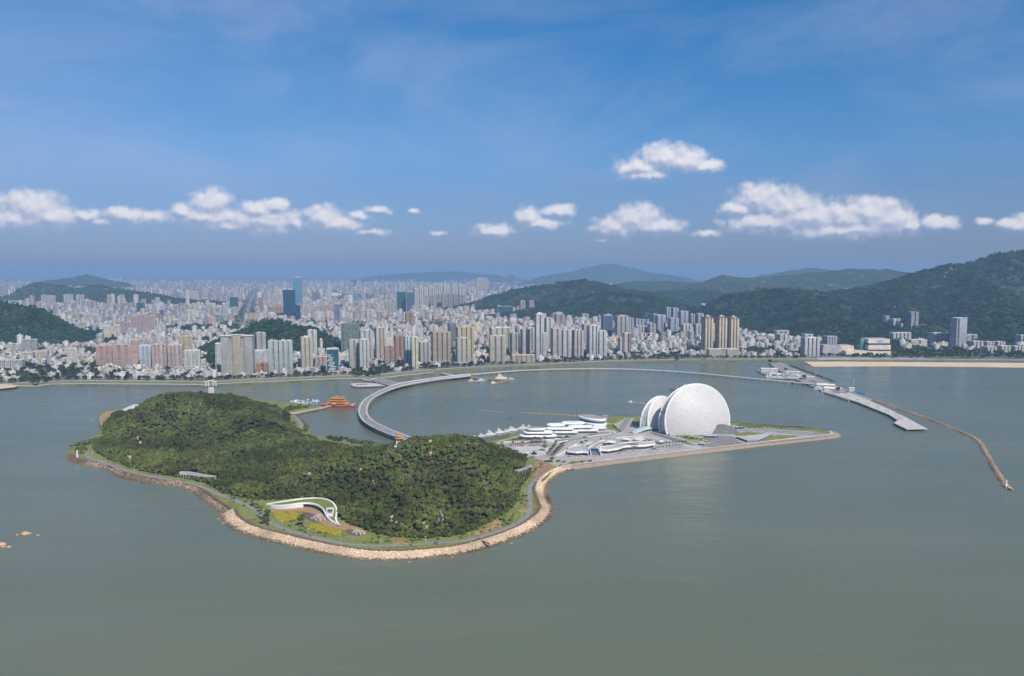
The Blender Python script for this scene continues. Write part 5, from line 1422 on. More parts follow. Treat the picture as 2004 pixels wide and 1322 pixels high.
patch('lawn', [(1055, 938), (1072, 924), (1082, 921), (1072, 934), (1058, 945)], LAWN, 'strip of grass between road and promenade near the spit')
for (a, b) in [((1097, 909), 'left'), ((1093, 906), 'rear')]:
    pass
# exposed rock faces at the foot of the hills
def outcrop(px, py, w, h, label, seed):
    x, y = at(px, py, GZ); z = ground(x, y)
    r = np.random.default_rng(seed); V = []; n = 10; m = 5
    for j in range(m):
        for k in range(n):
            u = k/(n-1) - .5; v = j/(m-1)
            V.append((u*w + r.normal(0, w*.03), v*h*0.45 + (u*u)*h*0.8 + r.normal(0, h*.07), -2 + v*h*(1 - 1.2*u*u) + r.normal(0, h*.05)))
    F = [(j*n + k, j*n + k + 1, (j+1)*n + k + 1, (j+1)*n + k) for j in range(m-1) for k in range(n-1)]
    o = mesh_np('rock_outcrop', V, F, ROCKF, kind=None); o.location = (x, y, z)
    return tag(o, label, 'rock')
ROCKF = plain('bare_rock_face', (0.42, 0.32, 0.23), 0.95, 0.35, 0.25)
for i, (a, b, w, h, l) in enumerate([(766, 1034, 12, 14, 'tallest bare rock face at the foot of the right hill, left of the tower'), (785, 1036, 11, 8, 'low bare rock beside the tallest rock face'), (830, 1036, 14, 9, 'bare rock face near the lattice mast foot'), (845, 1035, 10, 7, 'bare rock right of the mast foot rock'), (250, 899, 10, 8, 'bare pinkish rock on the left end of the hill'), (275, 913, 12, 8, 'bare rock among bushes above the left shore road'), (300, 917, 12, 6, 'low bare rock nearest the flat-roofed pavilion')]):
    outcrop(a, b, w, h, l, i)

# ---- forest
r = np.random.default_rng(12)
fx0, fx1 = min(p[0] for p in FOREST), max(p[0] for p in FOREST); fy0, fy1 = min(p[1] for p in FOREST), max(p[1] for p in FOREST)
gx, gy = np.meshgrid(np.arange(fx0, fx1, 5.0), np.arange(fy0, fy1, 5.0))
gx = (gx + r.uniform(-2.6, 2.6, gx.shape)).ravel(); gy = (gy + r.uniform(-2.6, 2.6, gy.shape)).ravel()
sd = sdist(gx, gy, FOREST)
gz = ground_np(gx, gy)
# slopes turned well away from the bay side carry fewer trees that could ever be seen: keep them all the same, only thinned
k = (sd > -1.0) & (r.random(gx.shape) < 0.93)
for ex in ([(338, 946), (343, 926), (380, 926), (430, 935), (434, 947), (380, 947)], [(998, 938), (1004, 923), (1042, 911), (1047, 923), (1020, 937)], [(536, 857), (540, 847), (560, 850), (564, 858)]): k &= ~inside(gx, gy, P(ex, GZ))
gx, gy, gz, sd = gx[k], gy[k], gz[k], sd[k]
dist = np.hypot(gx, gy)
# the nearest trees along the front edge of the wood stand as single things
order = np.argsort(np.where(sd < 24, dist, dist + 4000))
near = order[:270]
rest = order[270:]
size = 0.55 + 0.85*np.clip(fbm(gx, gy, 45, 3)*1.5 + 0.42, 0, 1)*r.uniform(0.5, 1.3, gx.shape) + 0.5*(r.random(gx.shape) < 0.05)
n = len(rest)
sc = np.stack([size[rest]*r.uniform(.9, 1.15, n), size[rest]*r.uniform(.9, 1.15, n), size[rest]*r.uniform(.85, 1.45, n)], -1)
ro = np.stack([r.uniform(-.15, .15, n), r.uniform(-.15, .15, n), r.uniform(0, 6.28, n)], -1)
scatter('forest', np.stack([gx[rest], gy[rest], gz[rest] + 1.2], -1), sc, ro, forest_col, None, 'dense subtropical wood covering both hills of the island')
print('forest trees', len(gx))
crowns = [o.data for o in forest_col.objects]
tm = MB(); trunk_mb(tm, 4.0, 0.28, 0.16, 3, 1, 1.8)
tproto = tm.build('trunk', BARK); trunk_data = tproto.data
bpy.data.objects.remove(tproto)
def single_tree(name, x, y, z, s, crown, trunk, label, group, zc=2.6, cat='tree', sz=1.0, rz=None):
    root = empty(name, (x, y, z), random.uniform(0, 6.28) if rz is None else rz, label, cat, group)
    root.scale = (s, s, s*sz)
    t = bpy.data.objects.new('trunk', trunk); COL.objects.link(t); t.parent = root
    c = bpy.data.objects.new('crown', crown); COL.objects.link(c); c.parent = root; c.location = (0, 0, zc)
    return root
EDGE = [(0, 330, 'at the left end of the wood above the shore road'), (330, 520, 'at the wood edge near the flat-roofed pavilion'), (520, 680, 'at the wood edge behind the curved white building'), (680, 800, 'at the wood edge by the tallest rock face'), (800, 900, 'at the wood edge round the lattice mast'), (900, 1010, 'at the wood edge above the gravel loop path'), (1010, 2000, 'at the right end of the wood by the glass shelter')]
for q in near:
    px = 1002 + FPX*gx[q]/(gy[q]*CT + (CAM_H - gz[q])*ST)
    zone = next(t for a, b, t in EDGE if px < b)
    ci = int(r.integers(0, 7))
    kind = 'grey-brown needle-leaved tree' if ci == 6 else 'rounded dark green broadleaf tree'
    single_tree('forest_tree', gx[q], gy[q], gz[q] - 0.3, size[q], crowns[ci], trunk_data, '%s %s' % (kind, zone), '%ss %s' % (kind, zone), zc=1.6)
# bald rocks peeping out of the canopy
for i, (a, b, d, l) in enumerate([(270, 842, 1330, 'pale boulder on the left hill, the left one of the upper pair'), (369, 822, 1400, 'pale boulder high on the left hill'), (274, 852, 1310, 'pale boulder below the upper one on the left hill'), (706, 905, 1050, 'tall pale rock on the slope facing the curved building'), (605, 926, 1080, 'small round rock in the trees above the curved building'), (732, 923, 1010, 'flat pale rock on the right hill slope'), (799, 928, 985, 'leaning pale rock on the right hill'), (842, 876, 1085, 'dark grey rock near the top of the right hill'), (843, 895, 1040, 'small tan rock below the dark grey one')]):
    x, y, z = at_dist(a, b, d)
    o = boulder(a, b, 2.6, l, 1.0, seed=60 + i); g_ = ground(x, y); o.location = (x, y, g_ + 5.2); o.scale = (0.9, 1, 1.1)
# ------------------------------------------------------------------ the reclaimed spit: opera house, white mall, cafes
SEA_L = smooth_path(SHORE[37:46], 1)
bank('seawall', 37, 46, 13.0, SEAWALL, 'sloping brown stone seawall along the front of the spit', lift=0.3)
bank('seawall', 45, 58, 8.0, SEAWALL, 'low seawall along the back of the spit', lift=0.3)
spit_in = [(1092, 915), (1125, 910.5), (1200, 900.5), (1300, 888.5), (1400, 877), (1500, 866), (1590, 856.5), (1625, 852.5), (1634, 850.5), (1625, 848.5), (1590, 844), (1530, 839), (1450, 832.5), (1380, 827), (1300, 819.5), (1240, 817), (1192, 818.5), (1150, 824.5), (1100, 831.5), (1060, 840.5), (1030, 849), (1000, 856), (965, 865), (985, 880), (1020, 893), (1060, 899)]
patch('plaza', spit_in, PLAZA, 'pale grey paved plaza covering the spit', smooth=1)
ribbon('seawall_walk', offset_path(SEA_L, 15.0), 5.0, CONCRETE, 'pale walkway along the top of the front seawall', world=True, it=1)
par = MB()
pl = offset_path(SEA_L, 12.4); pl2 = offset_path(SEA_L, 12.0)
for k in range(len(pl) - 1): par.prism([pl2[k], pl2[k+1], pl[k+1], pl[k]], GZ, GZ + 1.1, (0.52, 0.49, 0.46, 0))
tag(par.build('parapet', PAINT), 'low pale parapet along the front seawall', 'wall')

# lawns and surfaces
patch('lawn', [(1186, 817.5), (1225, 816), (1217, 822), (1206, 828), (1188, 829)], LAWN, 'lawn behind the oval white building')
patch('lawn', [(1187, 830), (1194, 829), (1206, 838), (1206, 841), (1188, 841)], LAWN, 'triangular lawn right of the oval white building')
patch('hedge_strip', [(1194, 828.5), (1198, 829), (1215, 843), (1213, 846), (1206, 842)], GRASS, 'dark hedge strip beside the triangular lawn')
patch('lawn', [(1240, 820), (1258, 817), (1268, 826), (1262, 836), (1248, 834.5), (1240, 826)], LAWN, 'round lawn at the left foot of the small shell')
patch('lawn', [(1273, 840.5), (1288, 838), (1304, 843), (1335, 847.5), (1369, 855), (1402, 863), (1383, 865.5), (1361, 866), (1339, 858.5), (1311, 850.5), (1293, 844.5)], LAWN, 'long lawn with white strips before the large shell')
patch('lawn', [(1429, 852.3), (1455, 844.5), (1480, 845.5), (1501, 847), (1490, 851), (1477, 853)], LAWN, 'lawn right of the dark granite block')
patch('lawn', [(1436, 828.5), (1463, 830), (1501, 837), (1475, 838), (1451, 835)], LAWN, 'lawn behind the right edge of the large shell')
patch('lawn', [(1481, 864.5), (1498, 857), (1515, 850.8), (1576, 852.5), (1530, 858.5)], LAWN, 'triangular green lawn toward the tip of the spit', smooth=1)
patch('lawn', [(1375, 876.5), (1420, 870), (1462, 865.5), (1458, 868), (1410, 873.5)], LAWN, 'thin strip of grass behind the seawall walk')
patch('stair_plaza', [(1267, 843), (1300, 851.5), (1339, 860.5), (1365, 872), (1352, 871), (1311, 860.5), (1280, 851)], PLAZA_D, 'dark terraced plaza before the long lawn', smooth=1)
patch('stair_plaza', [(1341, 851), (1366, 850), (1440, 853), (1440, 862), (1462, 866), (1375, 876), (1372, 871), (1404, 864)], PLAZA_D, 'grey stepped plaza in front of the granite block', smooth=1)
ribbon('ramp', [(1240, 851), (1262, 853), (1290, 859), (1330, 868), (1370, 877)], 10, CONCRETE, 'pale ramp sweeping along the terraced plaza')
ribbon('road', [(1000, 862), (1050, 866), (1100, 862), (1150, 856), (1200, 848), (1218, 838), (1222, 828), (1230, 818)], 11, ASPHALT, 'grey service road past the white mall')
ribbon('road', [(1072, 893), (1092, 880), (1100, 868), (1110, 862)], 10, ASPHALT, 'dark road climbing from the island to the spit')
patch('ramp', [(1088, 893.5), (1100, 885), (1129, 868.5), (1131, 871), (1118, 882), (1100, 894)], CONCRETE, 'pale sloping ramp left of the cafe roofs', smooth=1)
patch('car_park', [(1001, 874), (1040, 873), (1077, 874), (1077, 880), (1062, 892), (1045, 892), (1020, 886)], CONCRETE, 'empty pale paved square with dark wavy lines', smooth=1)
for q, pp in enumerate([[(1003, 883), (1020, 880), (1045, 883), (1060, 878), (1072, 873)], [(1025, 888), (1045, 886.5), (1062, 889)]]):
    ribbon('marking', pp, 2.0, PLAZA_D, ['upper', 'lower'][q] + ' dark wavy line across the pale paved square')
ribbon('road', [(960, 872), (1000, 870.5), (1040, 870.5), (1078, 871)], 8, ASPHALT, 'dark road below the palm row')
ribbon('road', [(1590, 846.5), (1612, 847.5), (1622, 850), (1608, 851.5), (1560, 849), (1520, 845.5)], 9, PLAZA_D, 'dark loop road near the tip of the spit')
ribbon('road', [(1448, 842), (1500, 843), (1560, 845), (1600, 848)], 8, PLAZA_D, 'dark road between the lawns and the palm rows')
patch('bank_grass', [(1110, 905.5), (1130, 901), (1158, 900.5), (1130, 907), (1112, 908.5)], GRASS, 'long green planted bed above the corner of the seawall')
patch('bank_grass', [(1091, 911), (1098, 907.5), (1102, 908), (1095, 913)], GRASS, 'small green bed on the brown soil, the lower one')
patch('bank_grass', [(1095, 905), (1103, 902), (1110, 903), (1102, 906)], GRASS, 'small green bed on the brown soil, the upper one')
for i, (a, b, c, d) in enumerate([(1314.6, 851, 1330, 853.2), (1340, 854.6, 1355, 857.6), (1351, 852.6, 1374, 856.6), (1368.5, 859.8, 1385, 862.4), (1352, 861.6, 1378, 865)]):
    p, q = at(a, b, GZ), at(c, d, GZ)
    m = MB(); l = math.dist(p, q); m.box(0, 0, 0, 0.8, l, 1.6, 0, (0.74, 0.72, 0.68, 0))
    o = m.build('skylight', PAINT, None, ((p[0]+q[0])/2, (p[1]+q[1])/2, GZ), math.atan2(q[1]-p[1], q[0]-p[0]))
    tag(o, ['first white strip from the left', 'second white strip from the left', 'upper long white strip', 'rightmost white strip', 'lowest long white strip'][i] + ' set in the long lawn', 'skylight')

# ---- the two clam-like halls
SHELLW = attr_mat('white_shell_panels', 0.5, 0.025, 0.05)
def valve(mb, c, phi, tilt, R, bulge, sx=1.0, inner=False):
    n = Vector((math.sin(phi)*math.cos(tilt), -math.cos(phi)*math.cos(tilt), math.sin(tilt)))
    u = Vector((math.cos(phi), math.sin(phi), 0))
    v = n.cross(u) * -1
    if v.z < 0: v = -v
    C = Vector(c)
    def pos(x, y, lift):
        rr = min(1.0, (x*x + y*y)/(R*R))
        return C + u*(x*sx) + v*y + n*(bulge*(1 - rr) + lift)
    return n, u, v, C, pos
def shell(name, label, c, phi, R, bulge, gap_r, gap_l, tilt, nseg, nrad, sx=1.0):
    root = empty(name, (c[0], c[1], GZ), 0, label, 'opera house')
    off = Vector((c[0], c[1], GZ))
    H = R*0.98
    n, u, v, C, pos = valve(None, c, phi, tilt, R, bulge, sx)
    # the rear valve leans away from the front one: closed at the upper right, widest at the lower left
    ha, hb = math.cos(math.radians(48)), math.sin(math.radians(48))
    def pos2(x, y, lift):
        rr = min(1.0, (x*x + y*y)/(R*R))
        gap = gap_r + (gap_l - gap_r)*(0.5 - 0.5*(x*ha + y*hb)/R)
        return C + u*(x*sx) + v*y - n*(gap + bulge*(1 - rr) + lift)
    Fy = -0.60*R
    def grid(pf, lift, shrink, dest, col, back):
        rr = random.Random(5)
        for i in range(nseg):
            for j in range(nrad):
                q = []
                for (di, dj) in ((0, 0), (1, 0), (1, 1), (0, 1)):
                    th = 2*math.pi*(i + di)/nseg
                    s = ((j + dj)/nrad)**0.85
                    bx, by = R*math.cos(th), R*math.sin(th)
                    q.append((bx*s, Fy*(1 - s) + by*s))
                P3 = [pf(x, y, lift) for x, y in q]
                if max(p.z for p in P3) < GZ - 2: continue
                if shrink:
                    m = sum(P3, Vector())/4
                    P3 = [m + (p - m)*(1 - shrink) for p in P3]
                    if (P3[0] - P3[2]).length < 0.6: continue
                    k = rr.uniform(0.95, 1.02) if rr.random() > 0.035 else 0.87
                    cc = tuple(x*k for x in col)
                else: cc = col
                P3 = [tuple(p - off) for p in P3]
                if back: P3 = P3[::-1]
                dest.face(P3, (*cc, 0))
    b = MB(); grid(pos, 0.0, 0, b, (0.37, 0.365, 0.36), False); b.build('front_backing', SHELLW, root)
    b = MB(); grid(pos, 0.5, 0.065, b, (0.64, 0.632, 0.62), False); b.build('shell_panel', SHELLW, root, kind='stuff')
    b = MB(); grid(pos2, 0.0, 0, b, (0.70, 0.69, 0.68), True); b.build('rear_valve', SHELLW, root)
    # rims
    th = np.linspace(-0.35, math.pi + 0.35, 80)
    for nm, pf in (('front_rim', pos), ('rear_rim', pos2)):
        b = MB(); b.tube([tuple(pf(R*math.cos(t), R*math.sin(t), 0) - off) for t in th], 1.5, 6, (0.78, 0.77, 0.75, 0)); b.build(nm, SHELLW, root, smooth=True)
    # ribs that span the opening, glass set back behind them
    g = MB(); fr = MB()
    K = 84
    for k in range(K):
        t0, t1 = -0.3 + (math.pi + 0.6)*k/K, -0.3 + (math.pi + 0.6)*(k + 1)/K
        A = [pos(R*0.945*math.cos(t), R*0.945*math.sin(t), -0.5) - off for t in (t0, t1)]
        B = [pos2(R*0.945*math.cos(t), R*0.945*math.sin(t), -0.5) - off for t in (t0, t1)]
        if max(p.z for p in A + B) < -1: continue
        g.face([tuple(A[0]), tuple(B[0]), tuple(B[1]), tuple(A[1])], (0.34, 0.36, 0.38, 0))
        A2 = pos(R*0.985*math.cos(t0), R*0.985*math.sin(t0), -0.3) - off; B2 = pos2(R*0.985*math.cos(t0), R*0.985*math.sin(t0), -0.3) - off
        if (A2 - B2).length > 2.0: fr.tube([tuple(A2), tuple(B2)], 0.95, 4, (0.78, 0.77, 0.75, 0))
    for q in (0.33, 0.66):
        fr.tube([tuple(pos(R*0.98*math.cos(t), R*0.98*math.sin(t), -0.3).lerp(pos2(R*0.98*math.cos(t), R*0.98*math.sin(t), -0.3), q) - off) for t in th], 0.4, 4, (0.66, 0.65, 0.63, 0))
    g.build('glass_wall', PAINT, root); fr.build('rib', PAINT, root, kind='stuff')
    return root
bx_, by_ = at(1368, 848, GZ)
shell('opera_shell', 'large white ribbed clam-shaped hall, the taller of the two', (bx_, by_ + 12, 25), math.radians(20), 66.5, 22, 1.5, 25, math.radians(7), 72, 20, 1.02)
bx2, by2 = at(1299, 838, GZ)
shell('opera_shell', 'small white clam-shaped hall half hidden behind the large one', (bx2, by2 + 14, 16), math.radians(44), 45.5, 15, 2.0, 20, math.radians(6), 52, 14, 1.0)
# dark granite block
p0, p1 = at(1365, 848.2, GZ), at(1452, 849.5, GZ)
ux, uy = (p1[0]-p0[0]), (p1[1]-p0[1]); ul = math.hypot(ux, uy)
g = MB()
def gp(s, d, z): return (s, d, z)
L_ = ul
A0, A1 = gp(0, 0, 0), gp(L_, 0, 0); A2, A3 = gp(L_, 26, 0), gp(0, 26, 0)
T0, T1, T2 = gp(6, 7, 13.5), gp(43, 7, 15.5), gp(66, 10, 9.5); T0b, T1b, T2b = gp(6, 24, 13.5), gp(43, 24, 15.5), gp(66, 24, 9.5)
gc = (0.15, 0.145, 0.155, 0)
g.face([A0, A1, T2, T1, T0], gc); g.face([T0, T1, T1b, T0b], gc); g.face([T1, T2, T2b, T1b], gc); g.face([A1, A2, T2b, T2], gc); g.face([A0, T0, T0b, A3], gc)
gr = g.build('granite_block', plain('grey_granite', (0.15, 0.145, 0.155), 0.75, 0.18, 0.5), None, (p0[0], p0[1], GZ), math.atan2(uy, ux))
tag(gr, 'dark grey granite wedge-shaped block leaning on the large shell', 'building')
tl = MB()
for i in range(16):
    for j in range(4):
        s0 = 3 + i*4.4; z0 = 1.2 + j*3.0
        if s0 > 46 + (13 - z0)*2.2 or z0 > 12: continue
        yy = 7*z0/13.5 - 0.12; y1 = 7*(z0 + 2.7)/13.5 - 0.12
        tl.face([(s0, yy, z0), (s0 + 4.1, yy, z0), (s0 + 4.1, y1, z0 + 2.7), (s0, y1, z0 + 2.7)], (0.17*random.uniform(.85, 1.15),)*3 + (0,))
tl.build('cladding_panel', PAINT, gr, kind='stuff')
# glass roofed bridge between mall and halls
br = empty('canopy_bridge', (*at(1264, 842, GZ), GZ), 0, 'pale green arched glass canopy leading to the halls', 'canopy')
o_ = Vector(br.location)
pa = [at_dist(1236, 845.5, at(1236, 847, GZ)[1]), at_dist(1248, 838.5, at(1248, 845.5, GZ)[1]), at_dist(1266, 834.0, at(1266, 842, GZ)[1]), at_dist(1280, 833.0, at(1280, 840, GZ)[1]), at_dist(1291, 834, at(1291, 838.5, GZ)[1])]
pa = smooth_path(pa, 2)
gm = MB(); rm = MB()
prev = None
for k, p in enumerate(pa):
    a, b = pa[max(k-1, 0)], pa[min(k+1, len(pa)-1)]
    tx, ty = b[0]-a[0], b[1]-a[1]; l = math.hypot(tx, ty); nx, ny = -ty/l, tx/l
    row = [tuple(Vector((p[0] + nx*w, p[1] + ny*w, p[2] + h)) - o_) for w, h in ((-9, -3.2), (-6, -0.8), (0, 0.6), (6, -0.8), (9, -3.2))]
    if prev:
        for q in range(4): gm.face([prev[q], row[q], row[q+1], prev[q+1]], (0.36, 0.46, 0.44, 0))
    rm.tube(row, 0.3, 4, (0.66, 0.68, 0.67, 0))
    if k % 4 == 2: 
        for e in (0, 4): rm.tube([row[e], (row[e][0], row[e][1], 0)], 0.3, 4, (0.6, 0.6, 0.6, 0))
    prev = row
gm.build('glass_roof', PAINT, br); rm.build('rib', PAINT, br, kind='stuff')
# sunken glazed court toward the tip
sc_ = MB()
q = P([(1441, 858), (1463, 865.8), (1484, 865), (1512, 852.5), (1500, 851), (1470, 855)], GZ)
sc_.prism(q, GZ, GZ + 3.6, (0.05, 0.08, 0.10, 0.0), (0.46, 0.45, 0.45, 0))
so = sc_.build('glazed_court', PAINT); tag(so, 'low glazed court with grey roof deck beside the triangular lawn', 'building')
fm = MB()
for k in range(13):
    t = k/12; x = q[1][0]*(1-t) + q[2][0]*t; y = q[1][1]*(1-t) + q[2][1]*t; fm.box(x, y - 0.15, GZ, GZ + 3.5, 0.5, 0.3, 0, (0.55, 0.57, 0.6, 0))
for k in range(12):
    t = k/11; x = q[2][0]*(1-t) + q[3][0]*t; y = q[2][1]*(1-t) + q[3][1]*t; fm.box(x + .1, y - 0.1, GZ, GZ + 3.5, 0.4, 0.4, 0, (0.55, 0.57, 0.6, 0))
fm.build('mullion', PAINT, so, kind='stuff')
for i, (a, b, w, l) in enumerate([(1392, 855.5, 22, 'dark glass entrance slit before the granite block'), (1373, 870.5, 8, 'small dark kiosk at the low end of the terraced plaza'), (1447, 838.5, 14, 'dark kiosk behind the granite block near the palm rows')]):
    m = MB(); m.box(0, 0, 0, 3.2, w, 6, 0, (0.03, 0.07, 0.10, 0), (0.30, 0.31, 0.32, 0)); m.box(0, 0, 3.2, 3.7, w + 1, 7, 0, (0.5, 0.5, 0.5, 0), bottom=True)
    m.box(w*0.35, -3.1, 0, 2.6, w*0.12, 0.2, 0, (0.05, 0.25, 0.6, 0))
    tag(m.build('kiosk', PAINT, None, (*at(a, b, GZ), GZ), 0.05), l, 'kiosk')
# retaining wall round the small lawn
rw = MB(); pts = smooth_path(P([(1236, 836), (1238, 830), (1240, 824), (1246, 819)], GZ), 2); pi_ = offset_path(pts, -1.0)
for k in range(len(pts) - 1): rw.prism([pts[k], pts[k+1], pi_[k+1], pi_[k]][::-1], GZ, GZ + 4.5, (0.20, 0.21, 0.24, 0))
tag(rw.build('retaining_wall', PAINT), 'curved dark wall round the lawn of the small shell', 'wall')

# ---- the white mall: stacked rounded bands over dark glass
def stadium(Lx, D, inset=0.0, n=9):
    r = D/2 - inset; hx = Lx/2 - D/2
    return [(hx + r*math.cos(t), r*math.sin(t)) for t in np.linspace(-math.pi/2, math.pi/2, n)] + [(-hx + r*math.cos(t), r*math.sin(t)) for t in np.linspace(math.pi/2, 3*math.pi/2, n)]
def oval(a, b, inset=0.0, n=36):
    return [((a - inset)*math.cos(t), (b - inset)*math.sin(t)) for t in np.linspace(0, 2*math.pi, n, endpoint=False)]
PROFILE = [(1.9, -1.9), (0.6, -1.5), (0.05, -0.6), (0.0, 0.2), (0.25, 0.9), (1.0, 1.6), (2.2, 1.9)]
def band(mb, outline, z, h=1.0, col=(0.80, 0.795, 0.785, 0), roof=None):
    rings = [[(x, y, z + dz*h) for x, y in outline(i)] for i, dz in PROFILE]
    n = len(rings[0])
    for a, b in zip(rings[:-1], rings[1:]):
        for k in range(n): mb.face([a[k], a[(k+1) % n], b[(k+1) % n], b[k]], col)
    mb.face(rings[0][::-1], col)
    top = [(x, y, z + 1.75*h) for x, y in outline(2.1)]
    mb.face(top, roof or col)
def mall_wing(label, rows, depth, base_z=GZ, rot=0.0, roof=None):
    """rows: (left column, right column, row of the band, height of the band's middle)"""
    a, b, r_, z = rows[0]
    x, y = at((a + b)/2, r_, z)
    root = empty('mall_wing', (x, y + depth/2, GZ), rot, label, 'shopping mall')
    last = 0.0
    for k, (a, b, r_, z) in enumerate(rows):
        xx, yy = at((a + b)/2, r_, z)
        w = (b - a)/FPX*math.hypot(yy, CAM_H - z)
        cx, cy = xx - x, yy - y + (0 if k == 0 else 0)
        d = min(depth, w*0.8)
        m = MB(); band(m, lambda i, w=w, d=d: [(px_ + cx, py_ + max(0, cy)*0.4) for px_, py_ in stadium(w, d, i)], z - GZ, 1.0, roof=roof if k == len(rows) - 1 else None)
        m.build('white_band', PAINT, root, smooth=False)
        g = MB(); g.prism([(px_ + cx, py_ + max(0, cy)*0.4) for px_, py_ in stadium(w - 5, d - 5)], last, z - GZ - 1.5, (0.04, 0.13, 0.17, 0)); g.build('glass_band', PAINT, root)
        last = z - GZ + 1.0
    return root
mall_wing('white mall wing of three stacked rounded bands at the left end', [(1016.5, 1090, 854, 9), (1023.6, 1083, 848, 15), (1029, 1069, 842.5, 21)], 22, rot=0.02, roof=(0.40, 0.36, 0.33, 0))
mall_wing('white double-banded mall wing in the middle front', [(1080, 1132, 846, 9), (1068, 1124, 841, 15)], 16, rot=0.03)
mall_wing('white double-banded mall wing right of the middle', [(1118, 1172, 842.5, 9), (1112, 1161, 837, 15)], 16, rot=0.02)
mall_wing('low white roofed mall wing at the back left', [(1070, 1108, 833, 16)], 22, rot=0.1)
mall_wing('low white swelling mall roof at the back middle', [(1099, 1146, 829.5, 18)], 24, rot=0.05)
mall_wing('short white curved band under the oval building', [(1158, 1187.7, 838.5, 8)], 24)
ex, ey = at(1161, 838, GZ)
er = empty('mall_oval', (ex, ey + 26, GZ), math.radians(-52), 'tall white oval building with a brown roof and a teal glass belt', 'building')
for k, (z, gt) in enumerate([(6.5, 0.0), (15.5, 1.6)]):
    m = MB(); band(m, lambda i, k=k: oval(34 - 1.0*k, 19 - 0.6*k, i), z, 1.35, roof=(0.34, 0.29, 0.25, 0) if k else None); m.build('white_band', PAINT, er)
    g = MB(); g.prism(oval(31, 16.5), 0 if k == 0 else 8, z - 2.0, (0.03, 0.15, 0.22, 0)); g.build('glass_band', PAINT, er)
m = MB(); m.prism(oval(27, 12.5), 17.9, 18.5, (0.36, 0.31, 0.27, 0)); m.build('roof', PAINT, er)
# small curved pergola in front of the mall
pg = empty('pergola', (*at(1187, 849, GZ), GZ), 0, 'white curved slatted pergola right of the mall', 'pergola')
pts = [(17*math.cos(t), 8*math.sin(t)) for t in np.linspace(2.9, 0.4, 15)]
m = MB(); i1, i2 = offset_path(pts, 2.2), offset_path(pts, -2.2)
for k in range(14): m.face([(*i2[k], 4.2), (*i2[k+1], 4.2), (*i1[k+1], 4.2), (*i1[k], 4.2)], (0.72, 0.71, 0.69, 0)); m.face([(*i1[k], 3.8), (*i1[k+1], 3.8), (*i2[k+1], 3.8), (*i2[k], 3.8)], (0.6, 0.6, 0.6, 0))
m.build('roof', PAINT, pg)
for k in range(0, 15, 2):
    c = MB(); c.box(*i2[k], 0, 4.0, 0.4, 0.4, 0, (0.7, 0.7, 0.7, 0)); c.build('post', PAINT, pg)

# ---- cafes along the seawall: white ribbon parapets over dark glass, planted roofs
def cafe(name, label, px, h, fascia=2.0, roof=(0.43, 0.41, 0.40, 0), glass=(0.04, 0.06, 0.08, 0)):
    q = P(px, GZ)
    cx = sum(p[0] for p in q)/len(q); cy = sum(p[1] for p in q)/len(q)
    q = [(a - cx, b - cy) for a, b in q]
    if sum(q[i][0]*q[(i+1) % len(q)][1] - q[(i+1) % len(q)][0]*q[i][1] for i in range(len(q))) < 0: q = q[::-1]
    root = empty(name, (cx, cy, GZ), 0, label, 'cafe')
    ins = [(a*0.93, b*0.85) for a, b in q]
    g = MB(); g.prism(ins, 0, h - fascia, glass); g.build('glass_front', PAINT, root)
    f = MB(); f.prism(q, h - fascia, h, (0.78, 0.77, 0.76, 0), roof, bottom=True, m=0); f.build('roof', PAINT, root)
    w = MB()
    n = len(q)
    for i in range(n):
        a, b = q[i], q[(i+1) % n]; a2, b2 = (a[0]*.965, a[1]*.93), (b[0]*.965, b[1]*.93)
        w.face([(*a, h), (*b, h), (*b, h + 0.9), (*a, h + 0.9)], (0.79, 0.78, 0.77, 0)); w.face([(*b2, h), (*a2, h), (*a2, h + 0.9), (*b2, h + 0.9)], (0.7, 0.7, 0.7, 0)); w.face([(*a, h + .9), (*b, h + .9), (*b2, h + .9), (*a2, h + .9)], (0.79, 0.78, 0.77, 0))
    w.build('parapet', PAINT, root)
    return root, q
c1, q1 = cafe('cafe', 'white-rimmed cafe block with a red signed front left of the underpass', [(1110, 890), (1113, 884), (1124, 879), (1138, 878), (1150, 883), (1152, 892), (1140, 891), (1128, 892)], 6.2)
for i, (x, c, w) in enumerate([(-14, (0.50, 0.10, 0.07, 0), 3), (-6, (0.55, 0.25, 0.08, 0), 4), (4, (0.30, 0.05, 0.10, 0), 3), (10, (0.52, 0.36, 0.22, 0), 4)]):
    m = MB(); m.box(x, -8.2, 0.4, 3.2, w, 0.4, 0, c); m.build('shop_sign', PAINT, c1)
c2, q2 = cafe('cafe', 'long white wavy-edged cafe terrace right of the underpass', [(1173, 887), (1175, 882), (1195, 880), (1219, 874), (1245, 871), (1267, 872), (1281, 870), (1282, 875), (1262, 878.5), (1245, 879), (1225, 880), (1208, 885), (1190, 888)], 6.5, 2.4)
m = MB(); e = oval(12, 8); m.prism([(x + 8, y + 3) for x, y in e], 6.5, 7.6, (0.78, 0.77, 0.75, 0), (0.78, 0.77, 0.75, 0)); m.build('roof_garden_rim', PAINT, c2)
m = MB(); e = oval(10.8, 6.9); m.prism([(x + 8, y + 3) for x, y in e], 7.6, 7.8, (0.13, 0.16, 0.04, 0)); m.build('roof_lawn', PAINT, c2)
m = MB(); m.box(-25, 2, 6.6, 6.9, 22, 3.0, 0.15, (0.18, 0.34, 0.50, 0)); m.build('roof_pool', PAINT, c2)
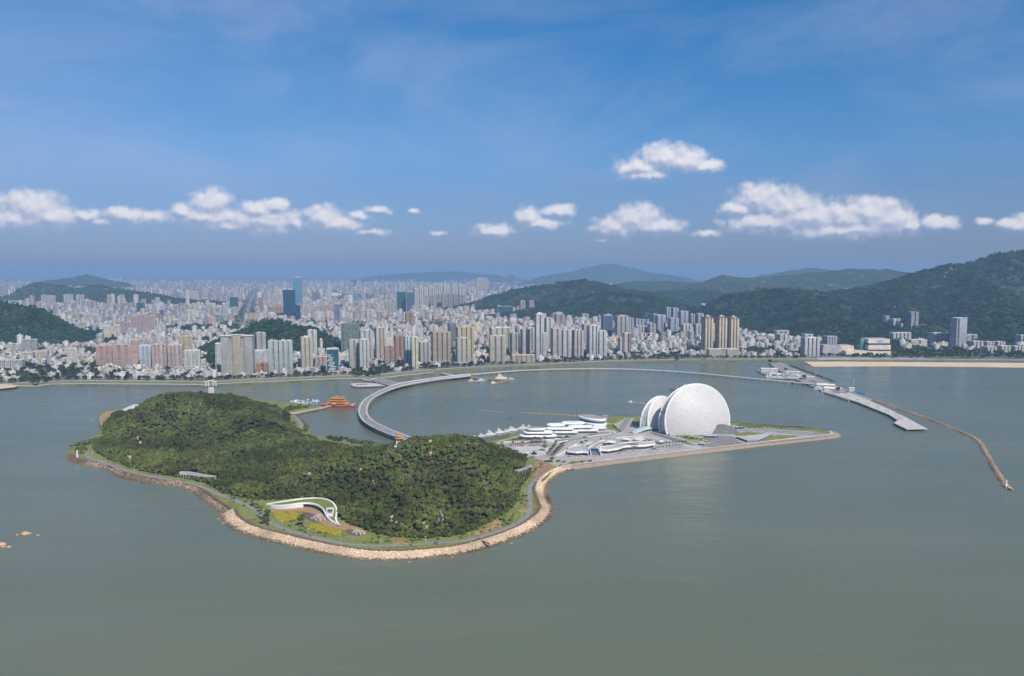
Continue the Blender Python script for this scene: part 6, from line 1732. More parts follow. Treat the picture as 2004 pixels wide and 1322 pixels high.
# underpass mouth
ur = empty('underpass', (*at(1164, 886, GZ), GZ), 0, 'sunken ramp with white side walls and a blue top band', 'underpass')
m = MB(); m.face([(-7.5, -16, 0.35), (7.5, -16, 0.35), (6.0, 14, 0.35), (-6.0, 14, 0.35)], (0.16, 0.16, 0.17, 0)); m.build('ramp', PAINT, ur)
for s in (-1, 1):
    m = MB(); m.prism([(s*7.5, -18), (s*8.6, -18), (s*7.1, 15), (s*6.0, 15)] if s > 0 else [(-8.6, -18), (-7.5, -18), (-6.0, 15), (-7.1, 15)], 0, 4.4, (0.76, 0.75, 0.74, 0)); m.build('side_wall', PAINT, ur)
m = MB(); m.box(0, 15.5, 0, 4.6, 15, 1.2, 0, (0.03, 0.05, 0.08, 0)); m.box(0, 14.6, 3.4, 5.4, 14, 0.6, 0, (0.08, 0.30, 0.58, 0)); m.build('portal', PAINT, ur)
# canopies and planted rings on the upper level
def canopy(px, py, a, b, z, label, col=(0.76, 0.74, 0.72, 0), rot=0.0):
    root = empty('canopy', (*at(px, py, GZ), GZ), rot, label, 'canopy')
    m = MB(); m.lathe([(1.0, 0.0), (0.97, 0.5), (0.75, 1.0), (0.4, 1.35), (0.0, 1.45)], 0, 0, 20, col, 0, a, b)
    for v in range(len(m.v)): m.v[v] = (m.v[v][0], m.v[v][1], m.v[v][2] + z)
    m.build('roof', PAINT, root, smooth=True)
    for k in range(4):
        c = MB(); t = k*1.571 + 0.78; c.box(a*0.7*math.cos(t), b*0.7*math.sin(t), 0, z + 0.4, 0.5, 0.5, 0, (0.6, 0.6, 0.6, 0)); c.build('post', PAINT, root)
canopy(1195, 870, 9.5, 9, 5.5, 'white leaf-shaped canopy above the cafes')
canopy(1251, 865, 9, 9, 5.0, 'pinkish oval canopy ringed by planting', (0.66, 0.58, 0.55, 0))
canopy(1226, 863.5, 8, 6, 4.5, 'pale flat canopy left of the pinkish oval one', (0.68, 0.66, 0.66, 0))
canopy(1294, 868, 5, 5, 4.5, 'small white canopy at the right end of the cafes')
patch('garden', [(1122, 876), (1130, 874), (1134, 876), (1128, 879)], SOIL, 'brown planted patch on the roof left of the underpass')
patch('garden', [(1142, 872), (1150, 869), (1154, 871), (1146, 880), (1142, 880)], GRASS, 'green planted curve left of the underpass')
patch('garden', [(1175, 872), (1184, 867), (1186, 872), (1178, 876)], GRASS, 'green planted wedge left of the leaf-shaped canopy')
patch('garden', [(1206, 872), (1214, 868), (1216, 873), (1208, 876)], GRASS, 'green planted wedge right of the leaf-shaped canopy')
patch('garden', [(1236, 862), (1244, 858), (1256, 858), (1244, 861), (1240, 867)], SOIL, 'brown planted ring by the pinkish canopy')
patch('garden', [(1262, 858), (1278, 860), (1292, 866), (1286, 869), (1272, 863)], LAWN, 'green bank right of the pinkish canopy')
patch('garden', [(1068, 859), (1095, 855.5), (1123, 853), (1122, 855), (1100, 858), (1072, 861)], GRASS, 'hedge strip in front of the white mall')
patch('garden', [(1146, 851), (1158, 848.5), (1165, 849), (1160, 851.5)], plain('red_flowers', (0.26, 0.10, 0.08), 0.9), 'red flower bed in front of the white mall')
patch('garden', [(1062, 873), (1070, 870.5), (1072, 873), (1066, 874)], bpy.data.materials['red_flowers'], 'red flower patch beside the pale square')
patch('garden', [(1005, 858), (1060, 858.5), (1072, 860), (1030, 864), (1004, 864)], SOIL, 'reddish bed under the palm row')
patch('garden', [(975, 866), (1000, 858), (1015, 857), (1005, 862), (985, 867)], GRASS, 'lawn wedge between the quay and the mall')
patch('garden', [(1076, 890), (1090, 878), (1093, 880), (1080, 891)], GRASS, 'green verge of the climbing road')
w = MB(); a, b = at(985, 866.5, GZ), at(1085, 864.5, GZ); w.box((a[0]+b[0])/2, (a[1]+b[1])/2, GZ, GZ + 3.2, math.dist(a, b), 1.0, math.atan2(b[1]-a[1], b[0]-a[0]), (0.62, 0.56, 0.48, 0))
tag(w.build('cream_wall', PAINT), 'long cream wall behind the palm row', 'wall')
for i, (a, b, w_, l) in enumerate([((1060, 861.5), (1097, 858.5), 1, 'low white wall before the mall, the left one'), ((1089, 866.5), (1111, 862.5), 1, 'low white wall before the mall, the middle one'), ((1088, 893), (1129, 868.5), 1, 'white edge wall of the pale ramp')]):
    p, q = at(*a, GZ), at(*b, GZ); m = MB(); m.box((p[0]+q[0])/2, (p[1]+q[1])/2, GZ, GZ + 1.4, math.dist(p, q), 0.9, math.atan2(q[1]-p[1], q[0]-p[0]), (0.74, 0.72, 0.69, 0))
    tag(m.build('low_wall', PAINT), l, 'wall')
for i, (a, b) in enumerate([(1143, 859), (1147, 866), (1176, 861), (1247, 854)]):
    root = empty('planter', (*at(a, b, GZ), GZ), 0.1, ['white boat-shaped planter with a tree nearest the mall', 'white boat-shaped planter below the one nearest the mall', 'white boat-shaped planter right of the other two', 'white planter with yellow flowers by the ramp'][i], 'planter')
    m = MB(); e = oval(5.5, 2.0, 0, 14); m.prism(e, 0, 0.8, (0.76, 0.74, 0.72, 0)); m.build('rim', PAINT, root)
    m = MB(); m.prism(oval(4.7, 1.4, 0, 14), 0.8, 0.95, (0.10, 0.12, 0.04, 0) if i < 3 else (0.5, 0.34, 0.03, 0)); m.build('planting', PAINT, root)
# ventilation cabinet by the water
for i in range(2):
    m = MB(); m.box(0, 0, 0, 6.5, 4.2, 5, 0, (0.36, 0.40, 0.48, 0)); m.box(0, -2.6, 1, 5.6, 3.2, 0.2, 0, (0.24, 0.27, 0.33, 0))
    tag(m.build('cabinet', PAINT, None, (*at(1183 + 4.6*i, 818.6, GZ), GZ)), ['left', 'right'][i] + ' of the twin grey cabinets on the quay behind the oval building', 'cabinet')

def curved_wall(pts, label, h=1.3, w=1.0, col=(0.74, 0.72, 0.69, 0)):
    a = smooth_path(P(pts, GZ), 2); b = offset_path(a, w); m = MB()
    for k in range(len(a) - 1): m.prism([a[k], a[k+1], b[k+1], b[k]], GZ, GZ + h, col)
    tag(m.build('curved_wall', PAINT), label, 'wall')
for pts, l in [([(1140, 880), (1142, 874), (1150, 869), (1160, 865)], 'white curved wall edging the planted curve left of the underpass'), ([(1116, 881), (1124, 876), (1131, 873), (1135, 875), (1130, 878), (1137, 879)], 'white looping wall on the roof left of the underpass'), ([(1152, 878), (1160, 871), (1172, 865), (1184, 862)], 'white dashed-looking curved wall above the underpass'), ([(1169, 876), (1178, 870), (1186, 866), (1196, 863)], 'white curved wall beside the leaf-shaped canopy'), ([(1232, 868), (1234, 861), (1244, 857), (1258, 856.5), (1268, 859)], 'white curved wall round the pinkish canopy'), ([(1150, 856), (1165, 853), (1185, 851), (1205, 846)], 'low white kerb wall along the service road'), ([(1205, 858), (1225, 855), (1250, 854), (1280, 860), (1310, 867)], 'pale kerb wall along the sweeping ramp'), ([(1243, 851.5), (1268, 854.5), (1300, 862), (1335, 871)], 'pale kerb wall on the near side of the sweeping ramp')]:
    curved_wall(pts, l)
for k in range(7):
    t = (k + .5)/7
    p, q = at(1268 + 71*t - 2, 842.5 + 17*t + 2, GZ), at(1281 + 74*t, 851 + 20*t, GZ)
    m = MB(); m.box((p[0]+q[0])/2, (p[1]+q[1])/2, GZ, GZ + .9, math.dist(p, q), 1.1, math.atan2(q[1]-p[1], q[0]-p[0]), (0.30, 0.29, 0.30, 0))
    tag(m.build('terrace_step', PAINT), 'long grey step across the terraced plaza before the long lawn', 'step', 'steps across the terraced plaza')
# ------------------------------------------------------------------ bridges, piers, breakwaters
def both(pts_l, pts_r, z):
    return smooth_path(P(pts_l, z), 2), smooth_path(P(pts_r, z), 2)
BZ = 8.0
le = [(792, 863), (788.6, 860), (741, 843), (711, 826), (703, 815), (700, 803), (707, 786), (722, 775), (749, 761), (777, 750), (815, 744), (862, 737.3), (900, 733.5), (922, 731.5)]
re_ = [(812, 860), (805.6, 855), (766, 841), (732, 824), (722, 814), (719, 805), (720.5, 792), (730, 779), (756, 765.5), (783, 756), (817, 749), (862.6, 741.5), (900, 737.8), (922, 735)]
A_, B_ = both(le, re_, BZ)
n_ = len(A_)
bridge = empty('road_bridge', (*A_[n_//2], 0), 0, 'curved grey road bridge sweeping from the island to the city shore', 'bridge')
o_ = Vector(bridge.location)
def lerp2(a, b, t): return (a[0] + (b[0] - a[0])*t, a[1] + (b[1] - a[1])*t)
def deck_part(name, t0, t1, z0, z1, mat, col=(0.5, 0.5, 0.5, 0)):
    m = MB()
    for k in range(n_ - 1):
        q = [lerp2(A_[k], B_[k], t0), lerp2(A_[k], B_[k], t1), lerp2(A_[k+1], B_[k+1], t1), lerp2(A_[k+1], B_[k+1], t0)]
        q = [(a - o_.x, b - o_.y) for a, b in q]
        m.face([(*p, z1) for p in q], col)
        m.face([(*q[1], z0), (*q[2], z0), (*q[2], z1), (*q[1], z1)], col); m.face([(*q[3], z0), (*q[0], z0), (*q[0], z1), (*q[3], z1)], col)
        m.face([(*p, z0) for p in q[::-1]], col)
    return m.build(name, mat, bridge)
deck_part('deck', 0, 1, BZ - 1.6, BZ, ASPHALT)
deck_part('walkway', 0.01, 0.17, BZ - 0.1, BZ + 0.25, CONCRETE); deck_part('walkway', 0.80, 0.99, BZ - 0.1, BZ + 0.25, CONCRETE)
deck_part('parapet', 0.0, 0.015, BZ, BZ + 1.3, PAINT, (0.58, 0.57, 0.56, 0)); deck_part('parapet', 0.985, 1.0, BZ, BZ + 1.3, PAINT, (0.58, 0.57, 0.56, 0))
deck_part('parapet', 0.17, 0.185, BZ + 0.1, BZ + 1.0, PAINT, (0.62, 0.61, 0.60, 0)); deck_part('parapet', 0.785, 0.80, BZ + 0.1, BZ + 1.0, PAINT, (0.62, 0.61, 0.60, 0))
deck_part('median', 0.475, 0.50, BZ, BZ + 0.35, PAINT, (0.50, 0.40, 0.20, 0))
for t in (0.335, 0.645):
    m = MB()
    for k in range(0, n_ - 1, 2):
        q = [lerp2(A_[k], B_[k], t), lerp2(A_[k], B_[k], t + 0.01), lerp2(A_[k+1], B_[k+1], t + 0.01), lerp2(A_[k+1], B_[k+1], t)]
        m.face([(a - o_.x, b - o_.y, BZ + 0.02) for a, b in q], (0.7, 0.7, 0.68, 0))
    m.build('lane_marking', PAINT, bridge, kind='stuff')
mid = resample([lerp2(a, b, 0.5) for a, b in zip(A_, B_)], 26)
for k in range(2, len(mid) - 1):
    a, b = mid[k-1], mid[k+1]; an = math.atan2(b[1]-a[1], b[0]-a[0])
    m = MB()
    for s in (-1, 1): m.tube([(s*6*-math.sin(an), s*6*math.cos(an), -1), (s*6*-math.sin(an), s*6*math.cos(an), BZ - 2.4)], 0.9, 8, (0.42, 0.41, 0.40, 0))
    m.box(0, 0, BZ - 2.6, BZ - 1.6, 1.6, 20, an, (0.45, 0.44, 0.43, 0), bottom=True)
    m.build('pier', PAINT, bridge, (mid[k][0] - o_.x, mid[k][1] - o_.y, 0))

def pier_deck(name, label, left, right, z, piles=True, deck=CONCRETE, cat='pier', step=12.0, it=2, thick=1.2, world=False):
    a = smooth_path(left if world else P(left, z), it); b = smooth_path(right if world else P(right, z), it)
    root = empty(name, (*a[len(a)//2], 0), 0, label, cat)
    o = root.location
    m = MB()
    for k in range(len(a) - 1):
        q = [(p[0] - o.x, p[1] - o.y) for p in (a[k], b[k], b[k+1], a[k+1])]
        m.face([(*p, z) for p in q]); m.face([(*q[1], z - thick), (*q[2], z - thick), (*q[2], z), (*q[1], z)]); m.face([(*q[3], z - thick), (*q[0], z - thick), (*q[0], z), (*q[3], z)]); m.face([(*p, z - thick) for p in q[::-1]])
    q = [(p[0] - o.x, p[1] - o.y) for p in (a[0], b[0], a[-1], b[-1])]
    for u, v in ((q[0], q[1]), (q[3], q[2])): m.face([(*u, z - thick), (*v, z - thick), (*v, z), (*u, z)])
    d = m.build('deck', deck, root)
    import bmesh
    bm = bmesh.new(); bm.from_mesh(d.data); bmesh.ops.remove_doubles(bm, verts=bm.verts, dist=0.01); bmesh.ops.recalc_face_normals(bm, faces=bm.faces); bm.to_mesh(d.data); bm.free()
    if piles:
        pm = MB()
        for side in (a, b):
            for p in resample(side, step): pm.tube([(p[0] - o.x, p[1] - o.y, -1), (p[0] - o.x, p[1] - o.y, z - thick)], 0.7, 6, (0.30, 0.29, 0.28, 0))
        pm.build('pile', PAINT, root, kind='stuff')
    return root
RING = [(922, 732), (960, 728.5), (1000, 725), (1050, 722.5), (1100, 721), (1165, 720.5), (1230, 721), (1290, 724), (1350, 728), (1400, 732.5), (1450, 737.5), (1500, 742), (1550, 746.5), (1604, 752)]
ring = smooth_path(P(RING, 6.0), 2)
pier_deck('ring_walkway', 'long thin curved walkway bridge ringing the bay', offset_path(ring, 5.5), offset_path(ring, -5.5), 6.0, step=30, it=0, world=True, cat='bridge')
pier_deck('link_bridge', 'short link from the city lawn to the road bridge junction', [(862, 729), (880, 733.5), (893, 736)], [(866, 728.5), (884, 732.5), (898, 735)], 7.0, cat='bridge')
pier_deck('junction', 'flat road junction spreading from the shore to the curved bridge', [(722, 744), (745, 749), (762, 755), (776, 753)], [(742, 738), (765, 743), (785, 749), (800, 747)], 7.4, deck=ASPHALT, cat='bridge')
pier_deck('car_pier', 'flat pier crowded with parked cars and boats left of the curved bridge', [(686, 752), (693, 756), (720, 755.5), (745, 754), (766, 754.5)], [(687, 750), (705, 748.5), (722, 749), (745, 750), (768, 753)], 4.2)
pier_deck('boat_jetty', 'thin tan jetty running out to the moored patrol boats', [(902, 736.5), (940, 739.5), (975, 743), (995, 744.5)], [(903, 735), (940, 738), (975, 741), (998, 742)], 4.0, deck=TANPAVE, step=16)
pier_deck('floating_pontoon', 'short pontoon angled toward the viewer at the end of the thin tan jetty', [(962, 752.5), (978, 748.5), (998, 744)], [(964, 750), (978, 746.5), (996, 742.5)], 1.8, piles=False, deck=TANPAVE)
pier_deck('floating_pontoon', 'small pontoon below the middle of the thin tan jetty', [(917, 748), (930, 746.8)], [(918, 745.5), (932, 744.5)], 1.8, piles=False, deck=TANPAVE)
pier_deck('foot_bridge', 'straight pale footbridge from the shore gate to the island', [(408, 757), (407.5, 780)], [(418.5, 757), (420, 780)], 5.0, it=0, cat='bridge')
pier_deck('boat_gangway', 'pinkish gangway from the island to the temple-roofed boat', [(566, 810), (585, 808), (612, 802), (634, 798), (650, 793)], [(566, 807), (585, 804.5), (610, 799.5), (634, 795), (651, 791)], 4.2, deck=ground_mat('pink_paving', [(0.3, (0.42, 0.30, 0.24)), (0.7, (0.52, 0.38, 0.31))], 0.1))
QUAY = ground_mat('worn_quay', [(0.3, (0.20, 0.185, 0.17)), (0.5, (0.30, 0.28, 0.26)), (0.7, (0.36, 0.34, 0.32))], 0.06)
# causeway and ferry pier at the right
cw = MB(); pts = P([(1505, 709.5), (1530, 709), (1555, 720), (1590, 735), (1640, 756), (1700, 778), (1706, 781), (1690, 783), (1660, 783), (1640, 776), (1618, 769), (1592, 757), (1556, 741), (1520, 722)], 3.2)
cw.face([(*p, 3.2) for p in pts]); n = len(pts)
for k in range(n): cw.face([(*pts[k], -1), (*pts[(k+1) % n], -1), (*pts[(k+1) % n], 3.2), (*pts[k], 3.2)])
tag(weld(cw.build('causeway', QUAY)), 'pale causeway reaching out from the shore at the right', kind='structure')
ribbon('road', [(1512, 710), (1535, 717), (1570, 733), (1610, 751), (1650, 769)], 14, ASPHALT, 'dark road along the causeway', z=3.3)
cy_ = MB(); pts = P([(1480, 725), (1486, 722.5), (1500, 725), (1560, 735), (1580, 742), (1560, 741.5), (1520, 738), (1505, 736)], 3.0)
cy_.face([(*p, 3.0) for p in pts]); n = len(pts)
for k in range(n): cy_.face([(*pts[k], -1), (*pts[(k+1) % n], -1), (*pts[(k+1) % n], 3.0), (*pts[k], 3.0)])
tag(weld(cy_.build('boatyard_quay', QUAY)), 'boatyard quay at the root of the causeway', kind='structure')
pier_deck('ferry_pier', 'long pale ferry pier on piles ending in a wide platform', [(1628, 770), (1680, 787), (1740, 811), (1757, 822), (1749, 827), (1775, 839.5)], [(1660, 768), (1690, 779), (1740, 800), (1775, 817), (1795, 828), (1815, 838.5)], 4.5, it=0, step=9, thick=1.0)
# breakwaters
def breakwater(name, label, px, w, z=2.4, seed=0, stones=600, smax=1.6):
    pts = resample(smooth_path(P(px, 0), 2), 6.0)
    V = []; F = []
    r = np.random.default_rng(seed)
    prof = [(-1.0, -1.2), (-0.55, z*0.6), (-0.25, z), (0.25, z), (0.55, z*0.6), (1.0, -1.2)]
    for k in range(len(pts)):
        for u, zz in prof:
            a = offset_path(pts[max(0, k-1):k+2], u*w/2)[0 if k == 0 else 1]
            V.append((a[0] + r.normal(0, .4), a[1] + r.normal(0, .4), zz + r.normal(0, .2)))
    m = len(prof)
    for k in range(len(pts) - 1):
        for j in range(m - 1): F.append((k*m + j, k*m + j + 1, (k+1)*m + j + 1, (k+1)*m + j))
    o = mesh_np(name, V, F, BREAK, kind='structure'); tag(o, label)
    A = np.array(pts); q = r.integers(0, len(A), stones); B = np.array(offset_path(pts, 1.0)) - A
    u = r.uniform(-1, 1, stones)
    p = A[q] + B[q]*(u*w*0.5)[:, None]
    rand_scatter('breakwater_stones', np.stack([p[:, 0], p[:, 1], z*(1 - np.abs(u)**1.6)], -1), 0.5, smax, brk_col, 'loose brown stones on the ' + label.split(' of ')[0], seed)
BREAK = ground_mat('brown_breakwater', [(0.3, (0.20, 0.14, 0.09)), (0.7, (0.36, 0.25, 0.17))], 0.2, fine=0.9)
STONE_B = leaf_mat('breakwater_stone', [(0.22, 0.155, 0.10), (0.38, 0.27, 0.18), (0.50, 0.37, 0.26), (0.32, 0.22, 0.15)], 0.9)
brk_col = bpy.data.collections.new('breakwater_stone_kinds')
for i in range(3):
    o = stone_mesh(40 + i); o.data.materials[0] = STONE_B; brk_col.objects.link(o)
breakwater('breakwater', 'long brown breakwater arm with the little lighthouse', [(1706, 781), (1740, 794), (1800, 814), (1850, 832), (1880, 845), (1908, 858), (1918, 866), (1926, 882), (1945, 915), (1960, 940), (1975, 958)], 9.5, 2.4, 1, 2400, 1.2)
breakwater('breakwater', 'low tan stone bar in the bay, the left one', [(938, 803), (955, 804.3), (988, 807)], 7, 1.0, 2, 160, 1.0)
breakwater('breakwater', 'low tan stone bar in the bay reaching to the oval building', [(1020, 807), (1060, 809), (1100, 811), (1140, 814), (1180, 817.5)], 7, 1.0, 3, 260, 1.0)
lh = empty('lighthouse', (*at(1969, 950, 2.4), 2.4), 0, 'small white lighthouse at the end of the breakwater', 'lighthouse')
m = MB(); m.lathe([(1.9, 0), (1.9, 0.6), (1.15, 0.8), (0.85, 6.2)], n=12, col=(0.80, 0.79, 0.77, 0)); m.build('tower', PAINT, lh, smooth=False)
m = MB(); m.lathe([(1.4, 6.2), (1.4, 6.5), (0.8, 6.5), (0.8, 7.7), (0.95, 7.8), (0.0, 8.6)], n=12, col=(0.72, 0.70, 0.68, 0)); m.build('lantern', PAINT, lh)

# the shore gate at the head of the footbridge
gt = empty('memorial_gate', (*at(413, 755.2, LZ), LZ), 0, 'cream stone archway with tiered tops at the head of the footbridge', 'gate')
for x, h, w in ((-13, 9, 3), (-6, 12, 3.2), (6, 12, 3.2), (13, 9, 3)):
    m = MB(); m.box(x, 0, 0, h, w, 3, 0, (0.62, 0.55, 0.44, 0)); m.build('pillar', PAINT, gt)
for x, w, z in ((0, 16, 12), (-10.5, 9, 9), (10.5, 9, 9)):
    m = MB(); m.box(x, 0, z, z + 1.8, w, 2.6, 0, (0.64, 0.57, 0.46, 0), bottom=True); m.frustum([(x - w*.55, -2.4), (x + w*.55, -2.4), (x + w*.55, 2.4), (x - w*.55, 2.4)], z + 1.8, [(x - w*.45, -.3), (x + w*.45, -.3), (x + w*.45, .3), (x - w*.45, .3)], z + 3.6, (0.60, 0.54, 0.42, 0)); m.build('roof', PAINT, gt)
fp_ = MB(); fp_.tube([(0, 22, 0), (0, 22, 24)], 0.35, 6, (0.5, 0.52, 0.55, 0)); o = fp_.build('flagpole', PAINT, None, gt.location); tag(o, 'tall pole standing behind the cream archway', 'pole')

# temple-roofed restaurant boat
tx, ty = at(660, 798, 0)
tb = empty('temple_boat', (tx, ty + 9, 0), math.radians(-9), 'big red boat with tiers of orange tiled temple roofs', 'restaurant boat')
RED, RED2, OR, YELT = (0.36, 0.055, 0.06, 0), (0.42, 0.08, 0.08, 0), (0.56, 0.23, 0.06, 0), (0.70, 0.58, 0.34, 0)
def hull_pts(s):   # plan, bow to +x
    return [(-34*s, -9), (20*s, -9), (34*s, -5.5), (40*s, 0), (34*s, 5.5), (20*s, 9), (-34*s, 9)]
m = MB(); a = [(x*0.93, y*0.9) for x, y in hull_pts(1)]; b = hull_pts(1); m.frustum(a, -1, b, 5.2, RED)
m.build('hull', PAINT, tb)
m = MB()
for (x0, x1, z1) in ((-34.5, -24, 8.4), (21, 34, 8.2)):
    for sy in (-1, 1):
        yy = 9.05*sy if x0 < 0 else 8.8*sy
        m.prism([(x0, yy - .4), (x1, (yy if x0 < 0 else 5.8*sy) - .4), (x1, (yy if x0 < 0 else 5.8*sy) + .4), (x0, yy + .4)], 5.2, z1, RED)
m.prism([(33.5, -5.8), (41.5, -0.4), (41.5, 0.4), (33.5, 5.8)], 5.2, 9.6, RED2); m.prism([(-35, -9), (-33.6, -9), (-33.6, 9), (-35, 9)], 5.2, 9.0, RED)
m.build('bulwark', PAINT, tb)
m = MB()
for x0, y0, z0, x1, y1, z1 in ((-35, -9.6, 9.2, -24, -9.6, 8.2), (-24, -9.6, 8.2, -19, -9.6, 5.6), (-19, -9.6, 5.6, 16, -9.4, 5.6), (16, -9.4, 5.6, 20, -9.4, 8.3), (20, -9.4, 8.3, 34, -6.2, 9.0), (34, -6.2, 9.0, 41.5, -0.8, 10.2)):
    m.tube([(x0, y0, z0), (x1, y1, z1)], 0.45, 5, YELT)
m.build('trim', PAINT, tb)
m = MB(); m.box(0, 0, 5.2, 5.5, 52, 15, 0, (0.4, 0.32, 0.26, 0)); m.build('deck', PAINT, tb)
def temple_tier(cx, w, d, z0, h, over, idx):
    m = MB(); m.box(cx, 0, z0, z0 + h, w, d, 0, (0.34, 0.20, 0.16, 0.5)); m.build('storey', WALL, tb)
    c = MB()
    k = int(w/3.2)
    for q in range(k + 1):
        for sy in (-1, 1): c.box(cx - w/2 + w*q/k, sy*(d/2 + 1.2), z0, z0 + h, 0.45, 0.45, 0, (0.42, 0.07, 0.06, 0))
    c.build('column', PAINT, tb, kind='stuff')
    e = [(cx - w/2 - over, -d/2 - over), (cx + w/2 + over, -d/2 - over), (cx + w/2 + over, d/2 + over), (cx - w/2 - over, d/2 + over)]
    i2 = [(cx - w/2 + 1, -d/2 + 1), (cx + w/2 - 1, -d/2 + 1), (cx + w/2 - 1, d/2 - 1), (cx - w/2 + 1, d/2 - 1)]
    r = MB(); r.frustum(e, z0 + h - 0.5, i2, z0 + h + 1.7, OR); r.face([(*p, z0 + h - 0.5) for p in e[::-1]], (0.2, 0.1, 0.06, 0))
    for p in e: r.frustum([(p[0]-.6, p[1]-.6), (p[0]+.6, p[1]-.6), (p[0]+.6, p[1]+.6), (p[0]-.6, p[1]+.6)], z0 + h - .4, [(p[0]*1.01, p[1]*1.03)]*4, z0 + h + 0.9, OR, cap=False)
    r.build('roof', PAINT, tb)
temple_tier(-1, 44, 12, 5.5, 4.6, 2.6, 0)
temple_tier(-1, 32, 10, 11.6, 3.4, 2.4, 1)
temple_tier(-1, 26, 9, 16.4, 3.2, 2.2, 2)
for x, y, z, s in ((-10, -2, 21.2, 1.0), (-4, 3, 22.8, 1.1), (5, -2.5, 21.2, 1.0), (11, 2.5, 22.2, 1.05)):
    m = MB(); m.box(x, y, 18, z, 4.2*s, 4.2*s, 0, (0.45, 0.30, 0.22, 0)); m.build('turret', PAINT, tb)
    m = MB(); q = [(x - 3.6*s, y - 3.6*s), (x + 3.6*s, y - 3.6*s), (x + 3.6*s, y + 3.6*s), (x - 3.6*s, y + 3.6*s)]
    i2 = [(x - 1.2*s, y - 1.2*s), (x + 1.2*s, y - 1.2*s), (x + 1.2*s, y + 1.2*s), (x - 1.2*s, y + 1.2*s)]
    m.frustum(q, z - 0.3, i2, z + 1.2, OR); m.frustum(i2, z + 1.2, [(x, y)]*4, z + 2.9, OR, cap=False); m.build('turret_roof', PAINT, tb)
m = MB(); m.box(-6, -9.3, 5.2, 8.6, 6, 2, 0, (0.2, 0.12, 0.06, 0)); m.frustum([(-10, -11.5), (-2, -11.5), (-2, -7), (-10, -7)], 8.4, [(-7.5, -9.4), (-4.5, -9.4), (-4.5, -9), (-7.5, -9)], 10.4, (0.66, 0.40, 0.05, 0)); m.build('entrance_roof', PAINT, tb)
m = MB(); m.prism([(31, -7.4), (37, -3.9), (37, -3.7), (31, -7.2)], 5.6, 8.2, (0.72, 0.66, 0.60, 0)); m.build('bow_panel', PAINT, tb)

# boats -------------------------------------------------------------
def boat(name, label, cat, px, py, length, rot, hull=(0.78, 0.77, 0.76, 0), tiers=2, cabin=(0.80, 0.79, 0.78, 0), stripe=None, mast=0.0, group=None, beam=None, wheel_aft=False):
    bm_ = beam or length*0.27
    root = empty(name, (*at(px, py, 0), 0), math.radians(rot), label, cat, group)
    def plan(s, y=1.0): return [(-length*.5*s, -bm_*.5*y), (length*.12*s, -bm_*.5*y), (length*.36*s, -bm_*.33*y), (length*.5*s, 0), (length*.36*s, bm_*.33*y), (length*.12*s, bm_*.5*y), (-length*.5*s, bm_*.5*y)]
    h = max(1.0, length*0.11)
    m = MB(); m.frustum(plan(.92, .82), -0.4, plan(1.0), h, hull); m.build('hull', PAINT, root)
    if stripe:
        m = MB(); a, b = plan(0.962, .925), plan(0.988, 0.975)
        m.frustum([(x*1.004, y*1.01) for x, y in a], h*0.42, [(x*1.004, y*1.01) for x, y in b], h*0.72, stripe, cap=False); m.build('hull_stripe', PAINT, root)
    z = h; L0, W0, cx = length*.58, bm_*.8, -length*.08
    if wheel_aft: L0, cx = length*.3, -length*.3
    for t in range(tiers):
        ht = max(1.5, length*.085)
        wv = MB(); q = [(cx - L0/2, -W0/2), (cx + L0*.34, -W0/2), (cx + L0*.5, -W0*.25), (cx + L0*.5, W0*.25), (cx + L0*.34, W0/2), (cx - L0/2, W0/2)]
        q2 = [(x*0.97 + cx*.03, y*.94) for x, y in q]
        wv.frustum(q, z, q2, z + ht, cabin); wv.build('cabin', PAINT, root)
        g = MB(); g.frustum([(x*1.006, y*1.012) for x, y in q], z + ht*.42, [(x*0.99 + cx*.01, y*.985) for x, y in q], z + ht*.82, (0.05, 0.07, 0.09, 0), cap=False); g.build('cabin_window', PAINT, root)
        z += ht; L0 *= .68; W0 *= .86; cx -= length*.03
    m = MB(); m.box(cx, 0, z + 0.8, z + 1.0, L0*.9, W0*.9, 0, cabin, bottom=True)
    for sx in (-1, 1):
        for sy in (-1, 1): m.box(cx + sx*L0*.38, sy*W0*.38, z, z + .8, .2, .2, 0, cabin)
    m.build('flybridge', PAINT, root)
    if mast: 
        m = MB(); m.tube([(cx, 0, z), (cx, 0, z + mast)], 0.22, 5, (0.6, 0.6, 0.62, 0)); m.tube([(cx, -1.2, z + mast*.7), (cx, 1.2, z + mast*.7)], 0.12, 4, (0.6, 0.6, 0.62, 0)); m.build('mast', PAINT, root)
    return root
YG = None
for i, (a, b, ln, rot, t, l) in enumerate([(927, 856.5, 12, 195, 1, 'small white cabin boat with an orange side beside the teal fishing boat'), (943, 853.5, 15, 20, 2, 'white motor yacht, next after the small cabin boat'), (960, 850.5, 21, 20, 3, 'large white motor yacht with a stepped bridge, third along the quay'), (979, 846.5, 20, 20, 3, 'large white motor yacht in the middle of the quay'), (991, 845, 14, 25, 2, 'smaller white yacht moored against the middle one'), (1003, 842, 22, 18, 2, 'long sleek white yacht left of the three-decked one'), (1021, 838.5, 19, 200, 3, 'three-decked white yacht near the mall'), (1036, 836.5, 13, 20, 2, 'last small white yacht beside the mall')]):
    boat('motor_yacht', l, 'yacht', a, b, ln, rot, tiers=t, mast=2.5 if ln > 18 else 0)
boat('fishing_boat', 'teal fishing boat at the outer end of the yacht row', 'boat', 917, 859, 11, 200, (0.03, 0.20, 0.22, 0), 1, (0.06, 0.26, 0.28, 0), mast=3)
boat('small_boat', 'small yellow-sided launch behind the teal fishing boat', 'boat', 933, 857.5, 8, 20, (0.66, 0.52, 0.16, 0), 1)
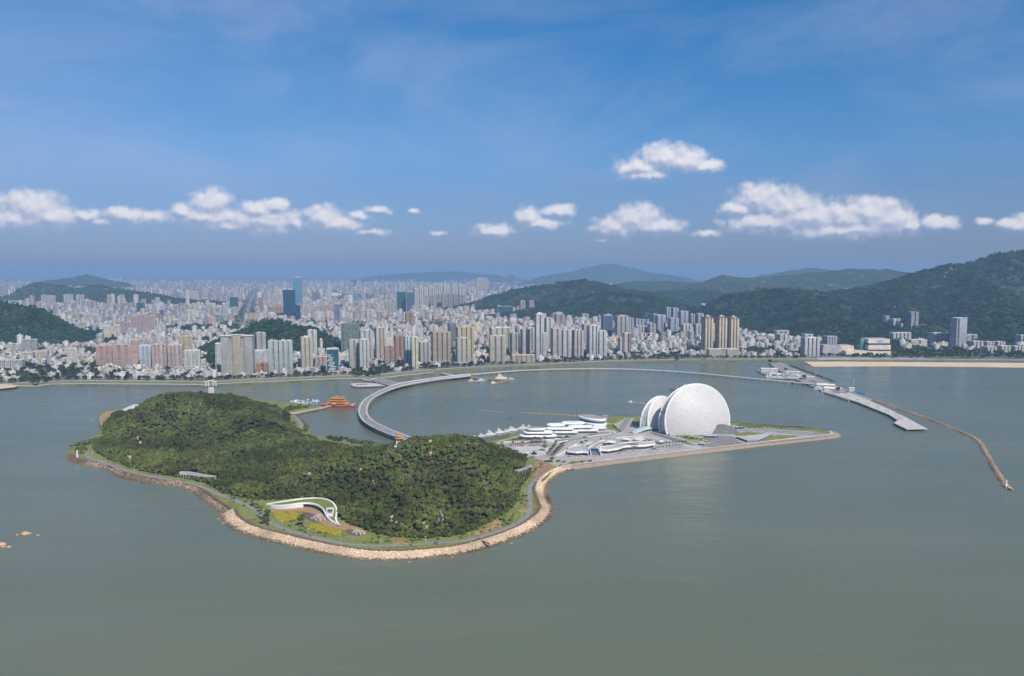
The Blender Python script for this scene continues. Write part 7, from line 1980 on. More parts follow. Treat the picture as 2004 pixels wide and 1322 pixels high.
boat('small_boat', 'lone dark teal boat in the open bay', 'boat', 998, 818.2, 9, 5, (0.02, 0.16, 0.22, 0), 1, (0.03, 0.18, 0.24, 0))
sb = boat('speedboat', 'white speedboat with a foaming wake behind it', 'boat', 1233, 786.4, 10, 172, tiers=1)
wk = MB(); a0 = at(1235, 786.5, 0); a1 = at(1262, 788.6, 0)
q = resample([a0, a1], 3.0); r_ = random.Random(2)
for k in range(len(q) - 1):
    t = k/len(q); w = 1.2 + 1.3*t
    if r_.random() < 0.12 + 0.3*t: continue
    wk.face([(q[k][0], q[k][1] - w*r_.uniform(.7, 1.2), 0.06), (q[k+1][0], q[k+1][1] - w*r_.uniform(.7, 1.2), 0.06), (q[k+1][0], q[k+1][1] + w*r_.uniform(.7, 1.2), 0.06), (q[k][0], q[k][1] + w*r_.uniform(.7, 1.2), 0.06)])
tag(wk.build('wake_foam', FOAM), 'white foam wake trailing behind the speedboat', kind='stuff')
boat('cargo_boat', 'rusty red and dark cargo boat behind the large shell, the left one', 'boat', 1319, 763.5, 24, 190, (0.10, 0.06, 0.07, 0), 2, (0.62, 0.42, 0.36, 0), (0.34, 0.07, 0.05, 0), mast=6, wheel_aft=True)
boat('cargo_boat', 'white-housed work boat peeping over the large shell', 'boat', 1334, 757.5, 22, 190, (0.14, 0.12, 0.12, 0), 2, mast=6, wheel_aft=True)
boat('patrol_boat', 'white patrol ship with a tall mast at the end of the thin tan jetty', 'ship', 981, 740.5, 34, 8, tiers=3, mast=9)
boat('patrol_boat', 'white patrol boat at the near end of the angled pontoon', 'ship', 966, 749.5, 17, 30, tiers=2, mast=4)
boat('patrol_boat', 'white boat at the outer tip of the thin tan jetty', 'boat', 1001, 741.5, 16, -10, tiers=1)
boat('patrol_boat', 'white boat moored at the left end of the small pontoon', 'boat', 921, 744.8, 16, 180, tiers=2, mast=3)
boat('patrol_boat', 'white launch along the middle of the thin tan jetty', 'boat', 942, 744, 20, 15, tiers=1)
boat('patrol_boat', 'blue-hulled launch beside the small pontoon', 'boat', 934, 748, 18, 5, (0.08, 0.16, 0.30, 0), 1)
for i, x in enumerate((951, 953.5, 956.5)): boat('small_boat', ['left', 'middle', 'right'][i] + ' of three little white boats in a row under the thin tan jetty', 'boat', x, 743.5 - i*.2, 8, 95, tiers=1)
boat('tug_boat', 'white and red tug lying off the ring walkway', 'boat', 1547, 751, 18, 170, (0.40, 0.36, 0.36, 0), 2, (0.78, 0.74, 0.72, 0), mast=5)
boat('small_boat', 'dark low boat right of the white and red tug', 'boat', 1574, 752.3, 13, 5, (0.10, 0.14, 0.18, 0), 1, (0.2, 0.22, 0.26, 0))
boat('ferry', 'blue and white ferry berthed beside the white terminal roofs, the farther one', 'ferry', 1604, 764, 34, -24, (0.16, 0.32, 0.55, 0), 2, stripe=(0.7, 0.7, 0.72, 0))
boat('ferry', 'white ferry with a blue stripe berthed nearest the pier head', 'ferry', 1620, 769, 30, -24, tiers=2, stripe=(0.12, 0.22, 0.45, 0))
boat('ferry', 'blue-hulled boat on the far side of the causeway by the mast', 'ferry', 1680, 770.5, 30, -20, (0.03, 0.22, 0.42, 0), 1, (0.10, 0.30, 0.48, 0), beam=11)
for i, (a, b, l) in enumerate([(1612, 780, 'small orange channel buoy off the ferry pier'), (1799, 861, 'small orange channel buoy between the spit tip and the breakwater')]):
    m = MB(); m.lathe([(1.2, -.3), (1.2, .5), (.45, 1.0), (.35, 3.2), (0, 3.5)], n=10, col=(0.62, 0.22, 0.06, 0)); tag(m.build('buoy', PAINT, None, (*at(a, b, 0), 0)), l, 'buoy')
# fishing boats crowded at the back of the island
r = random.Random(9)
for k in range(46):
    a = r.uniform(572, 626); b = 786.5 - (a - 572)*0.02 + r.uniform(-3.0, 4.5)
    if a > 618 and b > 789: continue
    if k < 4: continue
    m = MB(); ln = r.uniform(8, 14); w = ln*.3
    hc = r.choice([(0.62, 0.62, 0.62, 0), (0.10, 0.16, 0.30, 0), (0.42, 0.36, 0.30, 0), (0.7, 0.7, 0.7, 0), (0.2, 0.2, 0.22, 0)])
    q = [(-ln/2, -w/2), (ln*.2, -w/2), (ln/2, 0), (ln*.2, w/2), (-ln/2, w/2)]
    m.frustum([(x*.9, y*.8) for x, y in q], -.3, q, 1.2, hc); m.box(-ln*.15, 0, 1.2, 3.2, ln*.35, w*.7, 0, r.choice([(0.75, 0.75, 0.75, 0), (0.62, 0.64, 0.7, 0), (0.10, 0.25, 0.5, 0)]))
    m.tube([(0, 0, 1), (0, 0, 5)], .12, 4, (0.4, 0.4, 0.4, 0))
    o = m.build('fishing_boat', PAINT, None, (*at(a, b, 0), 0), r.uniform(-.5, .5))
    c = {(0.62, 0.62, 0.62, 0): 'grey', (0.10, 0.16, 0.30, 0): 'navy', (0.42, 0.36, 0.30, 0): 'brown', (0.7, 0.7, 0.7, 0): 'white', (0.2, 0.2, 0.22, 0): 'black'}[hc]
    tag(o, 'small %s fishing boat in the crowd left of the temple-roofed boat' % c, 'boat', '%s fishing boats crowded left of the temple-roofed boat' % c)

# the art museum on the right shore and the ferry terminal
mx, my = at(1680, 696, LZ)
ms = empty('art_museum', (mx, my, LZ), math.radians(2), 'low pale museum with stacked stone boxes behind the right beach', 'museum')
S = my/FPX*1.02
def mbx(name, x0, x1, y0, y1, d, dy=0.0, col=(0.66, 0.58, 0.48, 0)):
    """columns and rows of the photograph turned into metres on this building"""
    z0, z1 = (696 - y1)*S*1.02, (696 - y0)*S*1.02
    m = MB(); m.box(((x0 + x1)/2 - 1680)*S, d/2 + dy, max(0, z0), z1, (x1 - x0)*S, d, 0, col, (0.45, 0.43, 0.41, 0), bottom=True); return m.build(name, PAINT, ms)
mbx('stone_box', 1654, 1706, 686, 694, 60); mbx('stone_box', 1645, 1672, 677, 686, 50, 6); mbx('glass_strip', 1643, 1655, 688.5, 694, 20, -1, (0.04, 0.06, 0.08, 0))
mbx('stone_box', 1698, 1742, 687, 694.5, 60, -4); mbx('glass_strip', 1700, 1741, 684, 687, 50, -2, (0.05, 0.07, 0.09, 0)); mbx('stone_box', 1698, 1742, 675.5, 684, 55, -3); mbx('glass_strip', 1700, 1741, 672, 675.5, 50, -1, (0.05, 0.07, 0.09, 0)); mbx('stone_box', 1698, 1740, 664, 672, 55, -2); mbx('glass_strip', 1715, 1728, 666, 670.5, 10, -2.6, (0.35, 0.40, 0.40, 0))
mbx('glass_shaft', 1690, 1696, 666, 686, 14, 20, (0.12, 0.30, 0.28, 0))
m = MB(); x0, x1 = (1611 - 1680)*S, (1646 - 1680)*S
m.face([(x0, 8, 6*S), (x1, 0, 0.5*S), (x1, 0, 18*S), (x0 + 4, 8, 21*S)], (0.40, 0.38, 0.40, 0)); m.face([(x0 + 4, 8, 21*S), (x1, 0, 18*S), (x1, 60, 18*S), (x0 + 4, 60, 21*S)], (0.45, 0.43, 0.42, 0)); m.face([(x0, 60, 6*S), (x0, 8, 6*S), (x0 + 4, 8, 21*S), (x0 + 4, 60, 21*S)], (0.36, 0.35, 0.38, 0))
m.face([(x0, 8, -1), (x1, 0, -1), (x1, 0, .5*S), (x0, 8, 6*S)], (0.36, 0.35, 0.38, 0)); m.build('sloping_wing', PAINT, ms)
patch('plaza', [(1600, 699), (1740, 700), (1790, 699), (1840, 703), (1600, 704)], PLAZA, 'pale forecourt of the art museum', z=LZ + 0.4, smooth=0)
patch('plaza', [(1745, 686), (1760, 684), (1812, 700), (1780, 701)], PLAZA_D, 'grey sloping road right of the art museum', z=LZ + 0.5, smooth=0)
def shed(name, label, cat, px, py, w, d, h, rot, col, roof, ridge=2.0):
    root = empty(name, (*at(px, py, 3.2), 3.2), math.radians(rot), label, cat)
    m = MB(); m.box(0, 0, 0, h, w, d, 0, (*col, 0.5)); m.build('wall', WALL, root)
    m = MB(); q = [(-w/2 - .6, -d/2 - .6), (w/2 + .6, -d/2 - .6), (w/2 + .6, d/2 + .6), (-w/2 - .6, d/2 + .6)]; m.frustum(q, h, [(-w/2, -.2), (w/2, -.2), (w/2, .2), (-w/2, .2)], h + ridge, (*roof, 0)); m.build('roof', PAINT, root)
shed('terminal_hall', 'white-roofed ferry terminal hall, the farther one', 'terminal', 1616, 757, 42, 20, 6, -24, (0.6, 0.6, 0.6), (0.78, 0.74, 0.66), 3)
shed('terminal_hall', 'white-roofed ferry terminal hall nearer the pier', 'terminal', 1628, 763, 34, 16, 5, -24, (0.6, 0.6, 0.6), (0.78, 0.75, 0.68), 3)
shed('terminal_hall', 'pale green-sided hall behind the two white terminal roofs', 'terminal', 1640, 763, 16, 12, 5, -24, (0.50, 0.62, 0.60), (0.62, 0.70, 0.68), 1.5)
shed('boatyard_shed', 'long white shed at the left end of the boatyard', 'shed', 1505, 726.5, 48, 16, 9, -6, (0.74, 0.74, 0.72), (0.80, 0.79, 0.77), 1.5)
shed('boatyard_shed', 'low white shed by the causeway road', 'shed', 1551, 730.5, 42, 12, 6, -10, (0.70, 0.67, 0.62), (0.76, 0.72, 0.66), 1)
shed('boatyard_shed', 'small white block beside the dark round tree', 'shed', 1586, 741, 22, 10, 7, -20, (0.74, 0.74, 0.74), (0.7, 0.7, 0.7), 1)
shed('boatyard_shed', 'long low white wall-like shed along the quay edge', 'shed', 1540, 740, 110, 5, 3.0, -4, (0.76, 0.76, 0.76), (0.78, 0.78, 0.78), 0.6)
shed('boatyard_shed', 'white roof in the middle of the boatyard', 'shed', 1517, 733, 36, 8, 4, -4, (0.7, 0.7, 0.72), (0.78, 0.78, 0.78), 1)
shed('harbour_office', 'white square harbour office next to the tall mast', 'building', 1666, 766, 13, 10, 10, -10, (0.76, 0.76, 0.76), (0.7, 0.7, 0.7), 0.6)
m = MB(); m.tube([(0, 0, 0), (0, 0, 30)], [0.5, 0.2], 6, (0.62, 0.55, 0.55, 0)); m.tube([(-1.5, 0, 24), (1.5, 0, 24)], .15, 4, (0.6, 0.5, 0.5, 0)); tag(m.build('signal_mast', PAINT, None, (*at(1670.5, 763, 3.2), 3.2)), 'tall thin mast beside the white square harbour office', 'mast')
m = MB(); m.box(0, 0, 0, 7.5, 11, 5, 0, (0.62, 0.56, 0.52, 0.0), (0.5, 0.5, 0.5, 0)); o = m.build('pier_gate_house', PAINT, None, (*at(1762, 822, 4.5), 4.5), -0.5); tag(o, 'small gate house on the wide end of the ferry pier', 'building')
for i in range(7):
    t = i/6; a, b = 1640 + (1755 - 1640)*t, 772 + (815 - 772)*t
    m = MB()
    for s in (-1, 1): m.box(s*3, 0, 0, 6.5, .6, .6, 0, (0.16, 0.16, 0.20, 0))
    m.box(0, 0, 5.6, 6.4, 7, .7, 0, (0.18, 0.18, 0.22, 0), bottom=True)
    tag(m.build('gantry', STEEL, None, (*at(a, b, 4.5), 4.5), -0.45), ['gantry nearest the ferry berths', 'second gantry from the ferry berths', 'third gantry from the ferry berths', 'middle gantry', 'third gantry from the gate house', 'second gantry from the gate house', 'gantry nearest the gate house'][i] + ' along the ferry pier', 'gantry')
# ------------------------------------------------------------------ buildings and small things on the island
# curved white building with a planted roof
back = smooth_path(P([(521.5, 985), (545, 983.5), (570, 981.5), (590, 979.5), (618, 978.5), (640, 981), (653, 988), (660, 997), (660.5, 1008), (658, 1017), (664.5, 1026)], 6.5), 2)
front = smooth_path(P([(521.5, 985), (530, 990), (548, 992), (570, 991), (590, 988.5), (605, 988.5), (620, 992), (632, 1000), (637, 1010), (644, 1018), (664.5, 1026)], 6.5), 2)
cb = empty('curved_building', (*at(600, 1003, GZ), GZ), 0, 'white curved building with a sweeping grass roof below the wood', 'building')
ox, oy, oz = cb.location
def rel(p, z): return (p[0] - ox, p[1] - oy, z - oz)
K = 40
def arc_sample(path, K):
    L_ = [0]
    for a, b in zip(path[:-1], path[1:]): L_.append(L_[-1] + math.dist(a, b))
    out = []
    for k in range(K + 1):
        s = L_[-1]*k/K; i = min(len(L_) - 2, max(0, int(np.searchsorted(L_, s)) - 1)); t = (s - L_[i])/max(L_[i+1] - L_[i], 1e-6)
        out.append(lerp2(path[i], path[i+1], min(1, t)))
    return out
bs, fs = arc_sample(back, K), arc_sample(front, K)
RZ = [6.0 + 2.6*math.sin(math.pi*min(1, k/K*1.25)) if k/K < 0.8 else 6.0 + 2.6*math.sin(math.pi) + (8.0 - 6.0)*0.0 for k in range(K + 1)]
RZ = [5.2 + 4.2*math.sin(math.pi*(k/K)**0.8) for k in range(K + 1)]
m = MB()
for k in range(K): m.face([rel(fs[k], RZ[k] + GZ - 4.2), rel(fs[k+1], RZ[k+1] + GZ - 4.2), rel(bs[k+1], RZ[k+1] + GZ - 4.0), rel(bs[k], RZ[k] + GZ - 4.0)])
rl = m.build('roof_lawn', LAWN, cb)
def rim(path, inward, nm, hgt=1.0, w=1.5):
    m = MB(); o = offset_path(path, inward*w)
    for k in range(K):
        a, b, c, d = path[k], path[k+1], o[k+1], o[k]
        z0, z1 = RZ[k] + GZ - 4.0, RZ[k+1] + GZ - 4.0
        col = (0.80, 0.79, 0.77, 0)
        m.face([rel(a, z0 + hgt), rel(b, z1 + hgt), rel(c, z1 + hgt), rel(d, z0 + hgt)], col)
        m.face([rel(a, z0 - 1.2), rel(b, z1 - 1.2), rel(b, z1 + hgt), rel(a, z0 + hgt)], col); m.face([rel(d, z0 + hgt), rel(c, z1 + hgt), rel(c, z1 - .6), rel(d, z0 - .6)], col)
    m.build(nm, PAINT, cb)
rim(bs, -1, 'back_rim', 1.3, 2.0); rim(fs, 1, 'front_rim', 0.7, 1.7)
m = MB(); g = MB(); fr = MB()
for k in range(K):
    z0, z1 = RZ[k] + GZ - 4.9, RZ[k+1] + GZ - 4.9
    t = k/K
    if 0.34 < t < 0.72:
        ins = offset_path(fs, 2.4); g.face([rel(ins[k], GZ), rel(ins[k+1], GZ), rel(ins[k+1], z1), rel(ins[k], z0)], (0.04, 0.06, 0.10, 0))
        if k % 2 == 0: fr.box(ins[k][0] - ox, ins[k][1] - oy - .3, 0, z0 - oz, .3, .3, 0, (0.5, 0.5, 0.52, 0))
    else: m.face([rel(fs[k], GZ - .5), rel(fs[k+1], GZ - .5), rel(fs[k+1], z1), rel(fs[k], z0)], (0.70, 0.69, 0.69, 0))
    m.face([rel(bs[k+1], GZ - .5), rel(bs[k], GZ - .5), rel(bs[k], z0), rel(bs[k+1], z1)], (0.70, 0.69, 0.69, 0))
m.build('wall', PAINT, cb); g.build('glass_front', PAINT, cb); fr.build('mullion', PAINT, cb, kind='stuff')
m = MB(); q = [at(a, b, 8.3) for a, b in [(639, 1008), (651.5, 1009), (654, 995), (638.5, 995.5)]]; c_ = (sum(p[0] for p in q)/4, sum(p[1] for p in q)/4)
q2 = [lerp2(c_, p, 0.74) for p in q]
for k in range(4):
    a, b, c, d = q[k], q[(k+1) % 4], q2[(k+1) % 4], q2[k]
    m.face([rel(a, 9.9), rel(b, 9.9), rel(c, 9.9), rel(d, 9.9)], (0.8, 0.79, 0.77, 0)); m.face([rel(a, 7), rel(b, 7), rel(b, 9.9), rel(a, 9.9)], (0.8, 0.79, 0.77, 0)); m.face([rel(d, 9.9), rel(c, 9.9), rel(c, 7.5), rel(d, 7.5)], (0.66, 0.65, 0.64, 0))
m.build('skylight_frame', PAINT, cb)
m = MB(); m.face([rel(p, 8.75) for p in q2], (0.34, 0.27, 0.20, 0)); m.face([rel(lerp2(q2[3], q2[0], .1), 8.8), rel(lerp2(q2[2], q2[1], .1), 8.8), rel(lerp2(q2[2], q2[1], .45), 8.8), rel(lerp2(q2[3], q2[0], .45), 8.8)], (0.04, 0.05, 0.07, 0)); m.build('skylight_court', PAINT, cb)

def shelter(name, label, pts, z, h, cat='pavilion', roofc=(0.36, 0.34, 0.31, 0), zbase=None):
    q = [at(a, b, GZ) for a, b in pts]
    cx = sum(p[0] for p in q)/len(q); cy = sum(p[1] for p in q)/len(q)
    zb = GZ if zbase is None else zbase
    root = empty(name, (cx, cy, zb), 0, label, cat)
    q = [(a - cx, b - cy) for a, b in q]
    if sum(q[i][0]*q[(i+1) % len(q)][1] - q[(i+1) % len(q)][0]*q[i][1] for i in range(len(q))) < 0: q = q[::-1]
    m = MB(); m.prism(q, h, h + 0.9, (0.44, 0.43, 0.42, 0), roofc, bottom=True); m.build('roof', PAINT, root)
    m = MB(); m.prism([(a*.94, b*.8) for a, b in q], 0, h, (0.05, 0.07, 0.08, 0)); m.build('glass_wall', PAINT, root)
    for i in range(len(q)):
        for t in (0.0, 0.33, 0.66):
            p = lerp2(q[i], q[(i+1) % len(q)], t); c = MB(); c.box(p[0]*.97, p[1]*.97, 0, h, .6, .6, 0, (0.46, 0.45, 0.44, 0)); c.build('column', PAINT, root)
shelter('flat_pavilion', 'long flat grey-roofed pavilion at the foot of the left hill', [(350, 932), (356, 930), (372, 931), (392, 934), (410, 937.5), (424, 939), (422, 941), (400, 941), (370, 937), (352, 935.5)], GZ, 5.5, roofc=(0.37, 0.35, 0.32, 0))
shelter('glass_shelter', 'grey flat-roofed shelter on columns near the right end of the wood', [(1007, 928.5), (1028, 922.5), (1040, 917.5), (1041.5, 920), (1028, 926.5), (1010, 933)], GZ, 6.0)
shelter('white_hall', 'white-roofed hall half behind the back of the left hill', [(238, 808), (262, 797), (276, 797.5), (262, 806), (244, 811)], GZ, 6.0, 'building', (0.62, 0.60, 0.58, 0))
shelter('small_hut', 'small grey-roofed hut at the edge of the trees by the inlet road', [(541, 850), (551, 850), (558, 854), (544, 855)], GZ, 4.0, 'hut', (0.40, 0.36, 0.38, 0))
patch('sand_court', [(192, 815), (205, 806), (225, 803), (240, 804), (238, 809), (215, 813), (200, 822), (204, 838), (198, 838)], TANPAVE, 'orange-tan shore court at the back left corner of the island')
ribbon('road', [(573, 812), (583, 820), (590, 829), (588, 838), (580, 850)], 7, ASPHALT, 'grey road along the inlet behind the left hill')
ribbon('path', [(577, 810), (592, 820), (600, 832), (597, 846)], 4, PURPLE, 'red-brown path along the inlet behind the left hill')
ribbon('path', [(655, 860), (690, 868), (722, 872), (740, 876)], 3.0, TANPAVE, 'pale shore path at the inlet between the hills')
# orange temple pavilion on the right hill
pvx, pvy, pvz = at_dist(781, 870, 1125)
pvz = ground(pvx, pvy) + 6.5
pv = empty('hill_pavilion', (pvx, pvy, pvz), 0.3, 'small orange two-tiered pavilion on top of the right hill', 'pavilion')
def hexa(r): return [(r*math.cos(t), r*math.sin(t)) for t in np.linspace(0, 2*math.pi, 8, endpoint=False)]
m = MB(); m.prism(hexa(5.2), -7, 0.4, (0.55, 0.53, 0.5, 0)); m.build('base', PAINT, pv)
for t in range(8): 
    p = hexa(3.9)[t]; m = MB(); m.box(p[0], p[1], 0.4, 4.2, .5, .5, 0, (0.35, 0.08, 0.06, 0)); m.build('column', PAINT, pv)
for z, r0, r1, h in ((4.0, 6.2, 3.2, 1.8), (6.9, 4.8, 0.3, 2.4)):
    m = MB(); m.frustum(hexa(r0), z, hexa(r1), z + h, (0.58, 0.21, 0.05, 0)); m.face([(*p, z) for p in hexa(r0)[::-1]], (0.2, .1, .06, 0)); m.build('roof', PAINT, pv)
m = MB(); m.prism(hexa(2.9), 5.6, 7.0, (0.30, 0.08, 0.06, 0)); m.build('drum', PAINT, pv)
# mast disguised as a tree
mx_, my_ = at(863, 1043, GZ)
mg = ground(mx_, my_)
tw = empty('antenna_mast', (mx_, my_, mg), 0, 'tall brown antenna mast with leafy green panels before the right hill', 'mast')
m = MB(); m.tube([(0, 0, 0), (0, 0, 27)], [0.65, 0.4], 8, (0.13, 0.075, 0.06, 0)); m.build('pole', PAINT, tw)
for i in range(6):
    for k in range(5):
        t = k*1.2566 + i*0.6; R_ = 2.6 - i*0.25; z = 15 + i*2.0
        m = MB(); m.tube([(0, 0, z), (R_*math.cos(t), R_*math.sin(t), z + .6)], 0.09, 4, (0.16, 0.1, 0.08, 0)); m.box(R_*math.cos(t), R_*math.sin(t), z - .4, z + 1.5, .7, .7, t, (0.10, 0.14, 0.07, 0) if (i + k) % 3 else (0.55, 0.55, 0.53, 0), bottom=True); m.build('antenna_panel', PAINT, tw)
wx, wy, wz = at_dist(776, 893, 1080); wz = ground(wx, wy) + 7
m = MB(); m.tube([(0, 0, -7), (0, 0, 9)], 0.3, 6, (0.75, 0.75, 0.76, 0)); m.box(0.8, 0, 3, 5.5, 1.0, .6, 0, (0.78, 0.78, 0.8, 0)); m.box(-1.5, 0, -1, 1.2, 3.0, 1.2, 0, (0.66, 0.67, 0.7, 0))
tag(m.build('radio_mast', PAINT, None, (wx, wy, wz)), 'thin white radio mast in the trees below the orange pavilion', 'mast')
wx, wy, wz = at_dist(393, 820, 1420); wz = ground(wx, wy) + 7
m = MB(); m.tube([(0, 0, -7), (0, 0, 7)], [.5, .2], 5, (0.55, 0.52, 0.5, 0)); tag(m.build('radio_mast', PAINT, None, (wx, wy, wz)), 'short grey mast in the trees high on the left hill', 'mast')
m = MB(); m.box(0, 0, 0, 11, 2.2, 1.2, 0.3, (0.66, 0.66, 0.62, 0)); m.box(0, 0, 11, 12, 1.2, .8, .3, (0.6, .6, .58, 0)); tag(m.build('stone_pillar', PAINT, None, (*at(151.5, 895, GZ), GZ - .4)), 'upright white marker pillar at the left tip of the island', 'monument')

# ------------------------------------------------------------------ palms, single trees, lamps
palms = []
for i in range(3):
    h = 7.5 + i
    t = MB(); t.tube([(0, 0, -.5), (0.1, 0, h*.5), (0.25*(i - 1), .1, h)], [0.34, 0.26, 0.22], 6, (0.22, 0.18, 0.14, 0)); to = t.build('trunk', BARK)
    c = MB(); palm_crown_mb(c, 0, 14, 3.6, i); co = c.build('crown', LEAF_PALM)
    palms.append((to.data, co.data, (0.25*(i - 1), .1, h)))
    bpy.data.objects.remove(to); bpy.data.objects.remove(co)
def palm(px, py, label, group, s=1.0, z=GZ):
    i = random.randrange(3)
    t, c, off = palms[i]
    x, y = at(px, py, z)
    root = empty('palm_tree', (x, y, z), random.uniform(0, 6.28), label, 'palm tree', group)
    root.scale = (s,)*3
    a = bpy.data.objects.new('trunk', t); COL.objects.link(a); a.parent = root
    b = bpy.data.objects.new('crown', c); COL.objects.link(b); b.parent = root; b.location = off
for k in range(15):
    palm(1004 + k*4.7 + random.uniform(-.5, .5), 870 - k*0.25, 'stout palm in the straight row before the cream wall', 'palms in the row before the cream wall', random.uniform(1.05, 1.25))
for k in range(11):
    t = k/10; palm(1075 + 14*t*1.0, 889 - 17*t, 'palm on the left side of the climbing road to the spit', 'palms left of the climbing road', 0.9)
    palm(1084 + 20*t, 892 - 20*t, 'palm on the right side of the climbing road to the spit', 'palms right of the climbing road', 0.9)
for k in range(30):
    t = k/29; palm(1445 + 128*t, 837.5 + 4.2*t + random.uniform(-.3, .3) + (1.8 if k % 2 else 0), 'palm in the double row along the back of the spit', 'palms in the double row toward the spit tip', 0.85)
for k in range(9):
    palm(1292 + k*6.2, 876.5 - k*0.8, 'palm in the short row beside the seawall walk', 'palms in the short row by the seawall walk', 0.95)
for k in range(14):
    t = k/13; palm(952 + 45*t, 863.5 - 7*t, 'palm along the yacht quay', 'palms along the yacht quay', 0.7)
for k in range(6): palm(1000 + random.uniform(0, 10)*5.5, 872.5 + random.uniform(-.3, .6), 'palm beside the pale paved square', 'palms beside the pale paved square', 0.85)
r = random.Random(4)
def zone_px(px):
    return 'near the left tip' if px < 230 else ('before the flat pavilion' if px < 430 else ('left of the curved white building' if px < 530 else ('below the curved white building' if px < 690 else ('on the front lawn under the rock faces' if px < 880 else ('by the gravel loop path' if px < 1010 else 'along the right shore road')))))
for k in range(105):
    i = r.randrange(6, len(ROAD_PX) - 4)
    a, b = ROAD_PX[i], ROAD_PX[i+1]; t = r.random()
    px, py = a[0] + (b[0]-a[0])*t, a[1] + (b[1]-a[1])*t
    if px < 430 and r.random() < .6: continue
    x, y = at(px, py, GZ)
    sd_ = r.choice([-1, 1])*r.uniform(5.5, 14)
    x += r.uniform(-3, 3); y += sd_*(0.8 if px < 1000 else 0.25); x += sd_*(0.0 if px < 1000 else 1.0)
    if not bool(inside(np.array([x]), np.array([y]), SHORE)[0]) or float(sdist(np.array([x]), np.array([y]), SHORE)[0]) < 21: continue
    if float(sdist(np.array([x]), np.array([y]), FOREST)[0]) > 1: continue
    i3 = r.randrange(3); tt, cc, off = palms[i3]
    root = empty('palm_tree', (x, y, GZ - .05), r.uniform(0, 6.28), 'young palm beside the park road ' + zone_px(px), 'palm tree', 'young palms beside the park road ' + zone_px(px)); root.scale = (0.62 + .25*r.random(),)*3
    a_ = bpy.data.objects.new('trunk', tt); COL.objects.link(a_); a_.parent = root
    b_ = bpy.data.objects.new('crown', cc); COL.objects.link(b_); b_.parent = root; b_.location = off
# lawn trees and bushes
tm2 = MB(); trunk_mb(tm2, 3.0, 0.22, 0.12, 3, 2, 1.2); t2 = tm2.build('trunk', BARK); td2 = t2.data; bpy.data.objects.remove(t2)
small = [crown_mesh('lawn_crown', 400 + i, LEAF, rx=2.6, rz=2.6, lumps=7, leaves=140, size=0.62).data for i in range(3)]
bushc = [crown_mesh('bush_crown', 420 + i, mt, rx=1.7, rz=1.1, lumps=6, leaves=90, size=0.5).data for i, mt in enumerate((LEAF, LEAF_YELLOW))]
for (px, py, s, l) in [(593, 1029, 2.5, 'big dark round tree between the two yellow flower beds'), (517, 1025, 1.9, 'dark round tree by the promenade left of the flower beds'), (524, 1011, 1.8, 'bushy tree at the left end of the tan terrace'), (512, 1001, 1.5, 'tree where the terrace meets the road'), (496, 990, 1.4, 'tree left of the terrace beside the road'), (985, 1018, 1.7, 'dark round tree beside the gravel loop path'), (1066, 882, 2.3, 'tall dark tree at the corner of the pale paved square'), (1081, 905, 1.7, 'dark tree in the brown soil by the road bend'), (1059, 915, 1.4, 'dark round bush-like tree on the brown soil'), (1049, 924, 1.3, 'small dark tree next to the glass shelter'), (1045, 896, 2.0, 'dark hedge-like tree at the foot of the wood by the pale square'), (880, 862, 1.4, 'dark tree behind the crest near the bridge head'), (1143, 858.5, 1.0, 'tree in the planter nearest the mall'), (1147, 865.5, 1.0, 'tree in the planter below'), (1176, 860.5, 0.8, 'small reddish tree in the right planter'), (1138, 871, 1.3, 'pair of trees left of the underpass'), (1219, 884, 1.2, 'feathery tree before the cafe terrace, the left one'), (1226, 884, 1.1, 'feathery tree before the cafe terrace, the right one'), (1258, 831, 1.7, 'dark round tree at the left foot of the small shell')]:
    x, y = at(px, py, GZ)
    single_tree('lawn_tree', x, y, GZ - .1, s, small[r.randrange(3)], td2, l, None, 1.3)
for k in range(90):
    px = r.choice([r.uniform(440, 700), r.uniform(700, 1030), r.uniform(900, 1040), r.uniform(250, 440)]); py = r.uniform(915, 1066)
    x, y = at(px, py, GZ)
    if not (22 < float(sdist(np.array([x]), np.array([y]), SHORE)[0]) < 75) or float(sdist(np.array([x]), np.array([y]), FOREST)[0]) > -2: continue
    b = 1 if r.random() < .16 else 0
    o = bpy.data.objects.new('bush', bushc[b]); COL.objects.link(o); o.location = (x, y, GZ - .3); s = r.uniform(.5, 1.3); o.scale = (s*1.2, s, s); o.rotation_euler = (0, 0, r.uniform(0, 6))
    tag(o, '%s bush on the lawn %s' % (['low dark green', 'bright yellow-green'][b], zone_px(px)), 'bush', '%s bushes on the lawn %s' % (['dark green', 'yellow-green'][b], zone_px(px)))
for k in range(75):
    a0, b0, a1, b1, w = r.choice([(1062, 860, 1122, 854, 'in front of the white mall'), (1110, 880, 1150, 872, 'on the roofs left of the underpass'), (1175, 868, 1215, 872, 'round the leaf-shaped canopy'), (1236, 860, 1282, 866, 'round the pinkish canopy'), (1112, 906, 1158, 902, 'above the corner of the seawall'), (1066, 903, 1110, 903, 'on the brown soil before the spit'), (1194, 829, 1214, 844, 'along the triangular lawn'), (1300, 850, 1380, 862, 'on the long lawn before the large shell')])
    t = r.random(); x, y = at(a0 + (a1-a0)*t, b0 + (b1-b0)*t + r.uniform(-1, 1), GZ)
    o = bpy.data.objects.new('shrub', bushc[0]); COL.objects.link(o); o.location = (x, y, GZ - .2); s = r.uniform(.7, 1.5); o.scale = (s*1.3, s*1.3, s); o.rotation_euler = (0, 0, r.uniform(0, 6))
    tag(o, 'round dark shrub ' + w, 'shrub', 'shrubs ' + w)
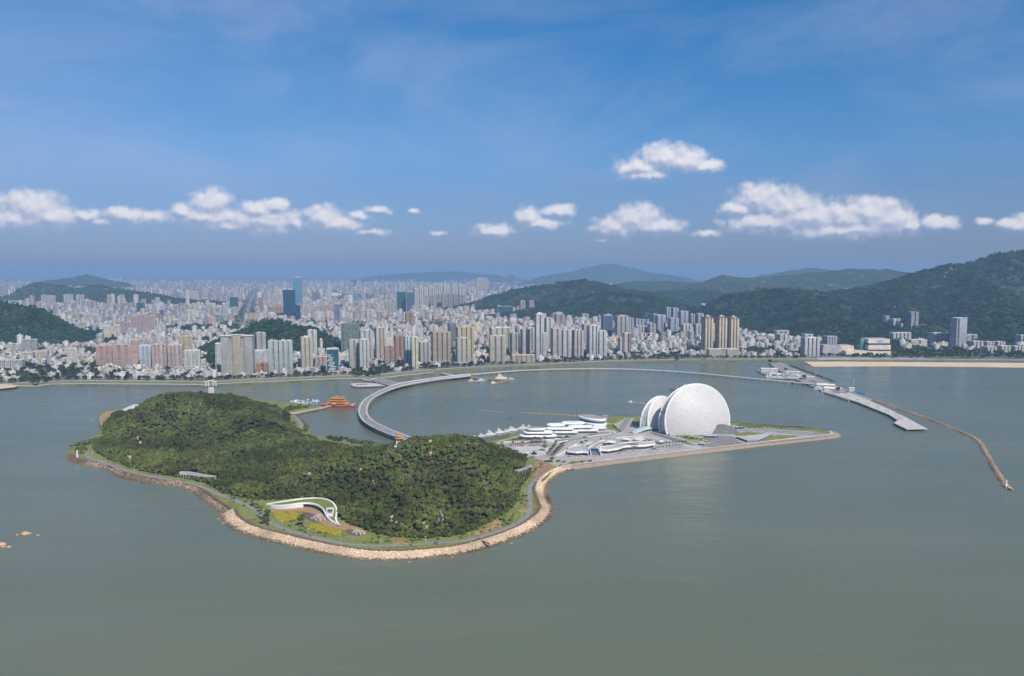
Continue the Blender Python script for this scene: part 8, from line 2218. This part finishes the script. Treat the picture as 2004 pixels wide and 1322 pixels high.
# undergrowth fringe below the wood
fr_ = resample(smooth_path(FOREST[0:28], 1), 3.0)
F_ = np.array([(p[0] + r.uniform(-3, 3), p[1] + r.uniform(-4, 1.5)) for p in fr_ for _ in range(2)])
und_col = bpy.data.collections.new('undergrowth_kinds')
for i, d in enumerate(bushc[:1] + small[:2]):
    o = bpy.data.objects.new('undergrowth_piece', d); und_col.objects.link(o)
rand_scatter('undergrowth', np.stack([F_[:, 0], F_[:, 1], island_z(F_[:, 0], F_[:, 1]) - .3], -1), 0.6, 1.5, und_col, 'bushy undergrowth along the foot of the wood', 8)
# trees at the back of the island around the fishing harbour and the saddle
bk = []
for (a0, b0, a1, b1, n) in [(560, 800, 605, 797, 34), (540, 806, 572, 802, 22), (640, 858, 740, 871, 60), (600, 845, 606, 832, 14), (200, 830, 196, 842, 12), (140, 876, 200, 858, 40), (150, 890, 172, 868, 20)]:
    for _ in range(n):
        t = r.random(); x, y = at(a0 + (a1 - a0)*t, b0 + (b1 - b0)*t, GZ); bk.append((x + r.uniform(-6, 6), y + r.uniform(-10, 10)))
bk = np.array(bk); ok = sdist(bk[:, 0], bk[:, 1], SHORE) > 5; bk = bk[ok]
rand_scatter('shore_trees', np.stack([bk[:, 0], bk[:, 1], np.full(len(bk), GZ)], -1), 0.6, 1.1, forest_col, 'loose trees and shrubs along the back shore of the island', 9)
# seafront trees of the city: single trees in a row behind the road
cc_ = [o.data for o in city_tree_col.objects]
tm3 = MB(); trunk_mb(tm3, 4.0, 0.4, 0.25, 3, 5, 2.0); t3 = tm3.build('trunk', BARK); td3 = t3.data; bpy.data.objects.remove(t3)
cp = resample(offset_path(resample(COAST[2:36], 60), 82), 1.0)
n_sf = 0; s_ = 0.0
def sf_zone(px):
    for a, t in ((120, 'before the low white hotel'), (250, 'before the pink front towers'), (430, 'left of the cream archway'), (560, 'before the broad grid-fronted twin tower'), (680, 'before the teal glass block'), (860, 'at the root of the curved bridge'), (960, 'before the yellow-beige tower'), (1080, 'before the long low cream building'), (1240, 'before the balcony towers'), (1380, 'before the low city right of the balcony towers'), (1520, 'before the three cream towers')):
        if px < a: return t
    return 'near the beach'
while s_ < len(cp) - 1 and n_sf < 260:
    x, y = cp[int(s_)][:2]
    px = 1002 + FPX*x/(y*CT + (CAM_H - LZ)*ST)
    s_ += r.uniform(7.0, 13.0)
    if not -5 < px < 1580: continue
    if r.random() < (0.10 if px < 700 else 0.2): continue
    s = r.uniform(1.35, 2.2)*(0.85 if px > 900 else 1.0)
    x += r.uniform(-5, 5); y += r.uniform(-10, 9)
    single_tree('seafront_tree', x, y, LZ - .2, s, cc_[r.randrange(3)], td3, 'broad dark tree in the seafront row ' + sf_zone(px), 'seafront trees ' + sf_zone(px), 0.9, sz=0.8); n_sf += 1
print('seafront', n_sf)
for (a0, b0, a1, b1, n, l) in [(1545, 717, 1632, 748, 26, 'small tree in the line along the causeway road'), ]:
    for k in range(n):
        t = k/(n - 1); x, y = at(a0 + (a1-a0)*t + r.uniform(-1, 1), b0 + (b1-b0)*t, 3.2); single_tree('causeway_tree', x, y, 3.2, r.uniform(.8, 1.15), cc_[r.randrange(3)], td3, l, 'trees along the causeway road', 0.6, sz=.75)
for (a, b, s, l) in [(1506, 711, 2.2, 'big dark tree at the landward end of the causeway'), (1537, 725, 1.5, 'tree beside the road above the boatyard'), (1572, 741, 1.9, 'dark round tree beside the small white block on the quay'), (1640, 765, 1.7, 'dark tree right of the terminal roofs'), (1629, 762, 1.3, 'dark tree between the terminal halls'), (1380, 703, 2.6, 'large tree at the left foot of the three cream towers'), (1325, 706, 2.2, 'reddish brown tree in the seafront row left of the three cream towers')]:
    x, y = at(a, b, LZ); single_tree('lone_tree', x, y, 3.2, s, cc_[r.randrange(3)], td3, l, None, .8, sz=.8)

# lamps
lp = MB(); lp.tube([(0, 0, 0), (0, 0, 8.0)], [0.16, 0.1], 6, (0.72, 0.73, 0.75, 0)); lp.tube([(-1.1, 0, 8.0), (1.1, 0, 8.2)], 0.1, 5, (0.72, 0.73, 0.75, 0)); lo_ = lp.build('pole', PAINT); lpd = lo_.data; bpy.data.objects.remove(lo_)
lh_ = MB(); lh_.box(0, 0, -.15, .15, .9, .4, 0, (0.75, 0.76, 0.78, 0), bottom=True); lo_ = lh_.build('lamp_head', PAINT); lhd = lo_.data; bpy.data.objects.remove(lo_)
def lamp(x, y, z, s, label, group, rz=0):
    root = empty('street_lamp', (x, y, z), rz, label, 'street lamp', group); root.scale = (s,)*3
    a = bpy.data.objects.new('pole', lpd); COL.objects.link(a); a.parent = root
    for q in (-1.1, 1.1):
        b = bpy.data.objects.new('lamp_head', lhd); COL.objects.link(b); b.parent = root; b.location = (q, 0, 8.05)
rp = resample(offset_path(smooth_path(P(ROAD_PX, GZ), 3), 4.6), 24.0)
_acc = 0.0; _pts = []
for a, b in zip(rp[:-1], rp[1:]):
    _acc += math.dist(a, b)
    if _acc > 46: _pts.append(b); _acc = 0.0
for p in _pts:
    px = 1002 + FPX*p[0]/(p[1]*CT + (CAM_H - GZ)*ST)
    lamp(p[0], p[1], GZ, .8, 'slender white lamp beside the park road ' + zone_px(px), 'lamps beside the park road ' + zone_px(px), 1.0)
for k, (a, b, s, l) in enumerate([(1030, 887, 1.7, 'tall white light mast standing in the pale paved square'), (1061, 872, 1.7, 'tall white light mast at the end of the palm row'), (1003, 879, 1.3, 'light mast at the left edge of the pale paved square'), (1082, 876, 1.2, 'light mast beside the climbing road'), (1106, 873, 1.2, 'light mast above the pale ramp')]):
    x, y = at(a, b, GZ); lamp(x, y, GZ, s, l, None)
_acc = 0.0; _pts = []
for a, b in zip(A_[:-1], A_[1:]):
    _acc += math.dist(a, b)
    if _acc > 45: _pts.append(b); _acc = 0.0
for p in _pts: lamp(p[0], p[1], BZ, .9, 'lamp along the outer edge of the curved bridge', 'lamps along the curved bridge', 1.0)
for k in range(26):
    x, y = at(1120 + k*20, 908.2 - k*20*0.116, GZ); 
    if k % 2 == 0: lamp(x, y + 4, GZ, .62, 'small lamp along the seawall walk', 'lamps along the seawall walk')

# cars
def car_parts(col):
    b = MB(); b.frustum([(-2.1, -.9), (2.1, -.9), (2.1, .9), (-2.1, .9)], 0.35, [(-2.15, -.88), (2.15, -.88), (2.15, .88), (-2.15, .88)], 0.95, (*col, 0)); bo = b.build('body', PAINT); d1 = bo.data; bpy.data.objects.remove(bo)
    c = MB(); c.frustum([(-1.7, -.82), (1.1, -.82), (1.1, .82), (-1.7, .82)], .95, [(-1.3, -.68), (.5, -.68), (.5, .68), (-1.3, .68)], 1.5, (0.05, .06, .07, 0), cap=False); c.face([(-1.3, -.68, 1.5), (.5, -.68, 1.5), (.5, .68, 1.5), (-1.3, .68, 1.5)], (*col, 0)); co = c.build('cabin', PAINT); d2 = co.data; bpy.data.objects.remove(co)
    return d1, d2
w_ = MB(); w_.tube([(0, -.12, 0), (0, .12, 0)], .33, 10, (0.03, .03, .03, 0)); wo = w_.build('wheel', PAINT); wd = wo.data; bpy.data.objects.remove(wo)
CARS = {n: car_parts(c) for n, c in (('white', (.72, .72, .71)), ('silver', (.42, .43, .45)), ('black', (.03, .03, .035)), ('red', (.40, .04, .03)), ('blue', (.05, .12, .32)), ('teal', (.10, .42, .40)))}
def car(x, y, z, rz, c, label, group=None, s=1.15):
    root = empty('car', (x, y, z), rz, label, 'car', group); root.scale = (s,)*3
    for nm, d in zip(('body', 'cabin'), CARS[c]):
        a = bpy.data.objects.new(nm, d); COL.objects.link(a); a.parent = root
    for sx in (-1.3, 1.3):
        for sy in (-.85, .85):
            a = bpy.data.objects.new('wheel', wd); COL.objects.link(a); a.parent = root; a.location = (sx, sy, .33)
for (t, u, c, l) in [(.28, .38, 'teal', 'teal car at the tightest part of the curved bridge'), (.33, .60, 'black', 'dark car in the bend of the curved bridge below the teal one'), (.12, .40, 'white', 'white car on the curved bridge near the island end'), (.52, .36, 'silver', 'silver car halfway up the curved bridge'), (.66, .62, 'white', 'white car on the far straight of the curved bridge'), (.83, .38, 'black', 'dark car near the shore end of the curved bridge'), (.44, .62, 'silver', 'silver car leaving the bend of the curved bridge'), (.75, .36, 'white', 'white car approaching the junction of the curved bridge')]:
    k = int(t*(n_ - 2)); p = lerp2(A_[k], B_[k], u); q = lerp2(A_[k+1], B_[k+1], u)
    car(p[0], p[1], BZ + .01, math.atan2(q[1]-p[1], q[0]-p[0]), c, l)
def carpark(n, a, b, z, wid, where, seed, ang):
    rr = random.Random(seed)
    for _ in range(n):
        t = rr.random(); x, y = at(a[0] + (b[0]-a[0])*t, a[1] + (b[1]-a[1])*t, z)
        c = rr.choice(['white', 'white', 'silver', 'black', 'blue', 'red', 'silver'])
        car(x + rr.uniform(-wid, wid), y + rr.uniform(-wid, wid), z + .02, ang + rr.choice([0, 1.57]), c, '%s car parked %s' % (c, where), '%s cars parked %s' % (c, where))
carpark(24, (696, 752.5), (716, 752), 4.2, 4, 'on the pier left of the curved bridge', 1, .2)
carpark(26, (708, 743.5), (740, 747), 7.45, 5, 'on the shore square at the root of the curved bridge', 2, .5)
carpark(58, (1585, 744), (1655, 771), 3.35, 7, 'along the causeway', 3, -.4)
carpark(20, (1510, 734), (1560, 736.5), 3.05, 12, 'in the boatyard', 4, .2)
carpark(12, (1270, 879), (1340, 874), GZ + .3, 2.5, 'beside the seawall walk', 5, .1)
carpark(30, (60, 749.5), (1480, 704), LZ + .2, 6, 'on the waterfront road', 6, .02)
# hulls laid up on the quay
rr = random.Random(8)
for k in range(34):
    x, y = at(rr.uniform(1500, 1572), rr.uniform(730, 739), 3.0)
    ln = rr.uniform(8, 16); w = ln*.3; m = MB()
    q = [(-ln/2, -w/2), (ln*.2, -w/2), (ln/2, 0), (ln*.2, w/2), (-ln/2, w/2)]
    c = rr.choice([('white', (.74, .74, .74, 0)), ('white', (.74, .74, .74, 0)), ('blue', (.08, .28, .5, 0)), ('grey', (.4, .4, .42, 0))])
    m.frustum([(a*.9, b*.7) for a, b in q], 0.4, q, 2.2, c[1]); m.box(-ln*.1, 0, 2.2, 3.6, ln*.4, w*.7, 0, (.75, .75, .75, 0))
    tag(m.build('laid_up_boat', PAINT, None, (x, y, 3.0), rr.uniform(0, 6.28)), '%s boat laid up ashore in the boatyard' % c[0], 'boat', '%s boats laid up in the boatyard' % c[0])
# people and parasols at the shore stalls and the cafes
for k in range(20):
    px, py = rr.choice([(rr.uniform(1046, 1068), rr.uniform(931, 943)), (rr.uniform(1112, 1140), rr.uniform(893, 895.5)), (rr.uniform(1192, 1216), rr.uniform(885.5, 888.5)), (rr.uniform(1230, 1260), rr.uniform(881, 883))])
    x, y = at(px, py, GZ); m = MB(); c = rr.choice([('red', (.5, .06, .05, 0)), ('white', (.78, .77, .75, 0)), ('pink', (.62, .28, .34, 0)), ('orange', (.66, .26, .04, 0))])
    m.tube([(0, 0, 0), (0, 0, 2.2)], .06, 4, (.5, .5, .5, 0)); m.lathe([(1.5, 2.0), (0.0, 2.75)], n=8, col=c[1])
    w = 'at the stalls by the right shore' if px < 1100 else ('before the signed cafe' if px < 1150 else 'before the long cafe terrace')
    tag(m.build('parasol', PAINT, None, (x, y, GZ)), '%s parasol %s' % (c[0], w), 'parasol', '%s parasols %s' % (c[0], w))
